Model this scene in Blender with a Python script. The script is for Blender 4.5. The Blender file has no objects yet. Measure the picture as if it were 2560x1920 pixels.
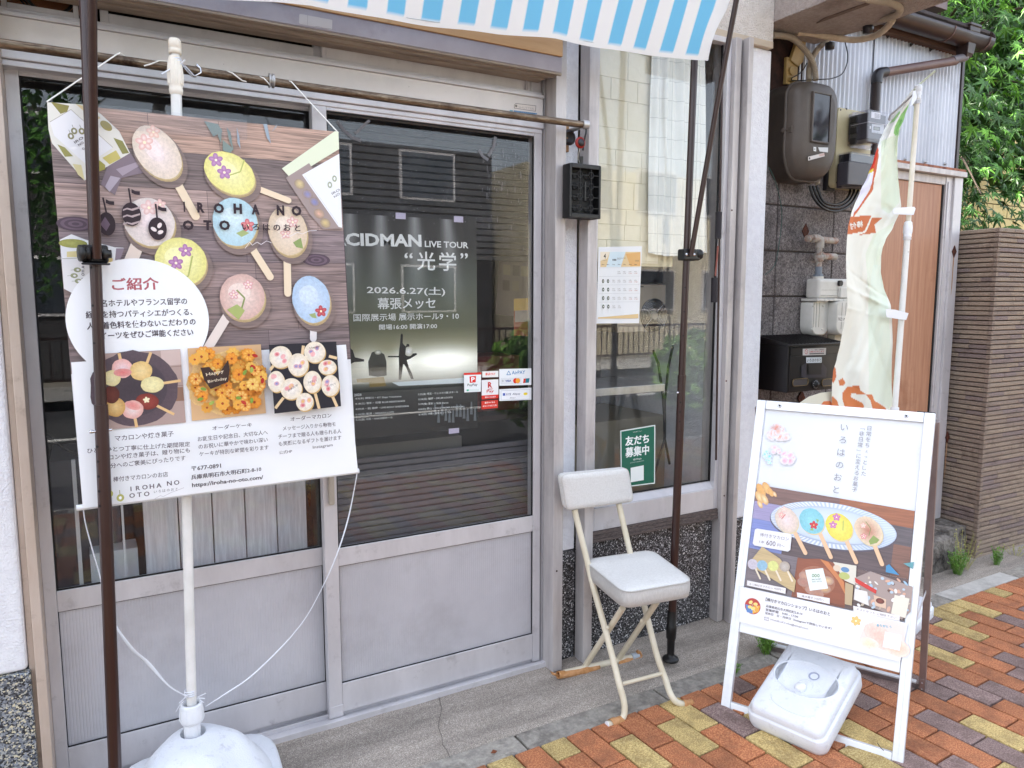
import bpy, bmesh, math, random
from mathutils import Vector, Matrix
from mathutils.geometry import tessellate_polygon
random.seed(7)
sc = bpy.context.scene
COL = sc.collection
R = math.radians
# ------------------------------------------------------------------ camera, sky, sun, exposure
FPX, YAW, PITCH, EYE = 1859.0, 29.75, 6.6, 1.47
cam = bpy.data.cameras.new('camera'); camo = bpy.data.objects.new('camera', cam); COL.objects.link(camo)
cam.sensor_width = 36.0; cam.lens = FPX / 2560 * 36.0; cam.clip_end = 500; cam.clip_start = 0.02
camo.location = (0, 0, EYE); camo.rotation_euler = (R(90 - PITCH), 0, R(-YAW)); sc.camera = camo
w = bpy.data.worlds.new('World'); sc.world = w; w.use_nodes = True
nt = w.node_tree; bg = nt.nodes['Background']; sky = nt.nodes.new('ShaderNodeTexSky'); sky.sky_type = 'NISHITA'
sky.sun_disc = False; SUN_EL, SUN_AZ = R(50), R(-32)
sky.sun_elevation = SUN_EL; sky.sun_rotation = SUN_AZ; sky.air_density = 1.0; sky.dust_density = 5.0; sky.ozone_density = 1.0
hsv = nt.nodes.new('ShaderNodeHueSaturation'); hsv.inputs['Saturation'].default_value = .5   # sky desaturated to take the blue cast off
nt.links.new(sky.outputs[0], hsv.inputs['Color']); nt.links.new(hsv.outputs[0], bg.inputs[0]); bg.inputs[1].default_value = 0.13
sun = bpy.data.lights.new('sun', 'SUN'); suno = bpy.data.objects.new('sun', sun); COL.objects.link(suno)
sun.energy = 2.2; sun.angle = R(.6); sun.color = (1.0, 0.95, 0.88)
sdir = Vector((math.sin(SUN_AZ) * math.cos(SUN_EL), math.cos(SUN_AZ) * math.cos(SUN_EL), math.sin(SUN_EL)))
suno.rotation_euler = sdir.to_track_quat('Z', 'Y').to_euler(); suno.location = (0, -6, 9)
vs = sc.view_settings; vs.view_transform = 'Standard'; vs.look = 'None'; vs.exposure = 2.72; vs.gamma = 1.0
try: vs.use_curve_mapping = False
except Exception: pass
sc.cycles.max_bounces = 8; sc.cycles.transparent_max_bounces = 16
# ------------------------------------------------------------------ where a point of the photo lies in the place
_a, _p = R(YAW), R(PITCH)
_F = Vector((math.sin(_a) * math.cos(_p), math.cos(_a) * math.cos(_p), -math.sin(_p)))
_R = Vector((math.cos(_a), -math.sin(_a), 0)); _U = _R.cross(_F)
def ray(px, py): return _R * ((px - 1280) / FPX) + _U * ((960 - py) / FPX) + _F
def at(px, py, Y):
    d = ray(px, py); t = Y / d.y; return Vector((d.x * t, Y, EYE + d.z * t))
def atz(px, py, z):
    d = ray(px, py); t = (z - EYE) / d.z; return Vector((d.x * t, d.y * t, z))
def atx(px, py, X):
    d = ray(px, py); t = X / d.x; return Vector((X, d.y * t, EYE + d.z * t))
class Plane:
    def __init__(s, o, eu, ev):
        s.o = Vector(o); s.eu = Vector(eu).normalized(); s.ev = Vector(ev).normalized(); s.n = s.eu.cross(s.ev).normalized()
        if s.n.y > 0: s.n = -s.n
    def px(s, x, y):
        d = ray(x, y); e = Vector((0, 0, EYE)); t = (s.o - e).dot(s.n) / d.dot(s.n); q = e + d * t - s.o
        return (q.dot(s.eu), q.dot(s.ev))
    def pt(s, u, v, off=0): return s.o + s.eu * u + s.ev * v + s.n * off
def wall_plane(Y): return Plane((0, Y, 0), (1, 0, 0), (0, 0, 1))
# ------------------------------------------------------------------ materials
def lin(c):
    if isinstance(c, str):
        c = c.lstrip('#'); c = [int(c[i:i + 2], 16) / 255 for i in (0, 2, 4)]
        return tuple(x / 12.92 if x <= .04045 else ((x + .055) / 1.055) ** 2.4 for x in c)
    return tuple(c)
def newmat(name):
    m = bpy.data.materials.new(name); m.use_nodes = True; return m, m.node_tree, m.node_tree.nodes['Principled BSDF']
def N(nt, t, **k):
    n = nt.nodes.new(t)
    for a, b in k.items(): setattr(n, a, b)
    return n
def mat(name, c1, c2=None, scale=20, rough=.6, metal=0, bump=0, bscale=None, contrast=(.35, .65), spec=.5, stretch=(1, 1, 1), detail=6, dirt=None, dscale=3, dcon=(.55, .75), rand=0, sheen=0):
    m, nt, b = newmat(name); c1 = lin(c1)
    b.inputs['Roughness'].default_value = rough; b.inputs['Metallic'].default_value = metal
    b.inputs['Specular IOR Level'].default_value = spec
    tc = N(nt, 'ShaderNodeTexCoord'); mp = N(nt, 'ShaderNodeMapping'); mp.inputs['Scale'].default_value = stretch
    geo = N(nt, 'ShaderNodeNewGeometry')
    nt.links.new(geo.outputs['Position'], mp.inputs[0])
    colsock = None
    if c2 is not None:
        nz = N(nt, 'ShaderNodeTexNoise'); nz.inputs['Scale'].default_value = scale; nz.inputs['Detail'].default_value = detail; nz.inputs['Roughness'].default_value = .65
        nt.links.new(mp.outputs[0], nz.inputs['Vector'])
        rp = N(nt, 'ShaderNodeValToRGB'); rp.color_ramp.elements[0].position = contrast[0]; rp.color_ramp.elements[1].position = contrast[1]
        rp.color_ramp.elements[0].color = (*c1, 1); rp.color_ramp.elements[1].color = (*lin(c2), 1)
        nt.links.new(nz.outputs['Fac'], rp.inputs[0]); colsock = rp.outputs[0]
    else:
        rgb = N(nt, 'ShaderNodeRGB'); rgb.outputs[0].default_value = (*c1, 1); colsock = rgb.outputs[0]
    if dirt is not None:
        nz = N(nt, 'ShaderNodeTexNoise'); nz.inputs['Scale'].default_value = dscale; nz.inputs['Detail'].default_value = 8; nz.inputs['Roughness'].default_value = .7
        nt.links.new(geo.outputs['Position'], nz.inputs['Vector'])
        mr = N(nt, 'ShaderNodeMapRange'); mr.inputs[1].default_value = dcon[0]; mr.inputs[2].default_value = dcon[1]
        nt.links.new(nz.outputs['Fac'], mr.inputs[0])
        mx = N(nt, 'ShaderNodeMix', data_type='RGBA'); mx.inputs[7].default_value = (*lin(dirt), 1)
        nt.links.new(mr.outputs[0], mx.inputs[0]); nt.links.new(colsock, mx.inputs[6]); colsock = mx.outputs[2]
    if rand:
        oi = N(nt, 'ShaderNodeObjectInfo'); mr = N(nt, 'ShaderNodeMapRange'); mr.inputs[3].default_value = 1 - rand; mr.inputs[4].default_value = 1 + rand
        nt.links.new(oi.outputs['Random'], mr.inputs[0])
        hs = N(nt, 'ShaderNodeHueSaturation'); nt.links.new(mr.outputs[0], hs.inputs['Value']); nt.links.new(colsock, hs.inputs['Color']); colsock = hs.outputs[0]
    nt.links.new(colsock, b.inputs['Base Color'])
    if bump:
        nz = N(nt, 'ShaderNodeTexNoise'); nz.inputs['Scale'].default_value = bscale or scale; nz.inputs['Detail'].default_value = 5
        nt.links.new(mp.outputs[0], nz.inputs['Vector'])
        bp = N(nt, 'ShaderNodeBump'); bp.inputs['Strength'].default_value = min(1, bump); bp.inputs['Distance'].default_value = .004 * max(1, bump)
        nt.links.new(nz.outputs['Fac'], bp.inputs['Height']); nt.links.new(bp.outputs[0], b.inputs['Normal'])
    return m
def speckle(name, base, spots, scale, rough=.35, amt=.5, bump=0, third=None, stain=None):
    """terrazzo / washed gravel: every voronoi cell its own tone"""
    m, nt, b = newmat(name); b.inputs['Roughness'].default_value = rough
    geo = N(nt, 'ShaderNodeNewGeometry'); vo = N(nt, 'ShaderNodeTexVoronoi'); vo.inputs['Scale'].default_value = scale
    nt.links.new(geo.outputs['Position'], vo.inputs['Vector'])
    sx = N(nt, 'ShaderNodeSeparateColor'); nt.links.new(vo.outputs['Color'], sx.inputs[0])
    rp = N(nt, 'ShaderNodeValToRGB'); rp.color_ramp.interpolation = 'LINEAR'
    e = rp.color_ramp.elements; e[0].position = amt - .12; e[0].color = (*lin(base), 1); e[1].position = amt + .35; e[1].color = (*lin(spots), 1)
    if third: x = e.new(.97); x.color = (*lin(third), 1)
    nt.links.new(sx.outputs[0], rp.inputs[0]); last = rp.outputs[0]
    if stain:
        nz = N(nt, 'ShaderNodeTexNoise'); nz.inputs['Scale'].default_value = 1.0; nz.inputs['Detail'].default_value = 9; nz.inputs['Roughness'].default_value = .65
        mp = N(nt, 'ShaderNodeMapping'); mp.inputs['Scale'].default_value = (1.6, 9, 9); nt.links.new(geo.outputs['Position'], mp.inputs[0]); nt.links.new(mp.outputs[0], nz.inputs['Vector'])
        mr = N(nt, 'ShaderNodeMapRange'); mr.inputs[1].default_value = .35; mr.inputs[2].default_value = .65; mr.inputs[3].default_value = .62; mr.inputs[4].default_value = 1.12; nt.links.new(nz.outputs['Fac'], mr.inputs[0])
        vm = N(nt, 'ShaderNodeVectorMath', operation='SCALE'); nt.links.new(last, vm.inputs[0]); nt.links.new(mr.outputs[0], vm.inputs['Scale']); last = vm.outputs[0]
    nt.links.new(last, b.inputs['Base Color'])
    if bump:
        bp = N(nt, 'ShaderNodeBump'); bp.inputs['Strength'].default_value = bump; bp.inputs['Distance'].default_value = .003
        nt.links.new(vo.outputs['Distance'], bp.inputs['Height']); nt.links.new(bp.outputs[0], b.inputs['Normal'])
    return m
def glass_mat(name, tint=(.9, .93, .92), boost=2.0, rough=0.0, haze=0.0, hazecol=(.5, .5, .5)):
    m, nt, b = newmat(name); nt.nodes.remove(b); out = nt.nodes['Material Output']
    tr = N(nt, 'ShaderNodeBsdfTransparent'); tr.inputs[0].default_value = (*tint, 1)
    gl = N(nt, 'ShaderNodeBsdfGlossy'); gl.inputs['Roughness'].default_value = rough; gl.inputs[0].default_value = (1, 1, 1, 1)
    fr = N(nt, 'ShaderNodeFresnel'); gb = N(nt, 'ShaderNodeNewGeometry'); io = N(nt, 'ShaderNodeMath', operation='MULTIPLY_ADD'); io.inputs[1].default_value = 1 / 1.5 - 1.5; io.inputs[2].default_value = 1.5
    nt.links.new(gb.outputs['Backfacing'], io.inputs[0]); nt.links.new(io.outputs[0], fr.inputs['IOR'])   # a pane's two faces reflect alike
    mu = N(nt, 'ShaderNodeMath', operation='MULTIPLY', use_clamp=True); mu.inputs[1].default_value = boost
    mx = N(nt, 'ShaderNodeMixShader'); nt.links.new(fr.outputs[0], mu.inputs[0]); nt.links.new(mu.outputs[0], mx.inputs[0])
    nt.links.new(tr.outputs[0], mx.inputs[1]); nt.links.new(gl.outputs[0], mx.inputs[2]); last = mx
    if haze:
        geo = N(nt, 'ShaderNodeNewGeometry'); nz = N(nt, 'ShaderNodeTexNoise'); nz.inputs['Scale'].default_value = 9; nz.inputs['Detail'].default_value = 9; nz.inputs['Roughness'].default_value = .75
        nt.links.new(geo.outputs['Position'], nz.inputs['Vector'])
        mr = N(nt, 'ShaderNodeMapRange'); mr.inputs[1].default_value = .42; mr.inputs[2].default_value = .8; mr.inputs[3].default_value = haze * .25; mr.inputs[4].default_value = haze * 1.6
        nt.links.new(nz.outputs['Fac'], mr.inputs[0])
        df = N(nt, 'ShaderNodeBsdfDiffuse'); df.inputs[0].default_value = (*hazecol, 1)
        m2 = N(nt, 'ShaderNodeMixShader'); nt.links.new(mr.outputs[0], m2.inputs[0]); nt.links.new(mx.outputs[0], m2.inputs[1]); nt.links.new(df.outputs[0], m2.inputs[2]); last = m2
    nt.links.new(last.outputs[0], out.inputs[0]); return m
def print_mat(name='print', rough=.45, transl=0.0, sheet=False):
    m, nt, b = newmat(name); b.inputs['Roughness'].default_value = rough
    at_ = N(nt, 'ShaderNodeAttribute'); at_.attribute_name = 'Col'
    geo = N(nt, 'ShaderNodeNewGeometry'); mp = N(nt, 'ShaderNodeMapping'); mp.inputs['Scale'].default_value = (7, 7, 190)
    nt.links.new(geo.outputs['Position'], mp.inputs[0])
    nz = N(nt, 'ShaderNodeTexNoise'); nz.inputs['Scale'].default_value = 1.0; nz.inputs['Detail'].default_value = 6; nz.inputs['Distortion'].default_value = 1.2
    nt.links.new(mp.outputs[0], nz.inputs['Vector'])
    a = N(nt, 'ShaderNodeMath', operation='SUBTRACT'); a.inputs[1].default_value = .5; nt.links.new(nz.outputs['Fac'], a.inputs[0])
    wd_ = N(nt, 'ShaderNodeMath', operation='MAXIMUM'); wd_.inputs[1].default_value = 0; nt.links.new(at_.outputs['Alpha'], wd_.inputs[0])      # alpha > 0: wood grain, < 0: mottling
    mo_ = N(nt, 'ShaderNodeMath', operation='MINIMUM'); mo_.inputs[1].default_value = 0; nt.links.new(at_.outputs['Alpha'], mo_.inputs[0])
    n2 = N(nt, 'ShaderNodeTexNoise'); n2.inputs['Scale'].default_value = 130; n2.inputs['Detail'].default_value = 8; n2.inputs['Roughness'].default_value = .75; nt.links.new(geo.outputs['Position'], n2.inputs['Vector'])
    a2 = N(nt, 'ShaderNodeMath', operation='SUBTRACT'); a2.inputs[1].default_value = .5; nt.links.new(n2.outputs['Fac'], a2.inputs[0])
    g2 = N(nt, 'ShaderNodeMath', operation='MULTIPLY_ADD'); g2.inputs[2].default_value = 1.0; nt.links.new(a2.outputs[0], g2.inputs[0]); nt.links.new(mo_.outputs[0], g2.inputs[1])
    g = N(nt, 'ShaderNodeMath', operation='MULTIPLY_ADD'); nt.links.new(g2.outputs[0], g.inputs[2])
    nt.links.new(a.outputs[0], g.inputs[0]); nt.links.new(wd_.outputs[0], g.inputs[1])
    hs = N(nt, 'ShaderNodeVectorMath', operation='SCALE'); nt.links.new(at_.outputs['Color'], hs.inputs[0]); nt.links.new(g.outputs[0], hs.inputs['Scale'])
    nt.links.new(hs.outputs[0], b.inputs['Base Color'])
    return m
# ------------------------------------------------------------------ mesh building
WLOC = {}
def wl(o): return WLOC.get(o.name, Vector((0, 0, 0))) if o else Vector((0, 0, 0))
def tag(o, label=None, cat=None, group=None, kind=None):
    if label: o['label'] = label
    if cat: o['category'] = cat
    if group: o['group'] = group
    if kind: o['kind'] = kind
    return o
def thing(name, label, cat, loc=(0, 0, 0), group=None):
    o = bpy.data.objects.new(name, None); COL.objects.link(o); o.location = loc; o.empty_display_size = .1
    WLOC[o.name] = Vector(loc); return tag(o, label, cat, group)
class MB:
    def __init__(s): s.v = []; s.f = []; s.m = []; s.s = []
    def add(s, vs, fs, m=0, smooth=False):
        b = len(s.v); s.v += [tuple(v) for v in vs]
        for f in fs: s.f.append([b + i for i in f]); s.m.append(m); s.s.append(smooth)
        return s
    def box(s, x0, x1, y0, y1, z0, z1, m=0):
        if x0 > x1: x0, x1 = x1, x0
        if y0 > y1: y0, y1 = y1, y0
        if z0 > z1: z0, z1 = z1, z0
        return s.add([(x0, y0, z0), (x1, y0, z0), (x1, y1, z0), (x0, y1, z0), (x0, y0, z1), (x1, y0, z1), (x1, y1, z1), (x0, y1, z1)],
              [(0, 3, 2, 1), (4, 5, 6, 7), (0, 1, 5, 4), (1, 2, 6, 5), (2, 3, 7, 6), (3, 0, 4, 7)], m)
    def obox(s, c, a, b, d, m=0):
        c, a, b, d = Vector(c), Vector(a), Vector(b), Vector(d)
        vs = [c + a * i + b * j + d * k for k in (-1, 1) for j in (-1, 1) for i in (-1, 1)]
        return s.add(vs, [(0, 2, 3, 1), (4, 5, 7, 6), (0, 1, 5, 4), (1, 3, 7, 5), (3, 2, 6, 7), (2, 0, 4, 6)], m)
    def bar(s, p, q, wv, hv, m=0):
        p, q = Vector(p), Vector(q); return s.obox((p + q) / 2, (q - p) / 2, Vector(wv) / 2, Vector(hv) / 2, m)
    def tube(s, pts, r, n=10, m=0, smooth=True, caps=True, up=None):
        pts = [Vector(p) for p in pts]; rs = r if isinstance(r, (list, tuple)) else [r] * len(pts); rings = []
        prev = None
        for i, p in enumerate(pts):
            t = (pts[min(i + 1, len(pts) - 1)] - pts[max(i - 1, 0)]).normalized()
            if prev is None:
                u = t.orthogonal().normalized() if up is None else (Vector(up) - t * Vector(up).dot(t)).normalized()
            else: u = (prev - t * prev.dot(t)).normalized()
            prev = u; w_ = t.cross(u)
            rings.append([p + (u * math.cos(2 * math.pi * k / n) + w_ * math.sin(2 * math.pi * k / n)) * rs[i] for k in range(n)])
        vs = [v for g in rings for v in g]; fs = []
        for i in range(len(rings) - 1):
            for k in range(n): fs.append((i * n + k, i * n + (k + 1) % n, (i + 1) * n + (k + 1) % n, (i + 1) * n + k))
        s.add(vs, fs, m, smooth)
        if caps:
            s.add(rings[0], [tuple(range(n - 1, -1, -1))], m); s.add(rings[-1], [tuple(range(n))], m)
        return s
    def cyl(s, p, q, r, r2=None, n=16, m=0): return s.tube([p, q], [r, r if r2 is None else r2], n, m)
    def lathe(s, o, prof, n=24, m=0, axis=(0, 0, 1), smooth=True, sx=1, sy=1):
        o = Vector(o); ax = Vector(axis).normalized(); u = ax.orthogonal().normalized(); w_ = ax.cross(u)
        if abs(ax.z) > .99: u, w_ = Vector((1, 0, 0)), Vector((0, 1, 0))
        vs = []; fs = []
        for (r, z) in prof:
            for k in range(n):
                a = 2 * math.pi * k / n; vs.append(o + ax * z + u * (math.cos(a) * r * sx) + w_ * (math.sin(a) * r * sy))
        for i in range(len(prof) - 1):
            for k in range(n): fs.append((i * n + k, i * n + (k + 1) % n, (i + 1) * n + (k + 1) % n, (i + 1) * n + k))
        return s.add(vs, fs, m, smooth)
    def grid(s, fn, nu, nv, m=0, smooth=True):
        vs = [fn(i / nu, j / nv) for j in range(nv + 1) for i in range(nu + 1)]
        fs = [(j * (nu + 1) + i, j * (nu + 1) + i + 1, (j + 1) * (nu + 1) + i + 1, (j + 1) * (nu + 1) + i) for j in range(nv) for i in range(nu)]
        return s.add(vs, fs, m, smooth)
    def prism(s, poly, a, b, m=0, smooth=False):
        """poly = 3D points; extruded from +a to +b (vectors)"""
        n = len(poly); a, b = Vector(a), Vector(b); P = [Vector(p) + a for p in poly]; Q = [Vector(p) + b for p in poly]
        tri = tessellate_polygon([P]); s.add(P, [t for t in tri], m); s.add(Q, [tuple(reversed(t)) for t in tri], m)
        s.add(P + Q, [(i, (i + 1) % n, n + (i + 1) % n, n + i) for i in range(n)], m, smooth); return s
    def build(s, name, mats, parent=None, bevel=0, label=None, cat=None, group=None, kind=None, solid=0, seg=2, recalc=True, subsurf=0):
        if not isinstance(mats, (list, tuple)): mats = [mats]
        lo = [min(v[i] for v in s.v) for i in range(3)]; hi = [max(v[i] for v in s.v) for i in range(3)]
        c = Vector([(lo[0] + hi[0]) / 2, (lo[1] + hi[1]) / 2, lo[2] if parent is None else (lo[2] + hi[2]) / 2])
        me = bpy.data.meshes.new(name); me.from_pydata([tuple(Vector(v) - c) for v in s.v], [], s.f)
        for mt in mats: me.materials.append(mt)
        me.polygons.foreach_set('material_index', s.m); me.polygons.foreach_set('use_smooth', s.s)
        if recalc or bevel:
            bm = bmesh.new(); bm.from_mesh(me)
            bmesh.ops.remove_doubles(bm, verts=bm.verts, dist=1e-5) if (bevel or subsurf) else None
            bmesh.ops.recalc_face_normals(bm, faces=bm.faces); bm.to_mesh(me); bm.free()
        me.update(); o = bpy.data.objects.new(name, me); COL.objects.link(o)
        if parent: o.parent = parent
        o.location = c - wl(parent); WLOC[o.name] = c
        if bevel:
            md = o.modifiers.new('bevel', 'BEVEL'); md.width = bevel; md.segments = seg; md.limit_method = 'ANGLE'; md.angle_limit = R(40)
        if solid:
            md = o.modifiers.new('thick', 'SOLIDIFY'); md.thickness = solid; md.offset = 0
        if subsurf:
            md = o.modifiers.new('sub', 'SUBSURF'); md.levels = subsurf; md.render_levels = subsurf
        return tag(o, label, cat, group, kind)
def bx(name, x0, x1, y0, y1, z0, z1, m, parent=None, bevel=.002, **k):
    return MB().box(x0, x1, y0, y1, z0, z1).build(name, m, parent, bevel=bevel, **k)
# ------------------------------------------------------------------ print: lettering and shapes laid on a surface
_tc = bpy.data.curves.new('tmp_text', 'FONT'); _to = bpy.data.objects.new('tmp_text', _tc); COL.objects.link(_to); _cache = {}
def glyphs(s_, bold=0):
    k = (s_, bold)
    if k not in _cache:
        _tc.body = s_; _tc.resolution_u = 2; _tc.offset = bold; _tc.fill_mode = 'BOTH'; _tc.dimensions = '2D'
        bpy.context.view_layer.update(); dg = bpy.context.evaluated_depsgraph_get()
        me = bpy.data.meshes.new_from_object(_to.evaluated_get(dg))
        vs = [(v.co.x, v.co.y) for v in me.vertices]; fs = [tuple(p.vertices) for p in me.polygons]
        bpy.data.meshes.remove(me); _cache[k] = (vs, fs)
    return _cache[k]
class Canvas:
    def __init__(s, plane, base=.0006, step=.00004, fn=None):
        s.pl = plane; s.off = base; s.step = step; s.v = []; s.f = []; s.c = []; s.fn = fn
    def put(s, uv, fs, col, grain=0, cols=None):
        b = len(s.v); s.off += s.step
        for i, (u, v) in enumerate(uv):
            s.v.append(tuple(s.fn(u, v, s.off) if s.fn else s.pl.pt(u, v, s.off)))
            s.c.append((*(cols[i] if cols else col), grain))
        s.f += [[b + i for i in f] for f in fs]
    def poly(s, uv, col, grain=0):
        tri = tessellate_polygon([[Vector((a, b, 0)) for a, b in uv]]); s.put(uv, tri, lin(col), grain)
    def ppoly(s, pts, col, grain=0): s.poly([s.pl.px(*p) for p in pts], col, grain)
    def rect(s, u0, v0, u1, v1, col, grain=0): s.put([(u0, v0), (u1, v0), (u1, v1), (u0, v1)], [(0, 1, 2, 3)], lin(col), grain)
    def ell(s, u, v, a, b, col, rot=0, col2=None, n=28, grain=0, wob=0, seed=1):
        c, si = math.cos(R(rot)), math.sin(R(rot)); rn = random.Random(seed); uv = [(u, v)]; cols = [lin(col)]
        for k in range(n):
            t = 2 * math.pi * k / n; q = 1 + (rn.random() - .5) * wob; x, y = a * math.cos(t) * q, b * math.sin(t) * q
            uv.append((u + x * c - y * si, v + x * si + y * c)); cols.append(lin(col2 or col))
        s.put(uv, [(0, 1 + k, 1 + (k + 1) % n) for k in range(n)], None, grain, cols)
    def pell(s, px, py, ra, rb, col, rot=0, **k):
        if k.get('col2') and 'grain' not in k: k['grain'] = -.9
        u, v = s.pl.px(px, py); sc_ = s.scale(px, py); s.ell(u, v, ra * sc_, rb * sc_, col, rot, **k)
    def scale(s, px, py):
        a = s.pl.px(px, py); b = s.pl.px(px, py + 10); return math.hypot(a[0] - b[0], a[1] - b[1]) / 10
    def line(s, pts, w_, col, grain=0):
        for i in range(len(pts) - 1):
            (a, b), (c, d) = pts[i], pts[i + 1]; l = math.hypot(c - a, d - b) or 1; nx, ny = -(d - b) / l * w_ / 2, (c - a) / l * w_ / 2
            s.put([(a + nx, b + ny), (c + nx, d + ny), (c - nx, d - ny), (a - nx, b - ny)], [(0, 1, 2, 3)], lin(col), grain)
    def pline(s, pts, wpx, col, grain=0): s.line([s.pl.px(*p) for p in pts], wpx * s.scale(*pts[0]), col, grain)
    def text(s, t, u0, v0, width, height, col, rot=0, bold=0, mirror=False, ref=None):
        if bold > .012 and any(ord(ch) > 0x2000 for ch in t):     # heavy Japanese strokes: thin outlines laid side by side
            d = height * bold * .75
            for du, dv in ((-d, 0), (d, 0), (0, d)): s.text(t, u0 + du, v0 + dv, width, height, col, rot, .008, mirror, ref)
            bold = .008
        vs, fs = glyphs(t, bold)
        if not vs: return
        rv = glyphs(ref, bold)[0] if ref else vs
        x0, x1 = min(v[0] for v in vs), max(v[0] for v in vs); y0, y1 = min(v[1] for v in rv), max(v[1] for v in rv)
        kx = width / (x1 - x0) if width else height / (y1 - y0); ky = height / (y1 - y0); c, si = math.cos(rot), math.sin(rot); uv = []
        for x, y in vs:
            X, Y = (x - x0) * kx, (y - y0) * ky
            if mirror: X = (x1 - x0) * kx - X
            uv.append((u0 + X * c - Y * si, v0 + X * si + Y * c))
        s.put(uv, fs, lin(col))
    def ptext(s, t, pl_, pr, hpx, col, bold=0, mirror=False, ref=None):
        a, b = s.pl.px(*pl_), s.pl.px(*pr); s.text(t, a[0], a[1], math.hypot(b[0] - a[0], b[1] - a[1]), hpx * s.scale(*pl_), col, math.atan2(b[1] - a[1], b[0] - a[0]) if abs(pr[0] - pl_[0]) > 32 or len(t) > 1 else 0, bold, mirror, ref)
    def ctext(s, t, px, py, hpx, col, bold=0):
        """one character centred on a pixel"""
        u, v = s.pl.px(px, py); h = hpx * s.scale(px, py); vs, fs = glyphs(t, min(bold, .012))
        k = h / .8; cx, cy = (min(a[0] for a in vs) + max(a[0] for a in vs)) / 2, .36
        for du in ((0,) if bold <= .012 else (-bold * h * .5, 0, bold * h * .5)): s.put([(u + du + (x - cx) * k, v + (y - cy) * k) for x, y in vs], fs, lin(col))
    def flower(s, px, py, r, col, col2, n=5, mid='#fff0d0'):
        u, v = s.pl.px(px, py); r *= s.scale(px, py) * .85
        for k in range(n):
            a = 2 * math.pi * k / n + .4; s.ell(u + math.cos(a) * r * .55, v + math.sin(a) * r * .55, r * .5, r * .36, col, math.degrees(a), col2=col2, n=12)
        s.ell(u, v, r * .2, r * .2, mid, n=8)
    def stick(s, p, q, wpx, col='#ecd8bb'):
        s.pline([p, q], wpx, col); s.pell(q[0], q[1], wpx / 2, wpx / 2, col, n=12)
    def build(s, name, m, parent, **k):
        b = MB(); b.v = s.v; b.f = s.f; b.m = [0] * len(s.f); b.s = [False] * len(s.f)
        o = b.build(name, m, parent, recalc=False, **k); a = o.data.color_attributes.new('Col', 'FLOAT_COLOR', 'POINT')
        a.data.foreach_set('color', [x for c in s.c for x in c]); return o
# ------------------------------------------------------------------ palette
M = {}
M['alu'] = mat('aluminium frame', '#bebbbd', '#d0cdcf', 6, rough=.42, metal=.25, stretch=(1, 1, .3), dirt='#938e8f', dscale=14, dcon=(.58, .85), bump=.15, bscale=60)
M['alu_spot'] = mat('pitted aluminium panel', '#d3cfcd', '#e0dcda', 5, rough=.55, metal=.0, dirt='#57525a', dscale=85, dcon=(.66, .72))
M['alu_beige'] = mat('weathered beige aluminium', '#b9a695', '#cbbcb0', 7, rough=.5, metal=.2, stretch=(1, 1, .25), dirt='#8b7768', dscale=12, dcon=(.55, .8))
M['alu_grime'] = mat('grimy aluminium post', '#aca6a5', '#c4bfbd', 8, rough=.5, metal=.3, stretch=(3, 3, .4), dirt='#857f84', dscale=5, dcon=(.56, .9), bump=.2, bscale=40)
M['alu_dark'] = mat('tarnished frame groove', '#7d7066', '#a39584', 30, rough=.6, stretch=(.2, 1, 6))
M['gap'] = mat('black rubber gasket', '#0c0a0b', rough=.7)
M['kick'] = mat('ribbed kick panel', '#b7b6bb', '#c3c2c7', 3, rough=.42, metal=.2, dirt='#a3a0a3', dscale=4, dcon=(.52, .9))
M['stucco'] = mat('white stucco', '#e2e2e7', '#ecedf1', 40, rough=.85, bump=1.0, bscale=170)
M['stucco_spot'] = mat('speckled roughcast', '#c9c0b6', '#d6cec6', 30, rough=.9, bump=2.5, bscale=150, dirt='#6a5c52', dscale=130, dcon=(.6, .68))
M['granite'] = speckle('black terrazzo plinth', '#101012', '#7d7d80', 260, rough=.3, amt=.55, third='#e9e9ea')
M['granite2'] = speckle('blue grey terrazzo plinth', '#26292f', '#8f96a0', 240, rough=.35, amt=.35, third='#d8cfae')
M['soffit'] = mat('orange varnished board', '#b98f62', '#caa377', 5, rough=.5, stretch=(.4, 4, 4), dirt='#7f5c3c', dscale=6, dcon=(.6, .85))
M['apron'] = speckle('washed concrete', '#857b73', '#9f9589', 520, rough=.9, amt=.3, bump=.2, third='#bdb5aa', stain=True)
M['kerb'] = mat('weathered kerb stone', '#86817a', '#aaa499', 40, rough=.9, bump=1.5, bscale=90, dirt='#5d5750', dscale=14, dcon=(.5, .75), rand=.08)
M['kerb_pale'] = mat('pale concrete slab', '#b1aea8', '#c2bfb8', 30, rough=.9, bump=.6, bscale=90, dirt='#85817a', dscale=9, dcon=(.5, .8))
M['joint'] = mat('sandy joint', '#4a3c33', '#6d5b4c', 90, rough=1, bump=1, bscale=200)
def brickmat(n, a, b, d): return mat(n, a, b, 210, rough=.8, bump=1.2, bscale=260, contrast=(.43, .58), dirt=d, dscale=11, dcon=(.46, .72), rand=.16)
M['brick_o'] = brickmat('orange paver', '#9f5a38', '#cb8a5e', '#825239')
M['brick_y'] = brickmat('yellow paver', '#a88c54', '#d6c084', '#806a45')
M['brick_p'] = brickmat('purple paver', '#755e59', '#a08a83', '#64504a')
M['brown'] = mat('brown powder coated pole', '#2a1411', '#331a16', 4, rough=.32, spec=.6)
M['blk'] = mat('black plastic', '#0a0a0b', '#111112', 20, rough=.45)
M['chrome'] = mat('bright steel', '#c9c9cc', rough=.2, metal=1)
M['white_pl'] = mat('white plastic', '#dfe2e6', '#e8eaee', 6, rough=.45, bump=.3, bscale=300, dirt='#b4b6bc', dscale=8, dcon=(.6, .9))
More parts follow.
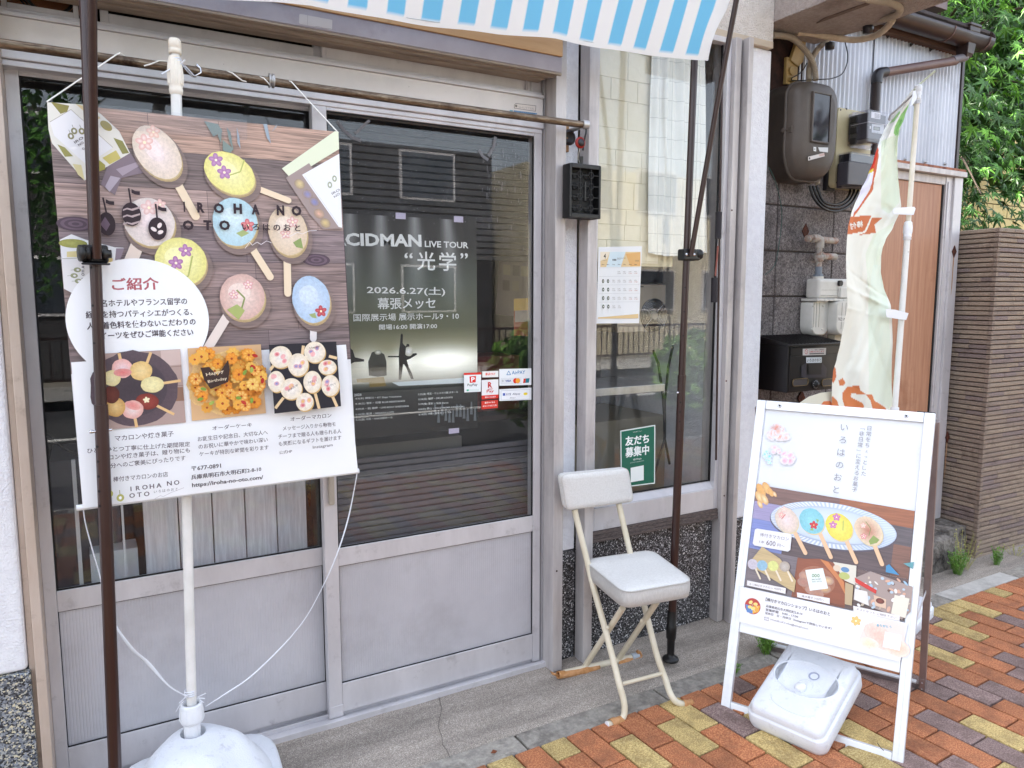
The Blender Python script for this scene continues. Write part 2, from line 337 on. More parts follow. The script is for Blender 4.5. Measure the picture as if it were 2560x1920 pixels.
M['white_tank'] = mat('scuffed white plastic', '#d9dde4', '#e4e7ec', 5, rough=.5, bump=.5, bscale=260, dirt='#b9bac2', dscale=30, dcon=(.56, .8))
M['white_pole'] = mat('white painted pole', '#dcdbd6', '#e8e7e4', 12, rough=.4, dirt='#8d867c', dscale=26, dcon=(.66, .72))
M['ivory_pole'] = mat('yellowed white pole', '#dcd2c0', '#e8e2d6', 9, rough=.4, dirt='#b9814a', dscale=15, dcon=(.62, .8))
M['cream'] = mat('cream enamelled tube', '#cfc4ab', '#d9d0bb', 12, rough=.38, dirt='#8d7c60', dscale=60, dcon=(.68, .74))
M['cloth'] = mat('white corduroy', '#d2cfc9', '#e2dfda', 60, rough=.95, bump=1.2, bscale=160, stretch=(8, 8, 1))
M['cloth_top'] = mat('white linen', '#dbdad6', '#e6e5e2', 150, rough=.95, bump=.8, bscale=420, dirt='#cfccc7', dscale=18, dcon=(.56, .9))
M['kraft'] = mat('kraft paper tape', '#a8743f', '#c8976a', 30, rough=.7, bump=1.5, bscale=60)
M['sign_alu'] = mat('satin aluminium', '#dadde2', '#e4e7ea', 5, rough=.35, metal=.3, stretch=(1, 1, 5))
M['sign_dark'] = mat('rear frame aluminium', '#8c8080', '#9d9292', 6, rough=.35, metal=.6)
M['rail'] = mat('tarnished steel rail', '#4c3a2d', '#8f7f6c', 60, rough=.35, metal=.7, stretch=(.3, 3, 3), dirt='#33241c', dscale=12, dcon=(.52, .7))
M['print'] = print_mat()
M['print_gloss'] = print_mat('glossy print', .25)
M['string'] = mat('white string', '#e9e6e0', rough=.8)
M['tape'] = mat('white plastic ribbon', '#e0e3ea', rough=.35)
M['glass'] = glass_mat('door glass', (.93, .94, .94), 0.75, haze=.02, hazecol=(.42, .42, .43))
M['glass_side'] = glass_mat('side window glass', (.985, .99, .985), .7, haze=.01, hazecol=(.5, .5, .5))
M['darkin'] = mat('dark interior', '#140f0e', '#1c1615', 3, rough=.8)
M['greyin'] = mat('grey interior wall', '#8f8c90', '#9c999c', 3, rough=.8)
M['steel'] = mat('brushed steel', '#a9a8a8', '#bdbcbc', 4, rough=.35, metal=.7, stretch=(6, 1, 1))
M['rust'] = mat('rusty iron', '#2c140c', '#5b2c18', 60, rough=.9, bump=1)
M['block'] = mat('concrete block', '#5a5453', '#a29a98', 130, rough=.95, bump=2.5, bscale=240, contrast=(.36, .62), dirt='#2b2627', dscale=3.5, dcon=(.5, .75), rand=.12)
M['mortar'] = mat('dark mortar', '#413a37', rough=1)
M['corr'] = mat('galvanised corrugated sheet', '#b9bcc4', '#cfd2da', 4, rough=.45, metal=.35, dirt='#7f7f84', dscale=3, dcon=(.55, .9), stretch=(1, 1, .3))
M['panel'] = mat('orange brown door panel', '#9d6e54', '#b28468', 8, rough=.5, stretch=(6, 6, .35), dirt='#7b4526', dscale=2.5, dcon=(.58, .85))
M['dbrown'] = mat('dark brown gutter', '#21120f', '#2e1d1a', 6, rough=.4)
M['mbrown'] = mat('faded brown pipe', '#5b4440', '#6e5651', 6, rough=.45)
M['conduit'] = mat('grey corrugated conduit', '#978b7b', '#aa9d8b', 12, rough=.7)
M['wrap'] = mat('taped beige duct', '#b3a18b', '#c8b8a0', 14, rough=.8, bump=1.5, bscale=40)
M['meterbox'] = mat('brown grey meter box', '#4a423b', '#554c45', 5, rough=.5, bump=.2, bscale=200)
M['beige_bd'] = mat('beige meter board', '#b5aa86', '#c2b795', 6, rough=.5)
M['meter'] = mat('grey meter casing', '#434147', '#4d4b52', 6, rough=.4)
M['meterdk'] = mat('dark meter casing', '#1c1a1f', '#26242a', 6, rough=.35)
M['clear'] = glass_mat('clear plastic cover', (.86, .85, .88), 1.2, rough=.05)
M['gasm'] = mat('gas meter enamel', '#c6c4bc', '#d6d4ce', 9, rough=.45, dirt='#8b857c', dscale=12, dcon=(.6, .9))
M['pipe'] = mat('rusting pipe', '#9a948c', '#b3aca3', 20, rough=.6, dirt='#8a4a22', dscale=12, dcon=(.5, .66))
M['bluegrey'] = mat('blue grey coupling', '#76808c', rough=.5)
M['mailbox'] = mat('black brown letter box', '#0e0c0d', '#161314', 4, rough=.38)
M['cable'] = mat('black cable', '#0e0e10', rough=.4)
M['green_wire'] = mat('green wire', '#1e4a44', rough=.5)
M['tile'] = mat('ribbed brown tile', '#7d685a', '#a08a78', 60, rough=.75, bump=3, bscale=90, stretch=(1, 1, 3), rand=.2)
M['stone'] = mat('mossy stone', '#6b6660', '#8f8a82', 40, rough=1, bump=3, bscale=60, dirt='#241f1d', dscale=7, dcon=(.45, .62))
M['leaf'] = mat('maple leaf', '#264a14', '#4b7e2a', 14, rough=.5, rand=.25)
M['leaf_lit'] = mat('sunlit maple leaf', '#5c9a2e', '#86c04a', 6, rough=.5)  # lighter copy of the leaf green, sunlight put into the colour
M['bark'] = mat('maple bark', '#3b2f27', '#57493c', 30, rough=.9, bump=1.5)
M['weed'] = mat('weed leaf', '#4d7a2a', '#76a040', 30, rough=.6)
M['weed_y'] = mat('yellowing weed', '#9a9a55', '#b7b070', 30, rough=.6)
M['yellow_wall'] = mat('pale yellow wall block', '#d8c384', '#e3d09a', 10, rough=.85, rand=.06)
for k in ('leaf', 'leaf_lit', 'weed'):
    b = M[k].node_tree.nodes['Principled BSDF']; b.inputs['Transmission Weight'].default_value = 0
# ------------------------------------------------------------------ ground
def struct(name, mb, m, **k): return mb.build(name, m, None, kind='structure', **k)
TH = R(2.1); CT, ST = math.cos(TH), math.sin(TH)
g = MB(); g.box(-60, 60, -60, 60, -.6, -.2); struct('terrain', g, mat('bare ground', '#6b665c', '#7d776c', 3, rough=1))
pv = MB(); pv.box(-14, 30, -1.05, 2.3, -.15, -.007); pavement = struct('pavement', pv, M['joint'])
# apron of washed concrete that climbs gently to the door sill
def slab(x0, x1, prof, name, m, parent=None):
    b = MB(); n = len(prof); nu = 40
    def fn(u, v):
        i = round(v * (n - 1)); y, z = prof[i]; x = x0 + (x1 - x0) * u
        return (x, y, z + .0022 * math.sin(x * 7.3 + y * 31) + .0018 * math.sin(x * 17 + i))
    b.grid(fn, nu, n - 1); return b.build(name, m, parent, recalc=True)
ap = slab(-3.5, 2.66, [(2.035, .004), (2.045, .018), (2.075, .022), (2.125, .026), (2.135, .034), (2.16, .037), (2.24, .045), (2.34, .058), (2.6, .058)], 'concrete_apron', M['apron']); tag(ap, kind='structure')
ap2 = slab(2.66, 9, [(2.035, .004), (2.045, .01), (2.1, .012), (2.2, .016), (2.34, .02), (2.7, .02)], 'concrete_apron', M['apron']); tag(ap2, kind='structure')
kb = MB(); kb.box(-4, 12, 1.938, 2.04, -.15, -.004); kerb = struct('kerb_bed', kb, M['joint'])
xk = -1.83
while xk < 9:
    pale = 3.5 < xk < 3.7 or xk > 5
    b = MB(); q = random.Random(int(xk * 10)); b.box(xk + .004, xk + .596, 1.940, 2.037, -.05, .014 if pale else .011 + q.uniform(-.003, .003))
    b.build('kerb_stone', M['kerb_pale'] if pale else M['kerb'], kerb, bevel=.004); xk += .6005
# sunken grout line crack
cr = MB(); pts = [atz(850 + x * .3888, 1280 + y * .3888, z) for x, y, z in [(625, 1155, .055), (640, 1210, .052), (655, 1270, .049), (640, 1330, .045), (632, 1390, .041), (655, 1450, .037), (660, 1500, .034), (690, 1540, .031), (705, 1580, .028)]]
cr.tube([p + Vector((0, 0, .0022)) for p in pts], .0009, 4); cr.build('crack', mat('crack', '#4a443f', rough=1), ap)
# pavers: long side runs away from the shop, neighbouring columns half a paver apart
meshes = {}
def paver_mesh(kind, L):
    k = (kind, L)
    if k not in meshes:
        b = MB(); b.box(-.0467, .0467, -L / 2 + .0032, L / 2 - .0032, -.02, 0)
        o = b.build('paver', M['brick_' + kind], None, bevel=.0032, seg=2); o.modifiers['bevel'].segments = 2
        dg = bpy.context.evaluated_depsgraph_get(); bpy.context.view_layer.update()
        me = bpy.data.meshes.new_from_object(o.evaluated_get(bpy.context.evaluated_depsgraph_get())); bpy.data.objects.remove(o); meshes[k] = me
        meshes[(k, 'dz')] = 0
    return meshes[k]
rn = random.Random(21)
def kindat(i, j):
    q = random.Random(i * 131 + j * 17 + 5); v = q.random(); return 'o' if v < .46 else ('y' if v < .73 else 'p')
known = {}
X0 = atz(1200 + 1115 * .3074, 1560 + 845 * .3074, 0).x      # left edge of the column that starts with a full orange paver
seq = [(-4, 'oyo'), (-3, 'yoo'), (-2, 'pyo'), (-1, 'opy'), (0, 'oyo')]
heads = {-6: 'oo', -5: 'yp', -4: 'oo', -3: 'yo', -2: 'py', -1: 'oyo', 0: 'oop', 1: 'oyo', 2: 'yoo', 3: 'opy', 4: 'oyo', 5: 'poo', 6: 'opy', 7: 'ooo', 8: 'opo', 9: 'yoo', 10: 'opo', 11: 'oop', 12: 'yop', 13: 'poo', 14: 'oyo', 15: 'opo', 16: 'oop', 17: 'pyo', 18: 'yop', 19: 'yoo', 20: 'ypo', 21: 'oop', 22: 'opo', 23: 'yoo', 24: 'opy'}
heads[-1] = 'oy'; heads[0] = 'oo'; heads[1] = 'oyo'; heads[-2] = 'oo'
count = 0; far = MB(); far_m = {'o': 0, 'y': 1, 'p': 2}
cands = []
for i in range(-40, 110):
    yy = 1.934; first = (i % 2 != 0); j = 0
    while yy > -1.0:
        L = .1 if (j == 0 and first) else .2
        cx, cy = X0 + .05 + i * .1, yy - L / 2
        # rotate the field slightly against the shop line, along the kerb
        wx = X0 + (cx - X0) * 1.0 + (1.934 - cy) * ST; wy = cy
        k = heads[i][j] if i in heads and j < len(heads[i]) else kindat(i, j)
        cands.append((i, j, wx, wy, L, k)); yy -= L; j += 1
def vis(x, y):
    v = Vector((x, y, -EYE)); d = v.dot(_F)
    if d < .1: return None
    px, py = 1280 + FPX * v.dot(_R) / d, 960 - FPX * v.dot(_U) / d
    return (d if -120 < px < 2680 and py < 2100 else None)
seen = [(vis(c[2], c[3]), c) for c in cands]
near = sorted([s_ for s_ in seen if s_[0] is not None], key=lambda t: t[0])[:296]
nearset = {(c[0], c[1]) for _, c in near}
for d, c in near:
    i, j, x, y, L, k = c
    o = bpy.data.objects.new('paver', paver_mesh(k, L)); COL.objects.link(o); o.parent = pavement; q = random.Random(i * 7 + j)
    o.location = Vector((x, y, q.uniform(-.0012, .0012))) - wl(pavement); o.rotation_euler = (q.uniform(-.006, .006), q.uniform(-.006, .006), TH + q.uniform(-.008, .008))
for i, j, x, y, L, k in cands:
    if (i, j) in nearset: continue
    far.box(x - .0475, x + .0475, y - L / 2 + .0025, y + L / 2 - .0025, -.02, 0, far_m[k])
far.build('paver_field', [M['brick_o'], M['brick_y'], M['brick_p']], pavement, kind='stuff', recalc=False)
# ------------------------------------------------------------------ the street and what stands across it (seen in the glass)
asph = mat('asphalt', '#3a3a3c', '#474749', 60, rough=.95, bump=1, bscale=200)
b = MB(); b.box(-40, 60, -7.4, -1.2, -.2, -.12); struct('road', b, asph)
b = MB(); b.box(-40, 60, -1.2, -1.05, -.2, 0); struct('kerb_street', b, M['kerb_pale'])
b = MB(); b.box(-40, 60, -4.96, -4.82, -.119, -.115); struct('road_marking', b, mat('white road paint', '#d9d9d6', rough=.8))
b = MB(); b.box(-40, 60, -9.4, -7.4, -.2, .02); b.box(-40, 60, -7.55, -7.4, -.2, .03); struct('pavement_opposite', b, M['kerb_pale'])
fence = thing('guard_rail', 'dark steel guard rail along the far side of the road', 'guard rail', (0, -8.6, 0))
b = MB(); b.bar((-14, -8.6, .85), (26, -8.6, .85), (0, .05, 0), (0, 0, .05)); b.bar((-14, -8.6, .2), (26, -8.6, .2), (0, .04, 0), (0, 0, .04)); b.build('rail', M['dbrown'], fence)
b = MB()
for i in range(266): b.bar((-14 + i * .15, -8.6, .2), (-14 + i * .15, -8.6, .85), (.018, 0, 0), (0, .018, 0))
b.build('baluster', M['dbrown'], fence, kind='stuff')
hs = thing('house_opposite', 'brown and cream house with dark windows across the road', 'house', (6, -13, 0))
bm_ = mat('brown grey siding', '#2b2a2b', '#343335', 3, rough=.85)
bx('wall', -5, 9.5, -18, -13, -.2, 5.2, bm_, hs); bx('wall', 10.2, 24, -17, -12.4, -.2, 5, mat('cream render', '#b3aa92', '#c2b9a2', 3, rough=.85), hs)
for x in (-3.5, -1.2, 1.6, 4.2, 6.9, 11.4, 13.8, 16.4, 19.5):
    yy = -12.99 if x < 10 else -12.39
    for z in (1.1, 3.9):
        f = bx('window', x, x + 1.5, yy, yy + .06, z, z + 1.2, M['alu'], hs); bx('pane', x + .06, x + 1.44, yy + .061, yy + .066, z + .06, z + 1.14, mat('dark pane', '#30363e', rough=.1) if 'dark pane' not in bpy.data.materials else bpy.data.materials['dark pane'], f, bevel=0)
def blob_tree(name, x, y, h, r, label, seed, n=1500, m='leaf'):
    q = random.Random(seed); t = thing(name, label, 'tree', (x, y, 0))
    b = MB(); b.tube([(x, y, -.1), (x + .05, y, h * .35), (x - .05, y, h * .7)], [.09, .07, .04], 8); b.build('trunk', M['bark'], t)
    b = MB()
    for _ in range(n):
        a, c = q.uniform(0, 6.28), q.uniform(-1, 1); rr = r * q.random() ** .4; s_ = math.sqrt(1 - c * c); p = Vector((x + rr * s_ * math.cos(a), y + rr * s_ * math.sin(a), h * .7 + rr * c * 1.1))
        d = Vector((q.gauss(0, 1), q.gauss(0, 1), q.gauss(0, 1))).normalized(); e = d.orthogonal().normalized(); k = q.uniform(.04, .09)
        b.add([p - e * k, p + d * k * .5, p + e * k, p - d * k * .5], [(0, 1, 2, 3)])
    b.build('crown', M[m], t, kind='stuff', recalc=False)
blob_tree('street_tree', -1.0, -5.9, 4.2, 1.5, 'round green tree standing across the road from the shop', 3, 2600)
blob_tree('shrub', 3.9, -1.6, 1.0, .5, 'low green shrub at the street kerb, nearer the shop doors', 4, 900, 'weed')
blob_tree('shrub', 6.0, -1.7, .9, .45, 'low green shrub at the street kerb, further right along it', 5, 700, 'weed')
# ------------------------------------------------------------------ the shop
shop = thing('shop_building', 'old shop front with aluminium sliding doors, white stucco and black terrazzo plinth', 'shop', (.6, 2.6, 0))
FT = 2.34
# left wall end
xl = at(39, 1280, 2.27).x; zb = at(60, 1678, 2.27).z
b = MB(); b.box(-3.5, xl, 2.27, 2.45, zb, 3.6); b.build('wall', M['stucco'], shop, bevel=.012, seg=3)
b = MB(); b.box(-3.5, xl + .006, 2.262, 2.45, .0, zb - .002); b.build('plinth', M['granite2'], shop, bevel=.004)
# left jamb, three stepped profiles of weathered beige aluminium
xd = -.147
for i, (a, c, y) in enumerate([(xl + .001, xl + .016, 2.285), (xl + .0165, xl + .040, 2.262), (xl + .0405, xd - .022, 2.292), (xd - .0215, xd - .001, 2.318)]):
    if c > a: bx('jamb', a, c, y, 2.44, .05, 2.29, M['alu_beige'], shop)
# pillar strip between door and window
bx('wall', 1.515, 1.606, 2.32, 2.45, .497, 2.66, M['stucco'], shop, bevel=.004)
bx('plinth', 1.515, 1.607, 2.317, 2.45, .02, .495, M['granite'], shop, bevel=.003)
# right wall end with return, roughcast beam above the window
bx('wall', 2.412, 2.60, 2.32, 2.46, .484, 2.515, M['stucco'], shop, bevel=.008)
bx('plinth', 2.40, 2.604, 2.316, 2.46, .0, .482, M['granite'], shop, bevel=.003)
bx('beam', 1.607, 2.60, 2.315, 2.50, 2.545, 3.6, M['stucco_spot'], shop, bevel=.004)
bx('beam_trim', 1.655, 2.585, 2.300, 2.40, 2.515, 2.543, mat('beige painted trim', '#b8a996', rough=.7), shop, bevel=.003)
bx('beam', 1.515, 1.606, 2.3205, 2.46, 2.662, 3.6, M['stucco_spot'], shop, bevel=.004)
bx('plinth', 1.652, 2.336, 2.3175, 2.40, .02, .515, M['granite'], shop, bevel=.003)
# posts
def post(x0, x1, y0, y1, z0, z1, m='alu_grime'): return bx('post', x0, x1, y0, y1, z0, z1, M[m], shop, bevel=.002)
post(1.468, 1.5115, 2.258, 2.33, .052, 2.66)
post(1.6095, 1.650, 2.258, 2.3165, .052, 2.66)
post(2.3385, 2.372, 2.272, 2.40, .052, 2.514); post(2.3855, 2.4115, 2.246, 2.315, .045, 2.5145)
bx('gasket', 2.3725, 2.385, 2.285, 2.33, .052, 2.51, M['gap'], shop, bevel=0)
bx('gasket', 1.5005, 1.514, 2.331, 2.36, .052, 2.28, M['gap'], shop, bevel=0)
for x, z in ((2.3450, 1.83), (2.345, 1.12), (2.356, .62), (1.484, .45)):
    MB().cyl((x, 2.2705 if x > 2 else 2.2565, z), (x, 2.28, z), .0035).build('screw', M['rust'], shop)
# door frame right reveal: stepped channels
for a, c, y in [(1.4585, 1.4665, 2.352), (1.467, 1.4745, 2.337), (1.475, 1.487, 2.347), (1.4875, 1.5, 2.3375)]:
    bx('frame_channel', a, c, y, 2.43, .06, 2.285, M['alu'], shop, bevel=.001)
# sill track
b = MB(); b.box(-.147, 1.4995, 2.306, 2.325, .03, .073); b.box(-.147, 1.4995, 2.3255, 2.352, .03, .0635); b.box(-.147, 1.4995, 2.3525, 2.356, .03, .078); b.box(-.147, 1.4995, 2.3565, 2.392, .03, .062); b.box(-.147, 1.4995, 2.3925, 2.43, .03, .076)
b.build('sill_track', M['alu'], shop, bevel=.001)
# head: low band, pitted panel, sill line, transoms
bx('head_band', -.1465, 1.458, 2.322, 2.43, 2.069, 2.1055, M['alu'], shop, bevel=.003)
bx('head_band', -.1465, 1.458, 2.331, 2.43, 2.0535, 2.0685, M['alu'], shop, bevel=.002)
bx('head_panel', -.1465, 1.4575, 2.3285, 2.43, 2.106, 2.173, M['alu_spot'], shop, bevel=.001)
bx('transom_sill', -.1465, 1.4575, 2.320, 2.43, 2.1735, 2.185, M['alu'], shop, bevel=.002)
bx('transom_sill', -.1465, 1.4570, 2.332, 2.43, 2.1855, 2.196, M['alu'], shop, bevel=.002)
def window(x0, x1, z0, z1, y, fr, parent, mframe='alu', name='transom', bot=None, gl='glass', th=.02):
    bot = bot or fr
    f = MB(); f.box(x0, x0 + fr, y, y + th, z0, z1); f.box(x1 - fr, x1, y, y + th, z0, z1); f.box(x0 + fr + .0003, x1 - fr - .0003, y + .001, y + th, z0, z0 + bot); f.box(x0 + fr + .0003, x1 - fr - .0003, y + .001, y + th, z1 - fr, z1)
    o = f.build(name, M[mframe], parent, bevel=.0015)
    bx('pane', x0 + fr, x1 - fr, y + th * .5, y + th * .5 + .004, z0 + bot, z1 - fr, M[gl], o, bevel=0); return o
window(-.14, .03, 2.1965, 2.42, 2.352, .012, shop, bot=.018)
window(.08, .672, 2.1965, 2.42, 2.362, .02, shop, bot=.034)
window(.672, 1.416, 2.1965, 2.42, 2.344, .012, shop, bot=.037)
bx('transom_jamb', 1.4165, 1.457, 2.342, 2.43, 2.1965, 2.42, M['alu'], shop, bevel=.002)
bx('transom_catch', 1.392, 1.397, 2.335, 2.343, 2.20, 2.238, M['alu'], shop, bevel=.001)
ob = bx('notice_board', -.145, .05, 2.395, 2.40, 2.225, 2.44, mat('orange brown board', '#7c3d12', '#8f4c1c', 8, rough=.5), shop, bevel=0)
b = MB()
for r_ in (.075, .068, .060):
    b.tube([(-.035 + r_ * math.cos(t / 24 * 6.283), 2.392, 2.275 + r_ * math.sin(t / 24 * 6.283)) for t in range(25)], .0022 if r_ > .06 else .004, 5)
b.build('ring_mark', M['gap'], shop)
# shutter box over the doors
bx('shutter_box', -1.2, 1.4665, 2.22, 2.30, 2.236, 2.288, mat('grey shutter box', '#9c959c', '#aaa3aa', 5, rough=.45, metal=.2, dirt='#837a80', dscale=6, dcon=(.55, .9)), shop, bevel=.002)
for k, (y0, y1, z) in enumerate([(2.221, 2.232, 2.2285), (2.234, 2.246, 2.2315), (2.248, 2.262, 2.2275), (2.264, 2.29, 2.2325), (2.292, 2.34, 2.2290)]):
    bx('shutter_lip', -1.2, 1.4664 - .006 * k, y0, y1, z, 2.2355, M['alu_dark'], shop, bevel=.001)
bx('soffit_board', -1.2, 1.4665, 2.215, 2.34, 2.2885, 2.36, M['soffit'], shop, bevel=.002)
bx('fascia', -1.2, 1.514, 2.23, 2.4, 2.361, 3.6, M['stucco_spot'], shop, bevel=.003)
sp = wall_plane(2.2195); c = Canvas(sp, .0004)
K = lambda x, y: (700 + x * .36166, y * .36166)
c.ppoly([K(132, 103), K(138, 96), K(355, 137), K(362, 143), K(360, 200), K(352, 206), K(138, 166), K(132, 158)], '#b9b4b4'); c.pline([K(190, 105), K(190, 172)], .7, '#8a8488'); c.pline([K(225, 190), K(260, 182), K(300, 195), K(350, 200)], .7, '#7a7478')
c.build('old_label', M['print'], shop)
hp = wall_plane(2.328); c = Canvas(hp, .0004); Kq = lambda x, y: (1280 + x * .14472, 180 + y * .14468)
c.ppoly([Kq(35, 570), Kq(65, 540), Kq(415, 582), Kq(410, 683), Kq(35, 628)], '#3a3436'); c.ppoly([Kq(42, 572), Kq(67, 548), Kq(408, 588), Kq(403, 676), Kq(42, 622)], '#d6cec9')
c.pell(*Kq(72, 587), 3, 3, '#1c1718'); c.pell(*Kq(72, 587), 1, 1, '#d6cec9'); c.ptext('TEMPAL SHUTTER'.replace('TEMPAL ', ''), Kq(110, 625), Kq(380, 655), 5, '#a9a4a2')
c.ppoly([Kq(30, 662), Kq(430, 712), Kq(428, 735), Kq(30, 700)], '#5d88b4'); c.ppoly([Kq(-40, 655), Kq(12, 660), Kq(12, 692), Kq(-40, 690)], '#6fa3b5')
for i in range(8): c.pell(*Kq(140 + i * 34, 688 + i * 4.2), 1.1, 1.1, '#26384a', n=8)
c.build('maker_label', M['print'], shop)
# sliding doors
def door(x0, x1, y, lstile, rstile, name, label):
    f = MB(); z0, z1 = .082, 2.067; ymax = y + .028
    f.box(x0, x0 + lstile, y, ymax, z0 - .012, z1); f.box(x1 - rstile, x1, y, ymax, z0 - .012, z1)
    a, c_ = x0 + lstile + .0003, x1 - rstile - .0003
    f.box(a, c_, y + .002, ymax - .001, z0, .183); f.box(a, c_, y + .002, ymax - .001, .591, .652); f.box(a, c_, y + .002, ymax - .001, 2.043, z1)
    d = f.build(name, M['alu'], shop, bevel=.0018, label=label)
    bx('glass', a, c_, y + .011, y + .015, .652, 2.043, M['glass'], d, bevel=0)
    r = MB(); n = 0; x = a
    vs = []; w_ = .0082
    while x < c_ - 1e-6:
        xe = min(x + w_, c_); r.add([(x, y + .0135, .183), (x + w_ * .25, y + .0130, .183), (min(x + w_ * .75, xe), y + .0130, .183), (xe, y + .0135, .183), (x, y + .0135, .591), (x + w_ * .25, y + .0130, .591), (min(x + w_ * .75, xe), y + .0130, .591), (xe, y + .0135, .591)], [(0, 1, 5, 4), (1, 2, 6, 5), (2, 3, 7, 6)]); x = xe
    r.build('kick_panel', M['kick'], d, recalc=False)
    g_ = MB(); e = .004
    for (p0, p1, q0, q1) in ((a, a + e, .652, 2.043), (c_ - e, c_, .652, 2.043), (a + e, c_ - e, .652, .656), (a + e, c_ - e, 2.039, 2.043)): g_.box(p0, p1, y + .006, y + .0105, q0, q1)
    for (p0, p1, q0, q1) in ((a, a + .002, .183, .591), (c_ - .002, c_, .183, .591), (a + .002, c_ - .002, .183, .185), (a + .002, c_ - .002, .589, .591)): g_.box(p0, p1, y + .006, y + .011, q0, q1)
    g_.build('gasket', M['gap'], d); return d
dr = door(.633, 1.458, 2.334, .045, .031, 'sliding_door', 'right sliding door with the concert poster')
dl = door(-.146, .660, 2.372, .031, .024, 'sliding_door', 'left sliding door behind the hanging banner')
cg = Canvas(wall_plane(2.3445), .0004); KK = lambda x, y: (700 + x * .36166, y * .36166)
for P_, wd_, cc in (([(620, 830), (520, 925)], 7, '#6b6a6e'), ([(395, 835), (440, 900), (500, 950), (560, 975)], 8, '#625f63'), ([(1490, 945), (1475, 1020), (1440, 1080)], 8, '#6a6a70'), ([(1375, 1035), (1400, 1080), (1440, 1106)], 8, '#66666c')): cg.pline([KK(*p_) for p_ in P_], wd_, cc)
qd = random.Random(14)
for _ in range(60): px_, py_ = qd.uniform(1205, 1325), qd.gauss(440, 60); cg.pline([(px_, py_), (px_, py_ + qd.uniform(3, 16))], qd.uniform(.6, 1.5), '#77767b')
for _ in range(120): px_, py_ = qd.uniform(870, 1325), qd.uniform(300, 560); cg.pell(px_, py_, qd.uniform(.5, 1.3), qd.uniform(.5, 1.3), '#77767b', n=6)
cg.build('tape_residue', M['print'], dr, kind='stuff')
b = MB(); b.box(.648, .667, 2.318, 2.3335, .805, .905); b.build('handle', mat('beige door pull', '#a59a8c', '#b3a99c', 9, rough=.45), dr, bevel=.006, seg=3)
bx('guide_block', .632, .679, 2.331, 2.3335, .07, .112, M['alu'], dr, bevel=.001)
# right window
wf = MB(); wf.box(1.6505, 1.680, 2.293, 2.33, .562, 2.514); wf.box(2.317, 2.338, 2.293, 2.33, .562, 2.514); wf.box(1.6805, 2.3165, 2.2935, 2.33, .562, .652); wf.box(1.6805, 2.3165, 2.2935, 2.33, 2.492, 2.514)
win = wf.build('shop_window', M['alu'], shop, bevel=.002)
b = MB(); b.prism([(1.6805, 2.3, .6525), (1.6805, 2.327, .6525), (1.6805, 2.327, .680)], (0, 0, 0), (.636, 0, 0)); b.build('glazing_ledge', M['alu'], win)
bx('glass', 1.6805, 2.3165, 2.3275, 2.3315, .653, 2.4915, M['glass_side'], win, bevel=0)
bx('gasket', 2.312, 2.3165, 2.318, 2.327, .68, 2.4915, M['gap'], win, bevel=0)
bx('gasket', 1.6805, 2.3115, 2.322, 2.3274, .68, .684, M['gap'], win, bevel=0)
for k in range(3): bx('sill_board', 1.6505, 2.338, 2.284 + .002 * k, 2.33, .5175 + k * .0147, .5315 + k * .0147, mat('dark weathered wood', '#332a28', '#6f625d', 30, rough=.8, stretch=(2, 20, 40), contrast=(.4, .6)) if k == 0 else bpy.data.materials['dark weathered wood'], shop, bevel=.0015)
# eave over the alcove
s0 = [atz(1936, 57, 2.62), atz(1938, -260, 2.62)]
b = MB(); e = [(2.60, 1.50), (3.02, 1.50), (3.02, 2.16), (2.99, 2.42), (2.60, 2.42)]
b.prism([(x, y, 2.63) for x, y in e], (0, 0, 0), (0, 0, .10)); eave = b.build('eave_slab', mat('roughcast soffit', '#9a8f89', '#ada19a', 60, rough=.95, bump=2.5, bscale=160, dirt='#77695f', dscale=4, dcon=(.5, .8)), shop, bevel=.003)
b = MB(); b.prism([(x, y, 2.7305) for x, y in [(2.60, 1.47), (3.06, 1.47), (3.06, 2.18), (3.03, 2.45), (2.60, 2.45)]], (0, 0, 0), (0, 0, .03)); b.build('eave_flashing', mat('green copper flashing', '#2c3b38', '#3c4c47', 9, rough=.5), shop)
bx('upper_wall', -3.5, 2.6, 2.32, 2.5, 3.601, 6.5, M['stucco_spot'], shop); bx('upper_wall', 2.45, 2.6, 2.4605, 11, 0, 3.6, M['stucco'], shop); bx('unseen_rear_volume', -6, 2.598, 2.505, 11, 3.602, 6.9, M['stucco'], shop)  # shop raised and deepened out of view to block the sun
p = atz(2050, 52, 2.628); q = atz(2180, 5, 2.628)
MB().bar(p, q, (.02, .05, 0), (0, 0, .006)).build('soffit_batten', mat('soffit batten', '#6d5c52', rough=.9), shop)
# room behind the glass
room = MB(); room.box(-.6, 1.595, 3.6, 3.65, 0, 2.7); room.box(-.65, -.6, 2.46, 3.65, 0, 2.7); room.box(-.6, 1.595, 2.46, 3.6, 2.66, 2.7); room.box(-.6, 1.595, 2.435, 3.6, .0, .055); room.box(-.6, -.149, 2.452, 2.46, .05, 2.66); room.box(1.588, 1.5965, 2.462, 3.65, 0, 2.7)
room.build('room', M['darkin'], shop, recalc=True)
rm = MB(); rm.box(1.61, 3.3, 3.3, 3.34, 0, 2.7); rm.box(1.598, 1.608, 2.46, 3.3, 0, 2.7); rm.box(1.61, 2.5, 2.46, 3.3, 2.66, 2.7); rm.box(1.61, 2.5, 2.42, 3.3, 0, .06)
rm.build('room', M['greyin'], shop)
W_ = lambda x, y: (1600 + x * 240 / 1327, 560 + y * 240 / 1327)
V_ = lambda x, y: (1600 + x * 240 / 1327, 860 + y * 240 / 1327)
M2 = lambda x, y: (1380 + x * 520 / 1725, 200 + y * 520 / 1725)
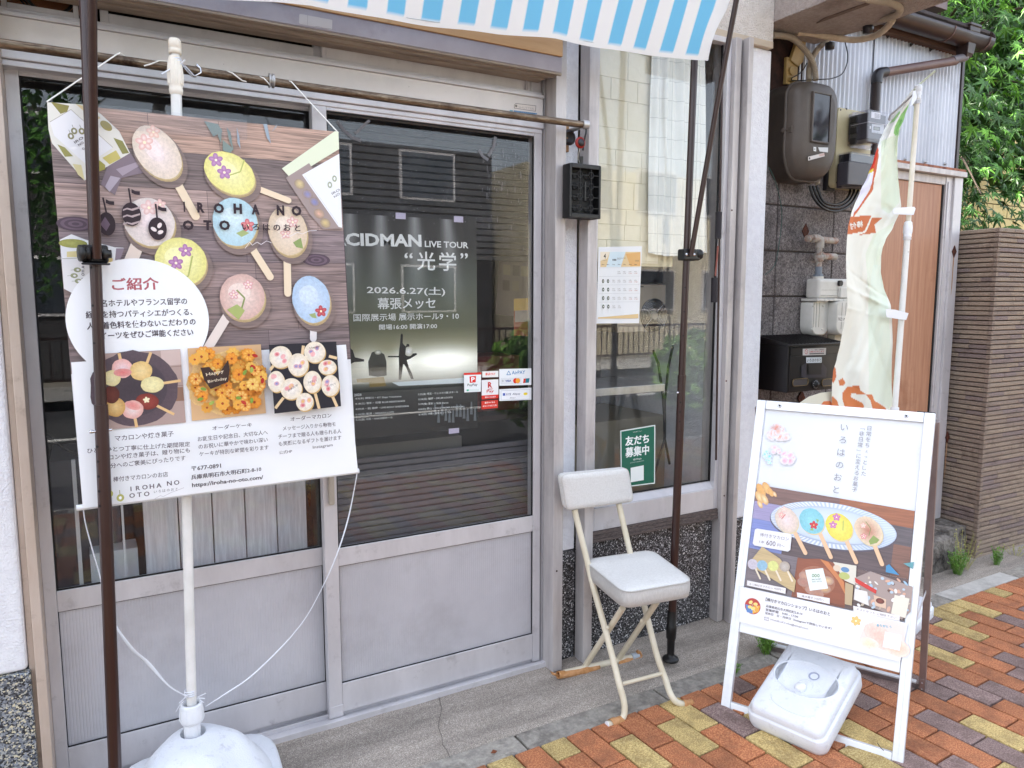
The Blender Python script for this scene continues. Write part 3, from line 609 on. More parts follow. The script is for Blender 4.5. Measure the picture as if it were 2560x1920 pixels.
# slatted roller blinds behind the right door
def blind(name, label, x0, x1, z0, z1, pitch, y, parts):
    t = thing(name, label, 'blind', ((x0 + x1) / 2, y, z0)); n = int((z1 - z0) / pitch); me = None
    for i in range(n):
        z = z0 + i * pitch
        b = MB(); b.prism([(x0, y, z), (x0, y - .006, z + .003), (x0, y - .006, z + pitch * .80), (x0, y, z + pitch * .92)], (0, 0, 0), (x1 - x0, 0, 0))
        if me is None: o = b.build('slat', parts, t, recalc=False); me = o.data; base = o.location.copy()
        else:
            o = bpy.data.objects.new('slat', me); COL.objects.link(o); o.parent = t; o.location = base + Vector((0, 0, i * pitch))
    return t
slm = mat('dark grey slats', '#1d1a1c', '#272427', 6, rough=.4, metal=.3, dirt='#6a646a', dscale=9, dcon=(.55, .9)); slm2 = mat('pale grey slats', '#625f63', '#716e72', 6, rough=.5)
blind('slatted_blind', 'dark slatted blind hanging inside the top of the right door', .66, 1.50, 1.605, 2.06, .0228, 2.44, slm)
blind('slatted_blind', 'grey slatted blind filling the bottom of the right door glass', .66, 1.56, .60, .93, .0228, 2.47, slm2)
bx('counter', .66, 1.22, 2.52, 3.0, .06, .95, mat('pale counter', '#6b665f', '#77726b', 3, rough=.6), None, label='pale counter behind the lower blind of the right door', cat='counter')
bx('crate', 1.30, 1.52, 2.6, 2.8, 1.02, 1.24, mat('dark red box', '#5e1714', '#6d1e1a', 4, rough=.6), None, label='dark red box on a shelf behind the right door', cat='box')
bx('shelf', 1.2, 1.56, 2.55, 2.9, .99, 1.01, mat('dark shelf board', '#3a2b25', rough=.6), None, label='dark shelf board behind the right door carrying the red box', cat='shelf')
# concert poster on the inside of the right door glass
pl = wall_plane(2.352); P3 = lambda x, y: (840 + x * 400 / 1144, 540 + y * 400 / 1144)
tr, br, bl_ = pl.px(*P3(997, 35)), pl.px(*P3(1020, 1510)), pl.px(*P3(140, 1600))
x1, zt, zb_ = (tr[0] + br[0]) / 2, tr[1], (br[1] + bl_[1]) / 2; x0 = x1 - .515
pt = thing('concert_poster', 'dark concert tour poster taped inside the right door glass', 'poster', (x1 - .25, 2.353, zb_))
bx('sheet', x0, x1, 2.3525, 2.3535, zb_, zt, mat('poster paper', '#cfcfcf', rough=.6), pt, bevel=0)
c = Canvas(pl, .0)
def vgrad(x0, x1, stops, c, n=26, m=14, hf=None):
    """photographic backdrop: colours change with height and, through hf, across"""
    uv = []; cols = []
    for j in range(n + 1):
        t = j / n; z = zt + (zb_ - zt) * t
        for k in range(len(stops) - 1):
            if stops[k][0] <= t <= stops[k + 1][0]: break
        a = (t - stops[k][0]) / (stops[k + 1][0] - stops[k][0]); A, B = lin(stops[k][1]), lin(stops[k + 1][1]); base = [A[i] + (B[i] - A[i]) * a for i in range(3)]
        for i in range(m + 1):
            s_ = i / m; h = hf(s_, t) if hf else 0; uv.append((x0 + (x1 - x0) * s_, z)); cols.append(tuple(max(0, v + h) for v in base))
    c.put(uv, [(j * (m + 1) + i, j * (m + 1) + i + 1, (j + 1) * (m + 1) + i + 1, (j + 1) * (m + 1) + i) for j in range(n) for i in range(m)], None, 0, cols)
def beams(s_, t):
    v = 0
    for cx, dx in ((.12, -.05), (.32, .0), (.55, .03), (.78, .12)):
        v += .30 * math.exp(-((s_ - cx - dx * t) / (.028 + .13 * t)) ** 2) * max(0, 1 - t * 2.2)
    v += 1.1 * math.exp(-((t - .655) / .055) ** 2) * (math.exp(-((s_ - .75) / .26) ** 2) + .5 * math.exp(-((s_ - .22) / .09) ** 2) + .5 * math.exp(-((s_ - .46) / .06) ** 2))
    return v
vgrad(x0, x1, [(0, '#15110f'), (.12, '#2a2621'), (.3, '#4c5145'), (.5, '#63654c'), (.6, '#9a9672'), (.66, '#e0dcc4'), (.72, '#b4b4a4'), (.78, '#2c302c'), (.86, '#121313'), (1, '#070708')], c, 60, 40, beams)
wht = '#f0f0ee'
c.ptext('ACIDMAN', (826, 614), P3(612, 222), 33, wht, bold=.035)
c.ptext('LIVE TOUR', P3(635, 222), P3(947, 232), 16, wht, bold=.02)
c.ptext('“', P3(490, 302), P3(548, 303), 14, wht, .02); c.ptext('光', P3(580, 388), P3(710, 390), 47, wht, .01); c.ptext('学', P3(737, 392), P3(860, 394), 47, wht, .01); c.ptext('”', P3(890, 305), P3(942, 308), 14, wht, .02)
c.ptext('2026.6.27(土)', P3(220, 565), P3(780, 575), 24, wht, .012)
c.ptext('幕張メッセ', P3(297, 668), P3(712, 662), 29, wht, .01)
c.ptext('国際展示場 展示ホール9・10', P3(125, 755), P3(878, 740), 19, wht, .006); c.ptext('開場16:00 開演17:00', P3(308, 815), P3(722, 805), 14, wht, .008)
# stage, singer with raised arm, drum kit, crowd
def Pp(pts, col): c.ppoly([P3(*q) for q in pts], col)
Pp([(145, 1165), (340, 1150), (360, 1215), (240, 1225), (235, 1190), (150, 1190)], '#8f7a45'); Pp([(400, 1190), (1010, 1150), (1012, 1190), (450, 1215)], '#e4ecec')
Pp([(462, 850), (470, 838), (478, 850), (476, 905), (490, 945), (500, 930), (505, 915), (522, 915), (524, 935), (512, 950), (520, 985), (575, 980), (580, 990), (530, 1020), (505, 1030), (520, 1080), (540, 1120), (555, 1165), (535, 1165), (500, 1080), (480, 1050), (465, 1170), (448, 1170), (450, 1060), (448, 1000), (452, 950), (458, 910)], '#16130f')
Pp([(90, 935), (120, 960), (135, 1010), (200, 1025), (200, 1040), (130, 1045), (100, 1060)], '#16130f')
Pp([(230, 1040), (255, 975), (300, 960), (345, 990), (360, 1040), (362, 1140), (300, 1150), (235, 1140)], '#3d3d35'); c.pell(*P3(300, 975), 9, 6, '#fffff4', col2='#8c8a78'); c.pell(*P3(520, 968), 12, 12, '#ffffff', col2='#d0cbb4'); Pp([(450, 1020), (452, 960), (470, 905), (500, 935), (495, 1000), (505, 1060), (480, 1060)], '#16130f')
Pp([(370, 1000), (450, 1000), (450, 1010), (370, 1010)], '#2a261f')
q = random.Random(5)
for i in range(34):
    px_, py_ = 130 + i * 26 + q.uniform(-8, 8), 1500 - i * 1.5 - q.uniform(0, 55) - (60 if i > 22 else 0); c.pell(*P3(px_, py_), 9, 10, '#0b0b0c', n=10)
    Pp([(px_ - 26, py_ + 20), (px_ + 26, py_ + 16), (px_ + 30, min(1500, py_ + 120)), (px_ - 30, min(1520, py_ + 120))], '#0e0e10')
for i in range(12):
    px_, py_ = 700 + i * 26, 1330 + q.uniform(-10, 60); Pp([(px_, py_), (px_ + 9, py_), (px_ + 14, py_ + 90), (px_ - 6, py_ + 90)], '#5d6367')
for t_, a, b_ in [('2026', (127, 1288), (180, 1284)), ('4.9(木) 神奈川・KT Zepp Yokohama', (135, 1315), (465, 1297)), ('4.18(土) 宮城・石巻 BLUE RESISTANCE', (135, 1352), (490, 1330)), ('4.29(水・祝) 静岡・LIVE ROXY SHIZUOKA', (137, 1390), (518, 1366)), ('5.10(日) 新潟・NIIGATA LOTS', (137, 1428), (410, 1410)), ('5.15(金) 大阪・NHK大阪ホール', (140, 1466), (402, 1448)),
                  ('5.22(金) 埼玉・ウェスタ川越 大ホール', (584, 1284), (870, 1266)), ('5.24(日) 福岡・DRUM LOGOS', (586, 1320), (830, 1304)), ('5.29(金) 宮城・仙台 Rensa', (586, 1354), (800, 1342)), ('6.6(土) 岡山・CRAZYMAMA KINGDOM', (586, 1390), (905, 1370)), ('6.14(日) 沖縄・桜坂セントラル', (588, 1428), (822, 1410))]:
    c.ptext(t_, P3(*a), P3(*b_), 6.2, '#d8dcda', .01)
c.build('printed_face', M['print'], pt)
b = MB(); 
for u in (.42, .83): b.box(x0 + .515 * u, x0 + .515 * u + .035, 2.3495, 2.3505, zt - .008, zt + .012)
b.box(x0 + .40, x0 + .44, 2.3495, 2.3505, zb_ - .012, zb_ + .006); b.build('tape_strip', mat('lilac tape', '#c9bfd6', rough=.4), pt)
# payment stickers on the door glass, outside
sl = wall_plane(2.3445); D = lambda x, y: (850 + x * .3888, 640 + y * .3888)
def sticker(name, label, quad, col, draw, rad=0):
    c = Canvas(sl, .0006); c.ppoly([D(*q) for q in quad], col); draw(c)
    o = c.build(name, M['print_gloss'], None, label=label, cat='sticker', group=None); return o
def dr1(c):
    c.ppoly([D(795, 752), D(907, 748), D(908, 762), D(796, 766)], '#d8322c'); c.ppoly([D(832, 775), D(874, 771), D(872, 812), D(834, 816)], '#d8201f')
    c.ptext('P', D(843, 808), D(866, 806), 11, '#ffffff', .03); c.ptext('PayPay', D(819, 842), D(883, 839), 8, '#33373c', .01); c.ppoly([D(806, 858), D(895, 855), D(895, 866), D(806, 869)], '#d9e4e2'); c.ppoly([D(814, 858), D(827, 857), D(827, 868), D(814, 869)], '#3fb489')
sticker('payment_sticker', 'white sticker with red top edge reading PayPay, leftmost on the door glass', [(795, 752), (907, 748), (905, 872), (799, 877)], '#e9edee', dr1)
sticker('payment_sticker', 'small white sticker reading au PAY', [(914, 742), (1018, 738), (1018, 778), (915, 781)], '#ece9e6', lambda c: (c.ptext('au', D(934, 768), D(962, 766), 6.5, '#e0442a', .02), c.ptext('PAY', D(967, 766), D(999, 765), 5.5, '#e0442a', .012)))
def dr3(c):
    c.ppoly([D(910, 897), D(1018, 890), D(1018, 914), D(911, 922)], '#d8322c'); c.ptext('R', D(950, 848), D(978, 846), 14.5, '#c31f24', .04); c.pline([D(949, 857), D(981, 854)], 1.8, '#c31f24'); c.ptext('Pay', D(942, 884), D(988, 881), 9, '#c31f24', .02, ref='Pay'); c.ptext('楽天ペイ使えます', D(932, 914), D(1000, 909), 4, '#ffffff', .02)
sticker('payment_sticker', 'white sticker with a red R and the word Pay', [(910, 798), (1018, 792), (1018, 914), (911, 922)], '#ebe9ea', dr3)
sticker('payment_sticker', 'small red sticker with white Japanese text, lowest of the payment stickers', [(908, 933), (1015, 924), (1015, 976), (910, 987)], '#d23a30', lambda c: (c.ptext('楽天ペイなら', D(930, 950), D(995, 945), 4.5, '#fff4f0', .02), c.ptext('ポイントも使える!', D(918, 972), D(1008, 964), 4.5, '#fff4f0', .02)))
def dr5(c):
    c.ptext('AirPAY', D(1104, 762), D(1190, 758), 9, '#4a86b8', .012, ref='AirPAY'); c.pline([D(1071, 764), D(1084, 739), D(1097, 763), D(1071, 764)], 1.6, '#4a86b8')
    c.ppoly([D(1032, 785), D(1166, 780), D(1166, 822), D(1033, 827)], '#dde0e4'); c.ptext('VISA', D(1062, 810), D(1100, 808), 5, '#26449a', .03); c.pell(*D(1127, 802), 6.5, 6.5, '#e0342a'); c.pell(*D(1143, 802), 6.5, 6.5, '#f0a23a'); c.ppoly([D(1180, 788), D(1218, 785), D(1214, 814), D(1176, 817)], '#2a7a8c'); c.ppoly([D(1180, 788), D(1194, 787), D(1190, 816), D(1176, 817)], '#d33a34'); c.ptext('))', D(1040, 810), D(1050, 809), 5, '#55585c')
sticker('payment_sticker', 'wide white sticker reading AirPAY above card logos', [(1023, 727), (1230, 722), (1230, 829), (1024, 834)], '#e9ecef', dr5)
def dr6(c):
    c.ppoly([D(1034, 866), D(1222, 856), D(1222, 920), D(1035, 926)], '#b8bcc4'); c.ppoly([D(1036, 868), D(1220, 858), D(1220, 918), D(1037, 924)], '#eceef2'); c.ppoly([D(1046, 882), D(1062, 881), D(1062, 898), D(1046, 899)], '#4a62b0'); c.ptext('支付宝', D(1066, 897), D(1099, 895), 6, '#3a4a80', .01); c.ptext('Alipay', D(1108, 897), D(1158, 894), 6, '#33436e', .01); c.pell(*D(1192, 886), 6, 3.4, '#ecd43c'); c.ptext('Alipay+', D(1090, 918), D(1128, 916), 3.4, '#44484e')
sticker('payment_sticker', 'wide white sticker reading Alipay below the AirPAY one', [(1023, 857), (1232, 846), (1232, 924), (1024, 932)], '#e6e9ec', dr6)
# packet hanging inside at the door edge, flyer behind the glass
ip = wall_plane(2.43); c = Canvas(ip, 0); c.ppoly([D(1118, 275), D(1238, 270), D(1232, 515), D(1118, 512)], '#8a3c26'); c.ppoly([D(1118, 275), D(1238, 270), D(1236, 345), D(1118, 352)], '#b8923a'); c.ppoly([D(1125, 352), D(1236, 348), D(1232, 420), D(1125, 425)], '#8f8680', 0)
c.build('snack_packet', M['print'], None, label='orange and yellow packet stuck inside the right edge of the door glass', cat='packet')
ip = wall_plane(2.56); c = Canvas(ip, 0); F_ = lambda x, y: (850 + x * .3888, y * .3888)
c.ppoly([F_(1040, 1440), F_(1235, 1452), F_(1235, 2050), F_(1000, 2020)], '#6d5f5c'); c.ptext('5/4 NORIN', F_(1058, 1505), F_(1215, 1510), 8.5, '#2c2220', .02); c.ptext('フェスティ', F_(1110, 1525), F_(1195, 1528), 7, '#2c2220'); 
for i, (u, v, cc) in enumerate([(1050, 1600, '#3c2c28'), (1105, 1600, '#8a7764'), (1165, 1605, '#4f4540'), (1050, 1700, '#7d6f5a'), (1110, 1705, '#3f3530'), (1165, 1710, '#84745f'), (1045, 1800, '#4a3f3a'), (1105, 1805, '#756658')]): c.ppoly([F_(u, v), F_(u + 45, v + 3), F_(u + 45, v + 70), F_(u, v + 66)], cc)
c.build('festival_flyer', M['print'], None, label='dim festival flyer reading NORIN behind the right door glass', cat='flyer')
# things behind the left door glass
t = thing('plank_screen', 'whitewashed plank screen standing inside the left door', 'screen', (.3, 2.5, .06))
pk = mat('whitewashed plank', '#cfcbd0', '#e6e4e8', 22, rough=.7, stretch=(5, 5, .35), rand=.06, contrast=(.4, .62))
for i in range(5): bx('plank', .12 + i * .100, .12 + i * .100 + .096, 2.49, 2.51, .06, .99, pk, t, bevel=.002)
b = MB(); b.lathe((.70, 2.62, .70), [(.03, 0), (.042, .03), (.048, .08), (.050, .13), (.054, .15), (.046, .15), (.04, .02)], 20, axis=(0, 0, 1)); wm = mat('woven straw', '#7a4a2c', '#b98e4a', 60, rough=.8, stretch=(1, 1, 3), contrast=(.45, .55), bump=2, bscale=120)
b.build('basket', wm, None, label='small striped woven basket inside the left door', cat='basket')
bx('stand', .61, .74, 2.58, 2.68, .06, .695, M['darkin'], None, label='dark stand carrying the woven basket', cat='stand')
b = MB(); b.box(-.06, -.05, 2.48, 2.50, .06, 1.0); b.box(.06, .066, 2.48, 2.50, .06, .9); b.build('rack_leg', M['white_pl'], None, label='thin white rack legs behind the left door glass', cat='rack')
bx('plastic_bin', -.03, .10, 2.52, 2.62, .58, .70, M['white_pl'], None, label='white perforated bin behind the brown pole inside the left door', cat='bin')
bx('cabinet', -.12, .06, 2.6, 2.9, .06, .98, mat('grey cabinet', '#5c5b64', rough=.5), None, label='grey cabinet inside the left door', cat='cabinet')
b = MB(); b.tube([(-.12, 2.5, 1.08), (-.07, 2.5, 1.03), (-.02, 2.5, 1.0), (.03, 2.5, .99), (.08, 2.5, .93)], .005, 6); b.build('cable', M['cable'], None, label='black cable sagging behind the left door glass', cat='cable')
# interior of the right window: grey fan unit, shelf, folding legs
t = thing('fan_unit', 'beige cabinet with a round fan grille inside the right window', 'ventilation unit', (2.05, 2.6, 1.1))
a, e = at(*W_(0, 835), 2.55), at(*W_(345, 1480), 2.55)
bx('casing', a.x - .12, e.x, 2.551, 2.8, e.z, a.z, mat('beige casing', '#a39a8c', '#afa698', 4, rough=.5), t); cc = at(*W_(190, 1260), 2.55)
b = MB()
for k in range(8): rr = .012 + k * .0085; b.tube([(cc.x + rr * math.cos(i / 28 * 6.2832), 2.546, cc.z + rr * math.sin(i / 28 * 6.2832)) for i in range(29)], .0014, 4)
for s_ in (1, -1): b.tube([(cc.x - .05, 2.5445, cc.z - s_ * .05), (cc.x + .05, 2.5445, cc.z + s_ * .05)], .0016, 4)
b.build('fan_guard', M['chrome'], t); MB().cyl((cc.x, 2.547, cc.z), (cc.x, 2.5505, cc.z), .074, n=32).build('fan_opening', M['blk'], t); MB().cyl((cc.x, 2.543, cc.z), (cc.x, 2.5495, cc.z), .018).build('fan_hub', M['steel'], t)
bx('slot', a.x - .05, a.x + .02, 2.549, 2.5505, a.z - .012, a.z - .008, M['blk'], t, bevel=0)
a, e = at(*W_(0, 570), 2.6), at(*W_(320, 820), 2.6); bx('display_box', a.x - .1, e.x, 2.6, 2.75, e.z, a.z, M['meterdk'], None, label='dark display box on top of the beige fan cabinet', cat='box')
a, e = at(1489, 928, 2.44), at(1700, 960, 2.44); bx('steel_shelf', 1.69, 2.12, 2.40, 2.75, e.z - .02, e.z + .012, M['steel'], None, label='brushed steel shelf across the inside of the right window', cat='shelf')
b = MB(); A_ = [at(*V_(180, 90), 2.5), at(*V_(250, 260), 2.5), at(*V_(315, 700), 2.5), at(*V_(335, 1000), 2.5), at(*V_(340, 1300), 2.5), at(*V_(410, 1659), 2.5)]; B_ = [at(*V_(455, 20), 2.5), at(*V_(390, 330), 2.5), at(*V_(345, 800), 2.5), at(*V_(345, 1280), 2.5), at(*V_(240, 1659), 2.5), at(*V_(200, 1800), 2.5)]
b.tube(A_, .006, 6); b.tube(B_, .006, 6); b.build('folding_stand', M['blk'], None, label='crossed black legs of a folding stand inside the right window', cat='stand')
bx('counter', 1.62, 2.44, 2.75, 3.25, .06, .9, mat('beige counter', '#8f8775', rough=.6), None, label='beige counter inside the right window', cat='counter')
bx('cupboard', 2.16, 2.42, 2.8, 3.2, 1.55, 2.3, mat('cream cupboard', '#cfcab2', rough=.5), None, label='cream wall cupboard seen at the right edge of the window', cat='cupboard')
# embossed block-pattern sheet hanging inside the window
x0, x1 = 1.682, at(*M2(770, 900), 2.345).x + .012
def sheet_z(x): return at(*M2(385, 1375), 2.345).z if x < x0 + .2 else at(*M2(385, 1375), 2.345).z
t = thing('brick_pattern_sheet', 'cream foam sheet embossed with stone blocks inside the right window', 'wall sheet', (1.8, 2.35, 1.4))
cm = mat('cream foam sheet', '#d3ccb4', '#ddd7c4', 5, rough=.7, bump=.5, bscale=30)
q = random.Random(9); zt_ = 2.49; zl = at(*M2(385, 1385), 2.345).z; row = 0; z = zt_
bx('backing', x0, x1 + .09, 2.377, 2.380, zl - .055, zt_, cm, t, bevel=0)
while z > zl:
    h = q.choice([.06, .08, .105]); x = x0 - q.uniform(0, .12)
    while x < x1 + .085:
        w_ = q.choice([.08, .13, .2]); a, e = max(x0, x), min(x1 + .088, x + w_)
        if e - a > .012:
            bx('block_relief', a + .001, e - .001, 2.3735 + q.uniform(0, .001), 2.377, max(zl - .05, z - h + .001), z - .001, cm, t, bevel=.0012)
        x += w_
    z -= h
bx('sheet_flap', x1 - .02, at(*M2(1030, 1500), 2.36).x, 2.3815, 2.3835, at(*M2(1030, 1550), 2.36).z, at(*M2(900, 1400), 2.36).z + .05, mat('cream card', '#b8ae90', '#c4bb9f', 5, rough=.7), t, bevel=0)
# curtain cloth
x0, x1 = at(*M2(765, 1100), 2.375).x, at(*M2(1272, 1100), 2.375).x; zb1 = at(*M2(1000, 1445), 2.375).z
def cf(u, v):
    z = 2.5 + (zb1 - 2.5) * v; xx = x0 + (x1 - x0) * (.02 + .98 * u) * (.80 + .20 * v ** .6)
    y = 2.352 + .010 * math.sin(u * 19 + 2 * v) * (1 - .5 * v) + .006 * math.sin(u * 43 + v * 3) - .004 * v
    return (xx, y, z - .01 * math.sin(u * 5) * v)
cmn = mat('white checked linen', '#dfe1dc', '#e9eae6', 8, rough=.9)
nt_ = cmn.node_tree; bb = nt_.nodes['Principled BSDF']; ge = N(nt_, 'ShaderNodeNewGeometry'); sx_ = N(nt_, 'ShaderNodeSeparateXYZ'); nt_.links.new(ge.outputs['Position'], sx_.inputs[0])
acc = None
for k, ax in ((.065, 0), (.075, 2)):
    d_ = N(nt_, 'ShaderNodeMath', operation='DIVIDE'); d_.inputs[1].default_value = k; nt_.links.new(sx_.outputs[ax], d_.inputs[0]); fr_ = N(nt_, 'ShaderNodeMath', operation='FRACT'); nt_.links.new(d_.outputs[0], fr_.inputs[0])
    lt = N(nt_, 'ShaderNodeMath', operation='LESS_THAN'); lt.inputs[1].default_value = .035; nt_.links.new(fr_.outputs[0], lt.inputs[0]); 
    if acc: mxn = N(nt_, 'ShaderNodeMath', operation='MAXIMUM'); nt_.links.new(acc.outputs[0], mxn.inputs[0]); nt_.links.new(lt.outputs[0], mxn.inputs[1]); acc = mxn
    else: acc = lt
src = bb.inputs['Base Color'].links[0].from_socket; mx_ = N(nt_, 'ShaderNodeMix', data_type='RGBA'); mx_.inputs[7].default_value = (.42, .44, .42, 1); mu_ = N(nt_, 'ShaderNodeMath', operation='MULTIPLY'); mu_.inputs[1].default_value = .6
nt_.links.new(acc.outputs[0], mu_.inputs[0]); nt_.links.new(mu_.outputs[0], mx_.inputs[0]); nt_.links.new(src, mx_.inputs[6]); nt_.links.new(mx_.outputs[2], bb.inputs['Base Color'])
MB().grid(cf, 90, 50).build('curtain', cmn, None, label='white checked linen curtain hanging inside the right window', cat='curtain', recalc=False)
# calendar and green poster on the window
pl = wall_plane(2.3265); c = Canvas(pl, .0004); Mm = M2
c.ppoly([Mm(385, 1385), Mm(745, 1378), D(1922, 432), D(1648, 434)], '#e3e6e8'); c.ppoly([Mm(400, 1425), Mm(733, 1425), Mm(733, 1548), Mm(400, 1552)], '#dcc294'); c.ppoly([Mm(480, 1425), Mm(610, 1425), Mm(570, 1550), Mm(450, 1551)], '#cfe0e6'); c.ppoly([Mm(610, 1440), Mm(733, 1428), Mm(733, 1540), Mm(650, 1546)], '#d9a868'); c.ppoly([Mm(400, 1425), Mm(480, 1425), Mm(455, 1480), Mm(400, 1500)], '#e6dcc6')
c.ptext('4', Mm(427, 1480), Mm(446, 1480), 12, '#3c3a3a', .01); c.ptext('April', Mm(418, 1503), Mm(450, 1503), 4, '#8a8478'); c.ptext('2026', Mm(690, 1505), Mm(720, 1505), 3.5, '#5c564c'); 
for x in (505, 517, 528): c.pell(*Mm(x, 1492), 1.6, 2.6, '#2c2826')
c.ptext('IROHA NO', Mm(540, 1482), Mm(612, 1481), 2.4, '#6a6258'); c.ptext('OTO', Mm(540, 1492), Mm(568, 1491), 2.4, '#6a6258')
cols_ = [1690, 1722, 1758, 1793, 1828, 1865, 1900]
for i, d_ in enumerate(['Sun', 'Mon', 'Tue', 'Wed', 'Thu', 'Fri', 'Sat']): c.ptext(d_, D(cols_[i] - 8, 58), D(cols_[i] + 8, 58), 2.4, '#4c4640', .02)
for r_ in range(5):
    yy = 105 + r_ * 55
    for i in range(7):
        if r_ == 0 and i < 3: continue
        if i < 2 and r_ > 0: c.pell(*D(cols_[i], yy + 2 - r_ * .5), 3.4, 5, '#3d4a3c'); c.pell(*D(cols_[i], yy + 2 - r_ * .5), 1.3, 2, '#dfe2df')
        elif r_ < 4 or i < 4: c.ptext('9:00~', D(cols_[i] - 10, yy), D(cols_[i] + 10, yy - 1), 2.6, '#8a847c'); c.ptext('17:00', D(cols_[i] - 10, yy + 11), D(cols_[i] + 10, yy + 10), 2.6, '#b4604a' if i > 4 else '#8a847c')
    c.pline([D(1665 - r_, yy - 28), D(1925 - r_, yy - 31)], .5, '#b5b9bc')
c.ppoly([D(1655, 395), D(1915, 372), D(1915, 400), D(1655, 402)], '#d9bd8c')
c.build('calendar', M['print_gloss'], None, label='April opening hours calendar taped to the right window', cat='calendar')
pl = wall_plane(2.326); c = Canvas(pl, .0004)
c.ppoly([D(1802, 1123), D(2027, 1085), D(2025, 1463), D(1806, 1490)], '#dfe9e4'); c.ppoly([D(1808, 1129), D(2021, 1093), D(2019, 1457), D(1812, 1483)], '#1d6552')
c.ptext('LINE公式アカウント', D(1885, 1136), D(1942, 1128), 3, '#cfe0d9'); c.ptext('友だち', D(1835, 1222), D(1985, 1203), 23, '#eef4f1', .045); c.ptext('募集中', D(1835, 1298), D(1985, 1276), 25, '#eef4f1', .035)
c.ptext('@270njjla', D(1884, 1316), D(1938, 1309), 5, '#dfe9e4', .01); c.ptext('友だち追加でお得な情報をお届け', D(1865, 1334), D(1955, 1319), 3, '#b9d2c8'); c.ppoly([D(1868, 1362), D(1952, 1345), D(1952, 1440), D(1868, 1455)], '#e8eeeb')
c.build('friend_poster', M['print_gloss'], None, label='dark green poster with large white Japanese characters on the right window', cat='poster')
# ------------------------------------------------------------------ clothes rail, hooks, strings
rz = 2.07; ry = 2.2
t = thing('clothes_rail', 'long tarnished steel rail across the shop front above the doors', 'rail', (.6, ry, rz))
MB().tube([(-.5, ry, rz), (.2, ry, rz - .002), (.9, ry, rz - .004), (1.545, ry, rz - .001)], .0118, 14).build('rod', M['rail'], t)
b = MB(); b.cyl((1.538, ry, rz), (1.562, ry, rz), .0155); b.cyl((1.555, ry, rz), (1.555, 2.32, rz - .002), .008); b.build('end_bracket', M['steel'], t)
b = MB(); b.box(1.525, 1.556, 2.305, 2.3195, rz - .075, rz + .02); b.build('bracket_block', mat('old wood block', '#8c6a4c', '#a5805e', 20, rough=.9), t, bevel=.003)
b = MB(); b.lathe((1.537, 2.29, rz - .03), [(.004, 0), (.026, .003), (.028, .012), (.020, .016)], 20, axis=(0, -1, 0)); b.build('pulley', M['meterdk'], t)
b = MB(); b.tube([(1.555, ry - .002, rz - .012), (1.552, ry - .004, rz - .03), (1.545, ry - .002, rz - .06), (1.543, ry, rz - .088)], .0035, 6)
c0 = at(1450, 357, ry); b.build('strap', M['blk'], t)
t2 = thing('badge_reel', 'red and black retractable reel hanging from the rail end', 'badge reel', c0)
MB().lathe((c0.x, c0.y + .004, c0.z), [(.0, 0), (.0185, 0), (.0195, .003), (.0195, .008), (.014, .011)], 24, axis=(0, -1, 0)).build('case', mat('red plastic', '#8f1a14', rough=.4), t2)
MB().lathe((c0.x, c0.y - .008, c0.z), [(.0, .001), (.012, .001), (.012, -.002)], 20, axis=(0, -1, 0)).build('face', M['meterdk'], t2)
bx_ = at(1451, 413, 2.24)
MB().tube([(c0.x, c0.y, c0.z - .018), (c0.x + .001, 2.215, c0.z - .05), (bx_.x, 2.235, bx_.z)], .0012, 5).build('cord', M['string'], t2)
# black lattice tray hung on the post
t = thing('lattice_tray', 'black plastic lattice tray hanging between door post and window', 'tray', (1.56, 2.235, 1.75))
x0, x1, z0, z1 = 1.492, 1.627, 1.752, 1.937; y0, y1 = 2.205, 2.25
b = MB(); fw = .009
for q_ in ((x0, x0 + fw, z0, z1), (x1 - fw, x1, z0, z1), (x0 + fw, x1 - fw, z0, z0 + fw * 1.6), (x0 + fw, x1 - fw, z1 - fw * 1.6, z1)): b.box(q_[0], q_[1], y0, y1, q_[2], q_[3])
b.build('tray_frame', M['blk'], t, bevel=.0015)
bx('back_mesh', x0 + fw, x1 - fw, 2.238, 2.24, z0 + .014, z1 - .014, mat('perforated black', '#050505', '#1b1a1c', 260, rough=.6, contrast=(.55, .6)), t, bevel=0)
b = MB()
hx = [x0 + .045, x1 - .042]
hz = [z0 + .035 + i * .038 for i in range(4)]
for X in hx:
    for Z in hz:
        b.tube([(X + .0115 * math.cos(k * math.pi / 3), y0 + .004, Z + .0115 * math.sin(k * math.pi / 3)) for k in range(7)], .002, 5); b.tube([(X + .0115 * math.cos(k * math.pi / 3), 2.235, Z + .0115 * math.sin(k * math.pi / 3)) for k in range(7)], .0015, 4)
        b.bar((X + (.012 if X < 1.55 else -.012), y0 + .004, Z), (X + (.024 if X < 1.55 else -.024), y0 + .004, Z), (0, .004, 0), (0, 0, .002)); b.bar((X + (-.012 if X < 1.55 else .012), y0 + .004, Z), (x0 + fw if X < 1.55 else x1 - fw, y0 + .004, Z), (0, .004, 0), (0, 0, .002))
    b.bar((X, y0 + .004, z0 + .01), (X, y0 + .004, z1 - .01), (.002, 0, 0), (0, .004, 0))
b.bar(((x0 + x1) / 2, y0 + .004, z0 + .06), ((x0 + x1) / 2, y0 + .004, z0 + .125), (.006, 0, 0), (0, .006, 0)); b.build('lattice', M['blk'], t)
MB().bar(((x0 + x1) / 2 - .004, 2.225, z1), ((x0 + x1) / 2 - .004, 2.225, z1 + .03), (.008, 0, 0), (0, .006, 0)).build('clip', M['blk'], t)
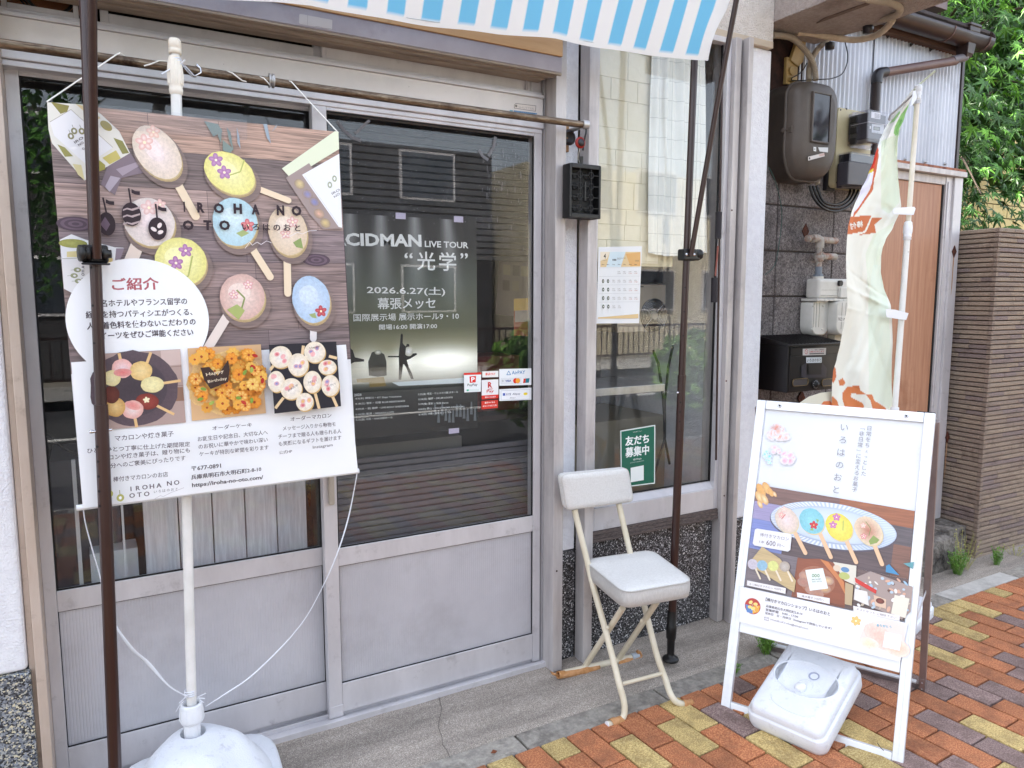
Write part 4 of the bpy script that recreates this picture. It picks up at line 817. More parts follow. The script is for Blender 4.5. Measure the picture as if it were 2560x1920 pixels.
# ------------------------------------------------------------------ push-up awning on two brown poles
aw = thing('awning', 'blue and white striped awning on brown push-up poles', 'awning', (1.0, 2.1, .05))
def pole(xb, yb, xt, yt, zc, zr, right):
    def P(z): k = (z - .05) / 2.3; return Vector((xb + (xt - xb) * k, yb + (yt - yb) * k, z))
    def fl(p, q, r, name):   # fluted tube
        b = MB(); n = 40; p, q = Vector(p), Vector(q)
        t_ = (q - p).normalized(); u = t_.orthogonal().normalized(); w_ = t_.cross(u); rings = []
        for e in (p, q): rings += [e + (u * math.cos(2 * math.pi * k / n) + w_ * math.sin(2 * math.pi * k / n)) * r * (1 - .045 * (1 - math.cos(10 * 2 * math.pi * k / n)) / 2) for k in range(n)]
        b.add(rings, [(k, (k + 1) % n, n + (k + 1) % n, n + k) for k in range(n)], 0, True); b.add(rings, [tuple(range(n - 1, -1, -1)), tuple(range(n, 2 * n))]); return b.build(name, M['brown'], aw)
    fl(P(.13), P(zr), .0158, 'lower_pole'); fl(P(zr), P(2.95), .0132, 'upper_pole')
    b = MB(); b.tube([P(zr - .022), P(zr - .022), P(zr + .024), P(zr + .024)], [.0165, .0192, .0192, .0145], 24); b.build('ring', M['blk'], aw)
    zp = zr - .065; b = MB(); b.cyl(P(zp) + Vector((-.026, -.006, 0)), P(zp) + Vector((.021, .004, 0)), .0035); b.lathe(P(zp) + Vector((-.028, -.006, 0)), [(0, 0), (.004, .001), (.005, .005), (.004, .010)], 12, axis=(1, .2, 0)); b.build('pin', M['chrome'], aw)
    for k in range(1, 6):
        pz = P(zp - k * .037); MB().cyl(pz + Vector((-.0118, -.0112, 0)), pz + Vector((-.0095, -.009, 0)), .0034, n=10).build('hole', M['gap'], aw)
    for k in range(1, 4):
        pz = P(zr + .06 + k * .09); MB().cyl(pz + Vector((-.0098, -.0095, 0)), pz + Vector((-.0078, -.0075, 0)), .003, n=10).build('hole', M['gap'], aw)
    # foot: black rubber boot with adjusting collar
    b = MB(); c_ = P(.05); b.lathe((c_.x, c_.y, .045), [(.0, 0), (.031, 0), (.033, .006), (.028, .014), (.016, .018), (.0145, .03), (.0155, .09), (.019, .093), (.0205, .13), (.0205, .145), (.0175, .15), (.0168, .20), (.0158, .205)], 28); b.build('foot', M['blk'], aw)
    # clamp
    c_ = P(zc); b = MB(); b.box(c_.x - .03, c_.x + .05 * (1 if right else .55), c_.y - .021, c_.y + .019, zc - .021, zc + .021); b.build('clamp', M['blk'], aw, bevel=.006, seg=3)
    if right:
        for dx in (-.019, .018): MB().lathe((c_.x + dx, c_.y - .0215, zc), [(.0, .0035), (.0045, .003), (.006, 0)], 12, axis=(0, -1, 0)).build('rivet', M['chrome'], aw)
        MB().lathe((c_.x + .038, c_.y - .005, zc + .002), [(0, 0), (.018, 0), (.02, .006), (.018, .012), (.02, .018), (.016, .026), (0, .026)], 18, axis=(1, -.25, 0)).build('knob', M['blk'], aw)
    else:
        MB().lathe((c_.x - .012, c_.y - .018, zc), [(0, 0), (.018, 0), (.0195, .006), (.015, .009), (.0195, .013), (.0195, .022), (0, .024)], 20, axis=(-1, -.3, 0)).build('knob', M['blk'], aw)
        MB().lathe((c_.x + .016, c_.y - .012, zc), [(0, 0), (.018, 0), (.018, .008), (.010, .012), (.010, .018), (0, .018)], 18, axis=(1, -.2, 0)).build('knob', M['blk'], aw)
        bx('clamp_plate', c_.x - .03, c_.x + .03, c_.y - .035, c_.y, zc - .026, zc - .022, M['blk'], aw)
    return P
PR = pole(1.934, 2.119, 1.975, 2.119, at(1712, 636, 2.1).z, at(1697, 940, 2.1).z, True)
kl = at(288, 1920, 2.06), at(238, 635, 2.06); sl_ = (kl[1].x - kl[0].x) / (kl[1].z - kl[0].z)
PL = pole(kl[0].x - sl_ * (kl[0].z - .05), 2.06, kl[0].x - sl_ * (kl[0].z - .05) + sl_ * 2.3, 2.06, at(232, 635, 2.06).z, at(251, 1011, 2.06).z, False)
# arms that carry the front bar; the left one stands in front of its pole
ra = [at(1722, 640, 2.09), at(1793, 100, 1.975), at(1806, 0, 1.95), at(1822, -120, 1.92)]
ra = [at(1727, 640, 2.095), at(1786, 300, 2.02), at(1824, 90, 1.96), at(1843, -10, 1.93), at(1862, -120, 1.90)]
MB().tube(ra, .0098, 10).build('arm', M['brown'], aw)
d_ = Vector((0, ra[-1].y - ra[0].y, ra[-1].z - ra[0].z))
la0 = at(243, 640, 2.02); la = [la0, at(222, 300, 1.94), at(207, 0, 1.86), at(200, -150, 1.82)]
la = [at(243, 645, 2.025), at(236, 420, 1.96), at(232, 250, 1.91), at(230, 0, 1.84), at(229, -160, 1.79)]
MB().tube(la, .0098, 12).build('arm', M['brown'], aw)
c0 = PL(2.0); 
# thin pull rod with rubber grips beside the right pole
b = MB(); b.tube([at(1838, 20, 2.14), at(1806, 200, 2.16), at(1799, 560, 2.18), at(1797, 700, 2.18), at(1790, 1150, 2.2)], .0042, 8); b.build('crank_rod', M['brown'], aw)
b = MB(); b.tube([at(1795, 615, 2.17), at(1791, 660, 2.165), at(1788, 690, 2.16)], .004, 8); b.build('crank_handle', mat('copper red rod', '#7a4438', rough=.3, metal=.5), aw)
for (x, y, x2, y2, Y) in ((1797, 530, 1795, 597, 2.175), (1786, 694, 1785, 756, 2.155)): MB().cyl(at(x, y, Y), at(x2, y2, Y), .0125, n=18).build('grip', mat('rubber grip', '#1f1a20', rough=.7) if 'rubber grip' not in bpy.data.materials else bpy.data.materials['rubber grip'], aw)
# canopy cloth: front edge hanging down, bottom hem in gentle waves
cl, nt, bb = newmat('striped canvas'); bb.inputs['Roughness'].default_value = .8
a_ = N(nt, 'ShaderNodeAttribute'); a_.attribute_name = 'Col'; nt.links.new(a_.outputs['Color'], bb.inputs['Base Color'])
tl = N(nt, 'ShaderNodeBsdfTranslucent'); nt.links.new(a_.outputs['Color'], tl.inputs[0]); mx_ = N(nt, 'ShaderNodeMixShader'); mx_.inputs[0].default_value = .3
nt.links.new(bb.outputs[0], mx_.inputs[1]); nt.links.new(tl.outputs[0], mx_.inputs[2]); nt.links.new(mx_.outputs[0], nt.nodes['Material Output'].inputs[0])
hem = [(400, -26), (560, -2), (778, 16), (917, 40), (1098, 67), (1242, 86), (1387, 98), (1500, 119), (1600, 133), (1680, 146), (1756, 157)]
hemw = [at(px, py, 2.05) for px, py in hem]
edge_b, edge_m, edge_t = at(1756, 157, 2.05), at(1771, 92, 1.99), at(1803, 0, 1.95)
def hemz(x):
    for i in range(len(hemw) - 1):
        if hemw[i].x <= x <= hemw[i + 1].x: k = (x - hemw[i].x) / (hemw[i + 1].x - hemw[i].x); return hemw[i].z + (hemw[i + 1].z - hemw[i].z) * k
    return hemw[0].z if x < hemw[0].x else hemw[-1].z
XR = edge_b.x; period = .1085; NX, NZ = 520, 36
xs_stripe = at(700 + 1885 * .36166, 240 * .36166, 2.04).x
vv, ff, cc_ = [], [], []
blue, white = lin('#7ccdf8'), lin('#f9fbfd')
for j in range(NZ + 1):
    v = j / NZ
    for i in range(NX + 1):
        x = -.35 + (XR + .35) * i / NX; zb_ = hemz(x); s_ = v ** 1.0
        z = zb_ + .36 * s_; y = 2.05 - .16 * s_ + .006 * math.sin(x * 9 + 3 * v) + .004 * math.sin(x * 23)
        k = max(0, (x - XR + .13) / .13); y -= .025 * k * k; bow = (.035 * k ** 2) * (-math.sin(math.pi * min(1, v * 2.4)) * .4 + v * 1.2)
        vv.append((x + bow, y, z))
        ph = ((x - xs_stripe) / period) % 1; isb = ph < .5
        hemc = z < zb_ + .013 or x > XR - .012
        cc_.append((*(white if hemc or not isb else blue), 1))
ff = [(j * (NX + 1) + i, j * (NX + 1) + i + 1, (j + 1) * (NX + 1) + i + 1, (j + 1) * (NX + 1) + i) for j in range(NZ) for i in range(NX)]
b = MB(); b.v = vv; b.f = ff; b.m = [0] * len(ff); b.s = [True] * len(ff); o = b.build('canopy', cl, aw, recalc=False)
ca = o.data.color_attributes.new('Col', 'FLOAT_COLOR', 'POINT'); ca.data.foreach_set('color', [x for c in cc_ for x in c])
MB().tube([(x, 2.052, hemz(x) + .012) for x in [-.3 + i * (XR + .29) / 40 for i in range(41)]], .0009, 4).build('hem_seam', mat('grey thread', '#aab4bd', rough=.9), aw)
MB().cyl((-.35, 1.886, 2.662), (1.94, 1.886, 2.662), .012).build('front_bar', M['brown'], aw)
# ------------------------------------------------------------------ hanging banner
BY = 2.10; bp = wall_plane(BY)
bt = thing('hanging_banner', 'large hanging banner with stick macarons on wood and Japanese text', 'banner', (.3, BY, .95))
TL, TR, BR, BL = (118, 256), (845, 330), (892, 1178), (207, 1268)
c = Canvas(bp, .0002)
A2 = lambda x, y: (x * .3888, y * .3888)                       # crops used for measuring the photo
B2 = lambda x, y: (x * .3888, 640 + y * .3888)
E2 = lambda x, y: (100 + x * .2712, 250 + y * .2712)
b = MB(); q4 = [Vector(bp.pt(*bp.px(*p), -.0012)) for p in (TL, TR, BR, BL)]; b.add(q4 + [p + Vector((0, .0012, 0)) for p in q4], [(0, 1, 2, 3), (7, 6, 5, 4), (0, 4, 5, 1), (1, 5, 6, 2), (2, 6, 7, 3), (3, 7, 4, 0)]); b.build('cloth', mat('banner cloth', '#e4e6ea', rough=.7), bt)
def bil(s_, t_):
    a = [bp.px(*p) for p in (TL, TR, BR, BL)]; top = [a[0][i] + (a[1][i] - a[0][i]) * s_ for i in (0, 1)]; bot = [a[3][i] + (a[2][i] - a[3][i]) * s_ for i in (0, 1)]
    return tuple(top[i] + (bot[i] - top[i]) * t_ for i in (0, 1))
c.poly([bil(0, 0), bil(1, 0), bil(1, 1), bil(0, 1)], '#eef0f3')
q = random.Random(3); rowh = .094; nr = 7
pc = ['#ac8f80', '#80706e', '#a08a84', '#7d6e70', '#8f7b78', '#877572', '#7c6c6c']
split = .655
for r_ in range(nr):
    t0, t1 = r_ * split / nr, (r_ + 1) * split / nr; edges = [0] + sorted(q.uniform(.12, .9) for _ in range(2)) + [1]
    for k in range(3):
        col = lin(pc[r_]); f_ = q.uniform(.82, 1.18); col = tuple(v * f_ for v in col)
        c.poly([bil(edges[k], t0), bil(edges[k + 1], t0), bil(edges[k + 1], t1), bil(edges[k], t1)], col, 2.6)
        c.line([bil(edges[k + 1], t0), bil(edges[k + 1], t1)], .0018, '#3c3038')
    c.line([bil(0, t1), bil(1, t1)], .002, '#3a2e36')
def knot(px, py, r): 
    for k in range(5, 0, -1): c.pell(px, py, r * k / 5 * 1.6, r * k / 5 * .7, '#54424f' if k % 2 else '#6c5866')
knot(189, 560, 26); knot(790, 650, 22)
# cellophane bag top left, box top right, lime bag left
c.ppoly([E2(640, 560), E2(830, 490), E2(970, 670), E2(750, 720), E2(690, 880), E2(560, 780)], '#867680'); c.ppoly([E2(700, 640), E2(900, 570), E2(930, 600), E2(760, 700)], '#a99aa6'); c.ppoly([E2(650, 700), E2(740, 720), E2(640, 850), E2(600, 800)], '#b4a9b6')
c.ppoly([TL, E2(420, 45), E2(560, 130), E2(730, 290), E2(830, 490), E2(545, 660), E2(410, 745), E2(250, 560), E2(110, 400), E2(78, 270)], '#e6e3da')
c.ppoly([E2(100, 20), E2(270, 55), E2(250, 110), E2(190, 130)], '#8f8746'); c.ppoly([E2(330, 40), E2(420, 60), E2(560, 170), E2(500, 190)], '#d8c392'); c.ppoly([E2(92, 205), E2(285, 90), E2(672, 440), E2(430, 600), E2(130, 330)], '#ecebee'); c.pline([E2(92, 205), E2(285, 90), E2(672, 440)], 1.2, '#a89f92')
c.ppoly([E2(575, 535), E2(700, 465), E2(745, 540), E2(640, 595)], '#cdbf6e'); c.ppoly([E2(676, 350), E2(760, 380), E2(820, 490), E2(760, 500)], '#8d8a4e'); c.ppoly([E2(160, 410), E2(230, 440), E2(305, 520), E2(230, 525)], '#9a9656'); c.ppoly([E2(545, 555), E2(600, 600), E2(600, 640), E2(545, 660)], '#a8a04e'); c.ppoly([E2(300, 590), E2(380, 600), E2(410, 740), E2(350, 690)], '#dcd09e')
c.pell(*E2(610, 240), 15, 10, '#a09455', rot=-40)
for (x, y) in ((285, 335), (315, 288), (385, 290)): c.pell(*E2(x, y), 7, 8, '#8d8862'); c.pell(*E2(x, y), 3, 4, '#e9e8ea'); c.pline([E2(x - 8, y - 30), E2(x - 20, y - 58)], 1, '#6f6a5c')
c.ptext('IRO', E2(325, 405), E2(405, 355), 6, '#6b6468', .02); c.ptext('NO', E2(362, 430), E2(408, 400), 6, '#6b6468', .02); c.ptext('O', E2(388, 462), E2(405, 450), 6, '#6b6468', .02)
c.ppoly([A2(1810, 1085), A2(2150, 845), (845, 330), A2(2178, 960), A2(1870, 1150)], '#e3e9cf'); c.ppoly([A2(1835, 1145), A2(1985, 1050), A2(2180, 1360), A2(2195, 1470), A2(2075, 1475), A2(1990, 1380)], '#a3928e')
for (x, y, cc) in ((1925, 1185, '#e2cf95'), (1975, 1250, '#8f8fc2'), (2020, 1300, '#7f86c0'), (2050, 1375, '#e2b59c'), (2090, 1435, '#dcc68a')): c.pell(*A2(x, y), 14, 12, cc, col2='#a08c7c', rot=-30)
c.ppoly([A2(1940, 1125), A2(2178, 990), A2(2197, 1465), A2(2175, 1460)], '#eceef2'); c.pline([A2(1955, 1130), A2(2170, 1440)], .8, '#bfc2c8')
for (x, y) in ((2118, 1190), (2148, 1150)): c.pell(*A2(x, y), 6, 8, '#a7ae94'); c.pell(*A2(x, y), 2.6, 4, '#eceef2')
c.ptext('IRO', A2(2135, 1255), A2(2185, 1225), 6, '#8c8c90', .02); c.ptext('NO', A2(2150, 1275), A2(2185, 1250), 6, '#8c8c90', .02)
for pts in ([(1310, 780), (1400, 800), (1430, 850), (1370, 880)], [(1400, 820), (1425, 830), (1420, 925), (1400, 880)], [(1455, 820), (1480, 850), (1500, 975), (1470, 900)], [(1520, 820), (1535, 870), (1545, 960), (1525, 920)], [(1690, 800), (1715, 800), (1740, 925), (1715, 890)], [(1780, 800), (1775, 820), (1745, 850)], [(1430, 900), (1500, 960), (1480, 985), (1430, 970)]): c.ppoly([A2(*p) for p in pts], '#7f8f8a' if pts[0][0] < 1500 else '#9aa8b4')
def macaron(px, py, a, b_, rot, col, col2, side='#d8c497', flip=1):
    c.pell(px + 8, py + 15 * flip, a * 1.12, b_ * 1.12, '#4d3f42', rot=rot, col2='#86746f', grain=1.5)
    c.pell(px + 3.5, py + 7 * flip, a, b_, side, rot=rot, col2='#b39b70'); c.pell(px + 1.5, py + 3 * flip, a, b_ * .98, '#e8dcb8', rot=rot, col2='#c9b486')
    c.pell(px, py, a, b_, col, rot=rot, col2=col2, wob=.03, seed=int(px)); c.pell(px - a * .15, py - b_ * .2, a * .5, b_ * .4, tuple(min(1, v * 1.08) for v in lin(col)), rot=rot, col2=col)
c.stick(E2(1225, 700), E2(1432, 1072), 20); macaron(393, 382, 70, 50, -58, '#f3e2df', '#e2d2c0')
c.flower(383, 331, 19, '#fbe6da', '#e9b9a8'); c.flower(361, 357, 24, '#fbe9e4', '#e6b2a8')
c.stick(A2(1630, 1205), A2(1852, 1290), 15); macaron(574, 434, 64, 49, -28, '#f4f0b4', '#e6df8a', '#d3c68c'); c.pline([(610, 400), (600, 430), (570, 440)], 3, '#b9bf6a')
c.flower(539, 401, 20, '#c79ac2', '#a975a8'); c.flower(560, 432, 20, '#c79ac2', '#a975a8')
c.stick(E2(905, 1320), (322, 664), 30, '#e2d2c6'); macaron(374, 556, 58, 60, 30, '#efdedd', '#ddd2cc'); c.flower(372, 520, 22, '#f7e0dc', '#e3b9b4'); c.flower(400, 512, 16, '#f3d8d0', '#e0b3ac')
c.stick((622, 610), (674, 692), 18); macaron(587, 556, 54, 60, 0, '#cfe4ea', '#b3d3de'); c.flower(618, 564, 19, '#e89a98', '#c9606a'); c.ppoly([A2(1515, 1500), A2(1560, 1480), A2(1600, 1500), A2(1550, 1525)], '#a9b87a')
c.stick((716, 630), (718, 733), 18); macaron(718, 578, 48, 61, 8, '#ecdccc', '#d8c3a8'); c.flower(730, 556, 17, '#f6e6e0', '#d99a94'); c.flower(712, 585, 15, '#f6e6e0', '#d99a94'); c.ppoly([A2(1880, 1560), A2(1930, 1530), A2(1945, 1600), A2(1900, 1590)], '#8fa262')
macaron(452, 655, 60, 60, 0, '#f2efb4', '#e2dc88'); c.flower(463, 627, 19, '#c79ac2', '#a268a0'); c.flower(439, 658, 20, '#c79ac2', '#a268a0'); c.pline([(480, 640), (470, 690), (440, 710)], 3.4, '#b4b96a')
c.stick((567, 790), (517, 872), 22, '#e5d8d0'); macaron(605, 742, 54, 57, 0, '#ead6cc', '#d2aea4'); c.pline([(590, 725), (610, 745), (600, 780)], 4, '#8b9a58'); c.flower(619, 712, 14, '#f8ecea', '#d68c90'); c.flower(583, 737, 14, '#f8ecea', '#d68c90'); c.ppoly([B2(1455, 345), B2(1520, 310), B2(1570, 350), B2(1530, 410)], '#a9b56c')
c.stick((781, 800), (781, 846), 17, '#e5dcda'); macaron(776, 749, 47, 59, 12, '#cddcee', '#aec6e0', '#c7ad92'); c.flower(800, 778, 17, '#d9686a', '#a83a48'); c.ppoly([B2(1980, 375), B2(2020, 365), B2(2030, 400), B2(2000, 395)], '#9fae74')
# lime bag
c.ppoly([E2(185, 1290), E2(290, 1240), E2(420, 1290), E2(690, 1360), E2(770, 1365), E2(720, 1500), E2(560, 1560), E2(470, 1640), (185, 735), (160, 722)], '#e4e4e6'); c.pell(*E2(305, 1325), 31, 11, '#aaa860', col2='#98984c'); c.ppoly([E2(248, 1400), E2(400, 1390), E2(400, 1450), E2(248, 1450)], '#d9cc96'); c.ppoly([E2(590, 1460), E2(670, 1460), E2(665, 1540), E2(585, 1560)], '#d6bf80'); c.ppoly([E2(700, 1370), E2(775, 1368), E2(740, 1470), E2(690, 1480)], '#8f7f8c'); c.pline([E2(205, 1465), E2(450, 1455)], 1, '#8c8c74')
for x, y in ((345, 1567), (315, 1620), (355, 1670)): c.pell(*E2(x, y), 8, 6, '#959a78'); c.pell(*E2(x + 4, y), 3, 2.5, '#e4e4e6'); c.pline([E2(x - 30, y), E2(x - 62, y + 2)], .8, '#7a7c6c')
for i, ch in enumerate('IROHA'): u = E2(410, 1690 - i * 34); c.text(ch, bp.px(*u)[0], bp.px(*u)[1], 0, .0062, '#5f5a60', R(90), .02, ref='I')
# white lower field, circle
c.ppoly([(178, 905), (862, 861), BR, BL], '#f2f4f7'); u, v = bp.px(350, 800); c.ell(u, v, c.scale(350, 800) * 160, c.scale(350, 800) * 152, '#f4f6f9', n=72)
ink, rose = '#4a3f49', '#b05862'
c.ptext('ご紹介', (281, 727), (397, 724), 31, rose, .03)
for s_, a, b_ in (('有名ホテルやフランス留学の', (233, 768), (467, 761)), ('経験を持つパティシエがつくる、', (215, 796), (480, 788)), ('人工着色料を使わないこだわりの', (218, 824), (488, 812)), ('スイーツをぜひご堪能ください', (233, 849), (482, 838))): c.ptext(s_, a, b_, 18, ink, .016)
# big logo and its notes
dk = '#2a1520'
def note(px, py, rx, ry, sx, sy, fx, fy):
    c.pell(px, py, rx, ry, dk, n=36); c.pline([(px - 1, py - ry + 3), (sx, sy)], 4, dk); c.ppoly([(fx, fy), (fx + 9, fy + 5), (fx + 21, fy + 6), (fx + 21, fy + 15), (fx + 10, fy + 14), (fx, fy + 10)], dk)
note(267, 561, 19, 29, 257, 495, 264, 499); c.ppoly([E2(598, 1080), E2(645, 1150), E2(610, 1212), E2(555, 1150)], '#6a5666')
note(328, 537, 22, 29, 321, 472, 328, 474)
for k, yy in enumerate((1000, 1062, 1130)): c.ppoly([E2(762, yy + 12), E2(800, yy - 2), E2(840, yy + 8), E2(920, yy - 14), E2(920, yy + 2), E2(850, yy + 26), E2(800, yy + 12), E2(762, yy + 28)], '#b9a5a6')
note(393, 573, 21, 28, 388, 511, 394, 515)
for (x, y, rt) in ((1045, 1195, -35), (1098, 1160, 60), (1105, 1222, 25)): c.pell(*E2(x, y), 7.5, 4.6, '#e9dcda', rot=rt)
c.pline([E2(1075, 1225), E2(1082, 1180)], 1.4, dk); c.pline([E2(1085, 1255), E2(1080, 1195)], 1.2, dk)
for ch, x0_, x1_, yb in (('I', 1178, 1188, 1366), ('R', 1265, 1312, 1370), ('O', 1370, 1437, 1374), ('H', 1497, 1552, 1377), ('A', 1612, 1664, 1382), ('N', 1773, 1822, 1387), ('O', 1868, 1932, 1390)): c.ptext(ch, A2(x0_, yb), A2(x1_, yb + 2), 25.5, dk, .055)
for ch, x0_, x1_ in (('O', 1172, 1243), ('T', 1305, 1358), ('O', 1405, 1475)): c.ptext(ch, A2(x0_, 1482), A2(x1_, 1483), 25, dk, .055)
for i, ch in enumerate('いろはのおと'): c.ctext(ch, *A2(1573 + i * 66.5, 1461 + i * 1.5), 15.5, dk, .045)
for i, pts in enumerate([[(610, 622), (622, 606), (628, 614), (640, 606), (650, 612), (664, 603), (676, 608)], [(700, 596), (712, 588), (722, 592), (740, 582), (752, 586), (770, 578), (788, 577)]]): c.pline(pts, 1.1, '#eee9ee')
# three photographs
def photo(quad, col): c.ppoly(quad, col)
photo([(240, 884), (449, 872), (463, 1054), (250, 1074)], '#b29a92'); c.ppoly([(400, 876), (449, 873), (452, 910), (404, 914)], '#cdb7b0'); c.ppoly([(420, 968), (456, 966), (459, 1000), (425, 1002)], '#8f6d5a'); c.pline([(405, 918), (452, 914)], 1, '#7a6258'); c.pline([(425, 964), (456, 962)], 1, '#7a6258')
c.pell(337, 970, 98, 94, '#463b42', col2='#5b4c54', n=40, wob=.05); c.pell(337, 970, 72, 68, '#3f353c', col2='#4a3f48')
for s0, s1 in (((302, 905), (297, 882)), ((365, 910), (376, 880)), ((404, 957), (450, 950)), ((390, 1012), (434, 1034)), ((336, 1040), (341, 1066))): c.pline([s0, s1], 6.5, '#e3bd86')
for (x, y, a, b_, r_, c1_, c2_) in ((305, 920, 23, 24, 0, '#ecd2d6', '#e9b1a8'), (352, 926, 25, 24, 0, '#ecd49a', '#dcb876'), (380, 960, 26, 20, 0, '#efe6b0', '#dfd29a'), (367, 1002, 26, 20, -10, '#9a4238', '#7c2f28'), (331, 1022, 24, 23, 0, '#ecdcda', '#dfa79c'), (288, 1016, 22, 24, 0, '#e8c88a', '#c99a56'), (278, 985, 18, 22, 0, '#6d3026', '#562219'), (280, 944, 19, 20, 0, '#efe3b4', '#dfcf96')): c.pell(x, y, a, b_, c1_, rot=r_, col2=c2_, wob=.04)
c.pell(306, 930, 20, 10, '#e07a78', col2='#d89590'); c.pell(331, 1012, 18, 10, '#e28a84', rot=-25, col2='#e0a49c'); c.flower(365, 998, 9, '#f6efd6', '#f0e0b0')
photo([(467, 870), (649, 860), (662, 1031), (478, 1050)], '#d8b184'); c.pell(566, 955, 92, 80, '#e2a94a', col2='#e9c78a', n=30, wob=.1)
for i in range(70):
    qx, qy = q.uniform(478, 650), q.uniform(880, 1022); c.flower(qx, qy, q.uniform(13, 20), q.choice(['#f2a93a', '#f0c05a', '#eea03a', '#f0cf7c']), q.choice(['#e08a26', '#e6b050']), n=8, mid='#a8401c')
for i in range(12): qx, qy = q.uniform(480, 650), q.uniform(880, 1022); c.pell(qx, qy, 7, 4, q.choice(['#7f9a3c', '#b3281e', '#9fb050', '#c23a2c']), rot=q.uniform(0, 180))
c.ppoly([B2(1275, 710), B2(1330, 705), B2(1385, 760), B2(1450, 660), B2(1460, 720), B2(1450, 800), B2(1340, 845), B2(1300, 790)], '#38241f'); c.ptext('Happy', B2(1315, 770), B2(1425, 745), 10, '#f0ddc0'); c.ptext('Birthday', B2(1325, 812), B2(1445, 790), 9, '#f0ddc0')
photo([(664, 860), (830, 852), (842, 1011), (678, 1029)], '#1d1b27')
for s0, s1 in (((745, 895), (749, 862)), ((812, 888), (832, 893)), ((700, 990), (680, 1016)), ((777, 975), (788, 1017)), ((820, 985), (832, 1012)), ((680, 905), (667, 922))): c.pline([s0, s1], 7, '#e3c69a')
for (x, y, a, b_) in ((693, 890, 27, 27), (736, 909, 25, 28), (777, 878, 26, 26), (808, 915, 22, 18), (682, 950, 20, 26), (719, 968, 26, 26), (771, 951, 22, 27), (815, 960, 22, 26), (752, 1000, 21, 22)):
    c.pell(x + 2, y + 3, a, b_, '#c9a56c'); c.pell(x, y, a, b_, '#f0ebe6', col2='#e6d9c2')
    for _ in range(3): c.pell(x + q.uniform(-12, 12), y + q.uniform(-14, 12), 6.5, 5.5, q.choice(['#e27c86', '#f0b0b0', '#5c7cc0', '#c83f4c', '#e8c04a']), col2='#e8b4b4', rot=q.uniform(0, 90))
c.ptext('おまたせ', (712, 975), (736, 960), 5, '#4a3a3c'); c.ptext('おめでとう', (760, 955), (782, 950), 5, '#4a2c30'); c.ptext('ありがとう', (806, 964), (828, 958), 5, '#4a2c30'); c.ptext('Happy', (765, 872), (790, 866), 6, '#6a4a2c')
# captions
ink2 = '#51464f'
for s_, a, b_, h in (('マカロンや焼き菓子', (286, 1096), (430, 1084), 14), ('ひとつひとつ丁寧に仕上げた期間限定', (218, 1126), (470, 1109), 13), ('マカロンや焼き菓子は、贈り物にも', (240, 1145), (470, 1124), 13), ('自分へのご褒美にぴったりです', (262, 1164), (459, 1143), 13), ('棒付きマカロンのお店', (282, 1196), (416, 1183), 13),
                     ('オーダーケーキ', (525, 1070), (622, 1061), 11), ('お誕生日や記念日、大切な人へ', (489, 1097), (661, 1080), 12), ('のお祝いに華やかで味わい深い', (491, 1116), (661, 1098), 12), ('ケーキが特別な時間を彩ります', (493, 1134), (663, 1117), 12),
                     ('オーダーマカロン', (717, 1048), (818, 1038), 11), ('メッセージ入りから動物モ', (698, 1071), (828, 1060), 11.5), ('チーフまで贈る人も贈られる人', (687, 1091), (842, 1077), 11.5), ('も笑顔になるギフトを届けます', (688, 1109), (842, 1093), 11.5), ('公式HP', (689, 1129), (721, 1125), 8.5), ('Instagram', (772, 1117), (821, 1111), 9)):
    c.ptext(s_, a, b_, h, ink2, .012)
for s_, a, b_, h in (('〒677-0891', (474, 1169), (546, 1161), 10.5), ('兵庫県明石市大明石町2-8-10', (473, 1191), (645, 1170), 12), ('https://iroha-no-oto.com/', (475, 1212), (650, 1192), 13)): c.ptext(s_, a, b_, h, '#3a3036', .03)
for i, ch in enumerate('IROHA'): c.ctext(ch, *B2(836 + i * 44, 1472 - i * 5.5), 12.5, ink2, .035)
for i, ch in enumerate('NO'): c.ctext(ch, *B2(1078 + i * 46, 1437 - i * 5), 12.5, ink2, .035)
for i, ch in enumerate('OTO'): c.ctext(ch, *B2(843 + i * 46, 1513 - i * 5), 12.5, ink2, .035)
for i, ch in enumerate('いろはのおと'): c.ctext(ch, *B2(990 + i * 27, 1490 - i * 3.4), 6.5, ink2)
c.pline([B2(985, 1535), B2(1020, 1515), B2(1040, 1520), B2(1090, 1495), B2(1170, 1465)], 1, '#b9b4ba')
for (x, y) in ((272, 1224), (299, 1234)): c.pell(x, y, 8, 9, '#a5a45a'); c.pline([(x - 1, y - 8), (x - 2, y - 19)], 1.4, '#8c8c5c'); c.pell(x, y, 3, 4, '#f2f4f7')
c.build('printed_face', M['print'], bt)
# bottom hem rod, crease seams, grommets
p, q_ = bp.pt(*bp.px(205, 1268), .002), bp.pt(*bp.px(893, 1177), .002)
MB().cyl(p + Vector((-.012, 0, 0)), q_ + Vector((.004, 0, 0)), .0075, n=14).build('bottom_rod', M['white_pl'], bt)
MB().cyl(bp.pt(*bp.px(118, 262), -.004), bp.pt(*bp.px(845, 334), -.004), .0035, n=8).build('top_rod', M['white_pl'], bt)
# clear film over the top edge of the banner
b = MB(); b.add([bp.pt(*bp.px(*p_), .009) for p_ in ((205, 258), (616, 302), (616, 352), (212, 318))], [(0, 1, 2, 3)]); b.build('clear_film', glass_mat('clear film', (.93, .93, .95), 1.2, rough=.15), bt, recalc=False)
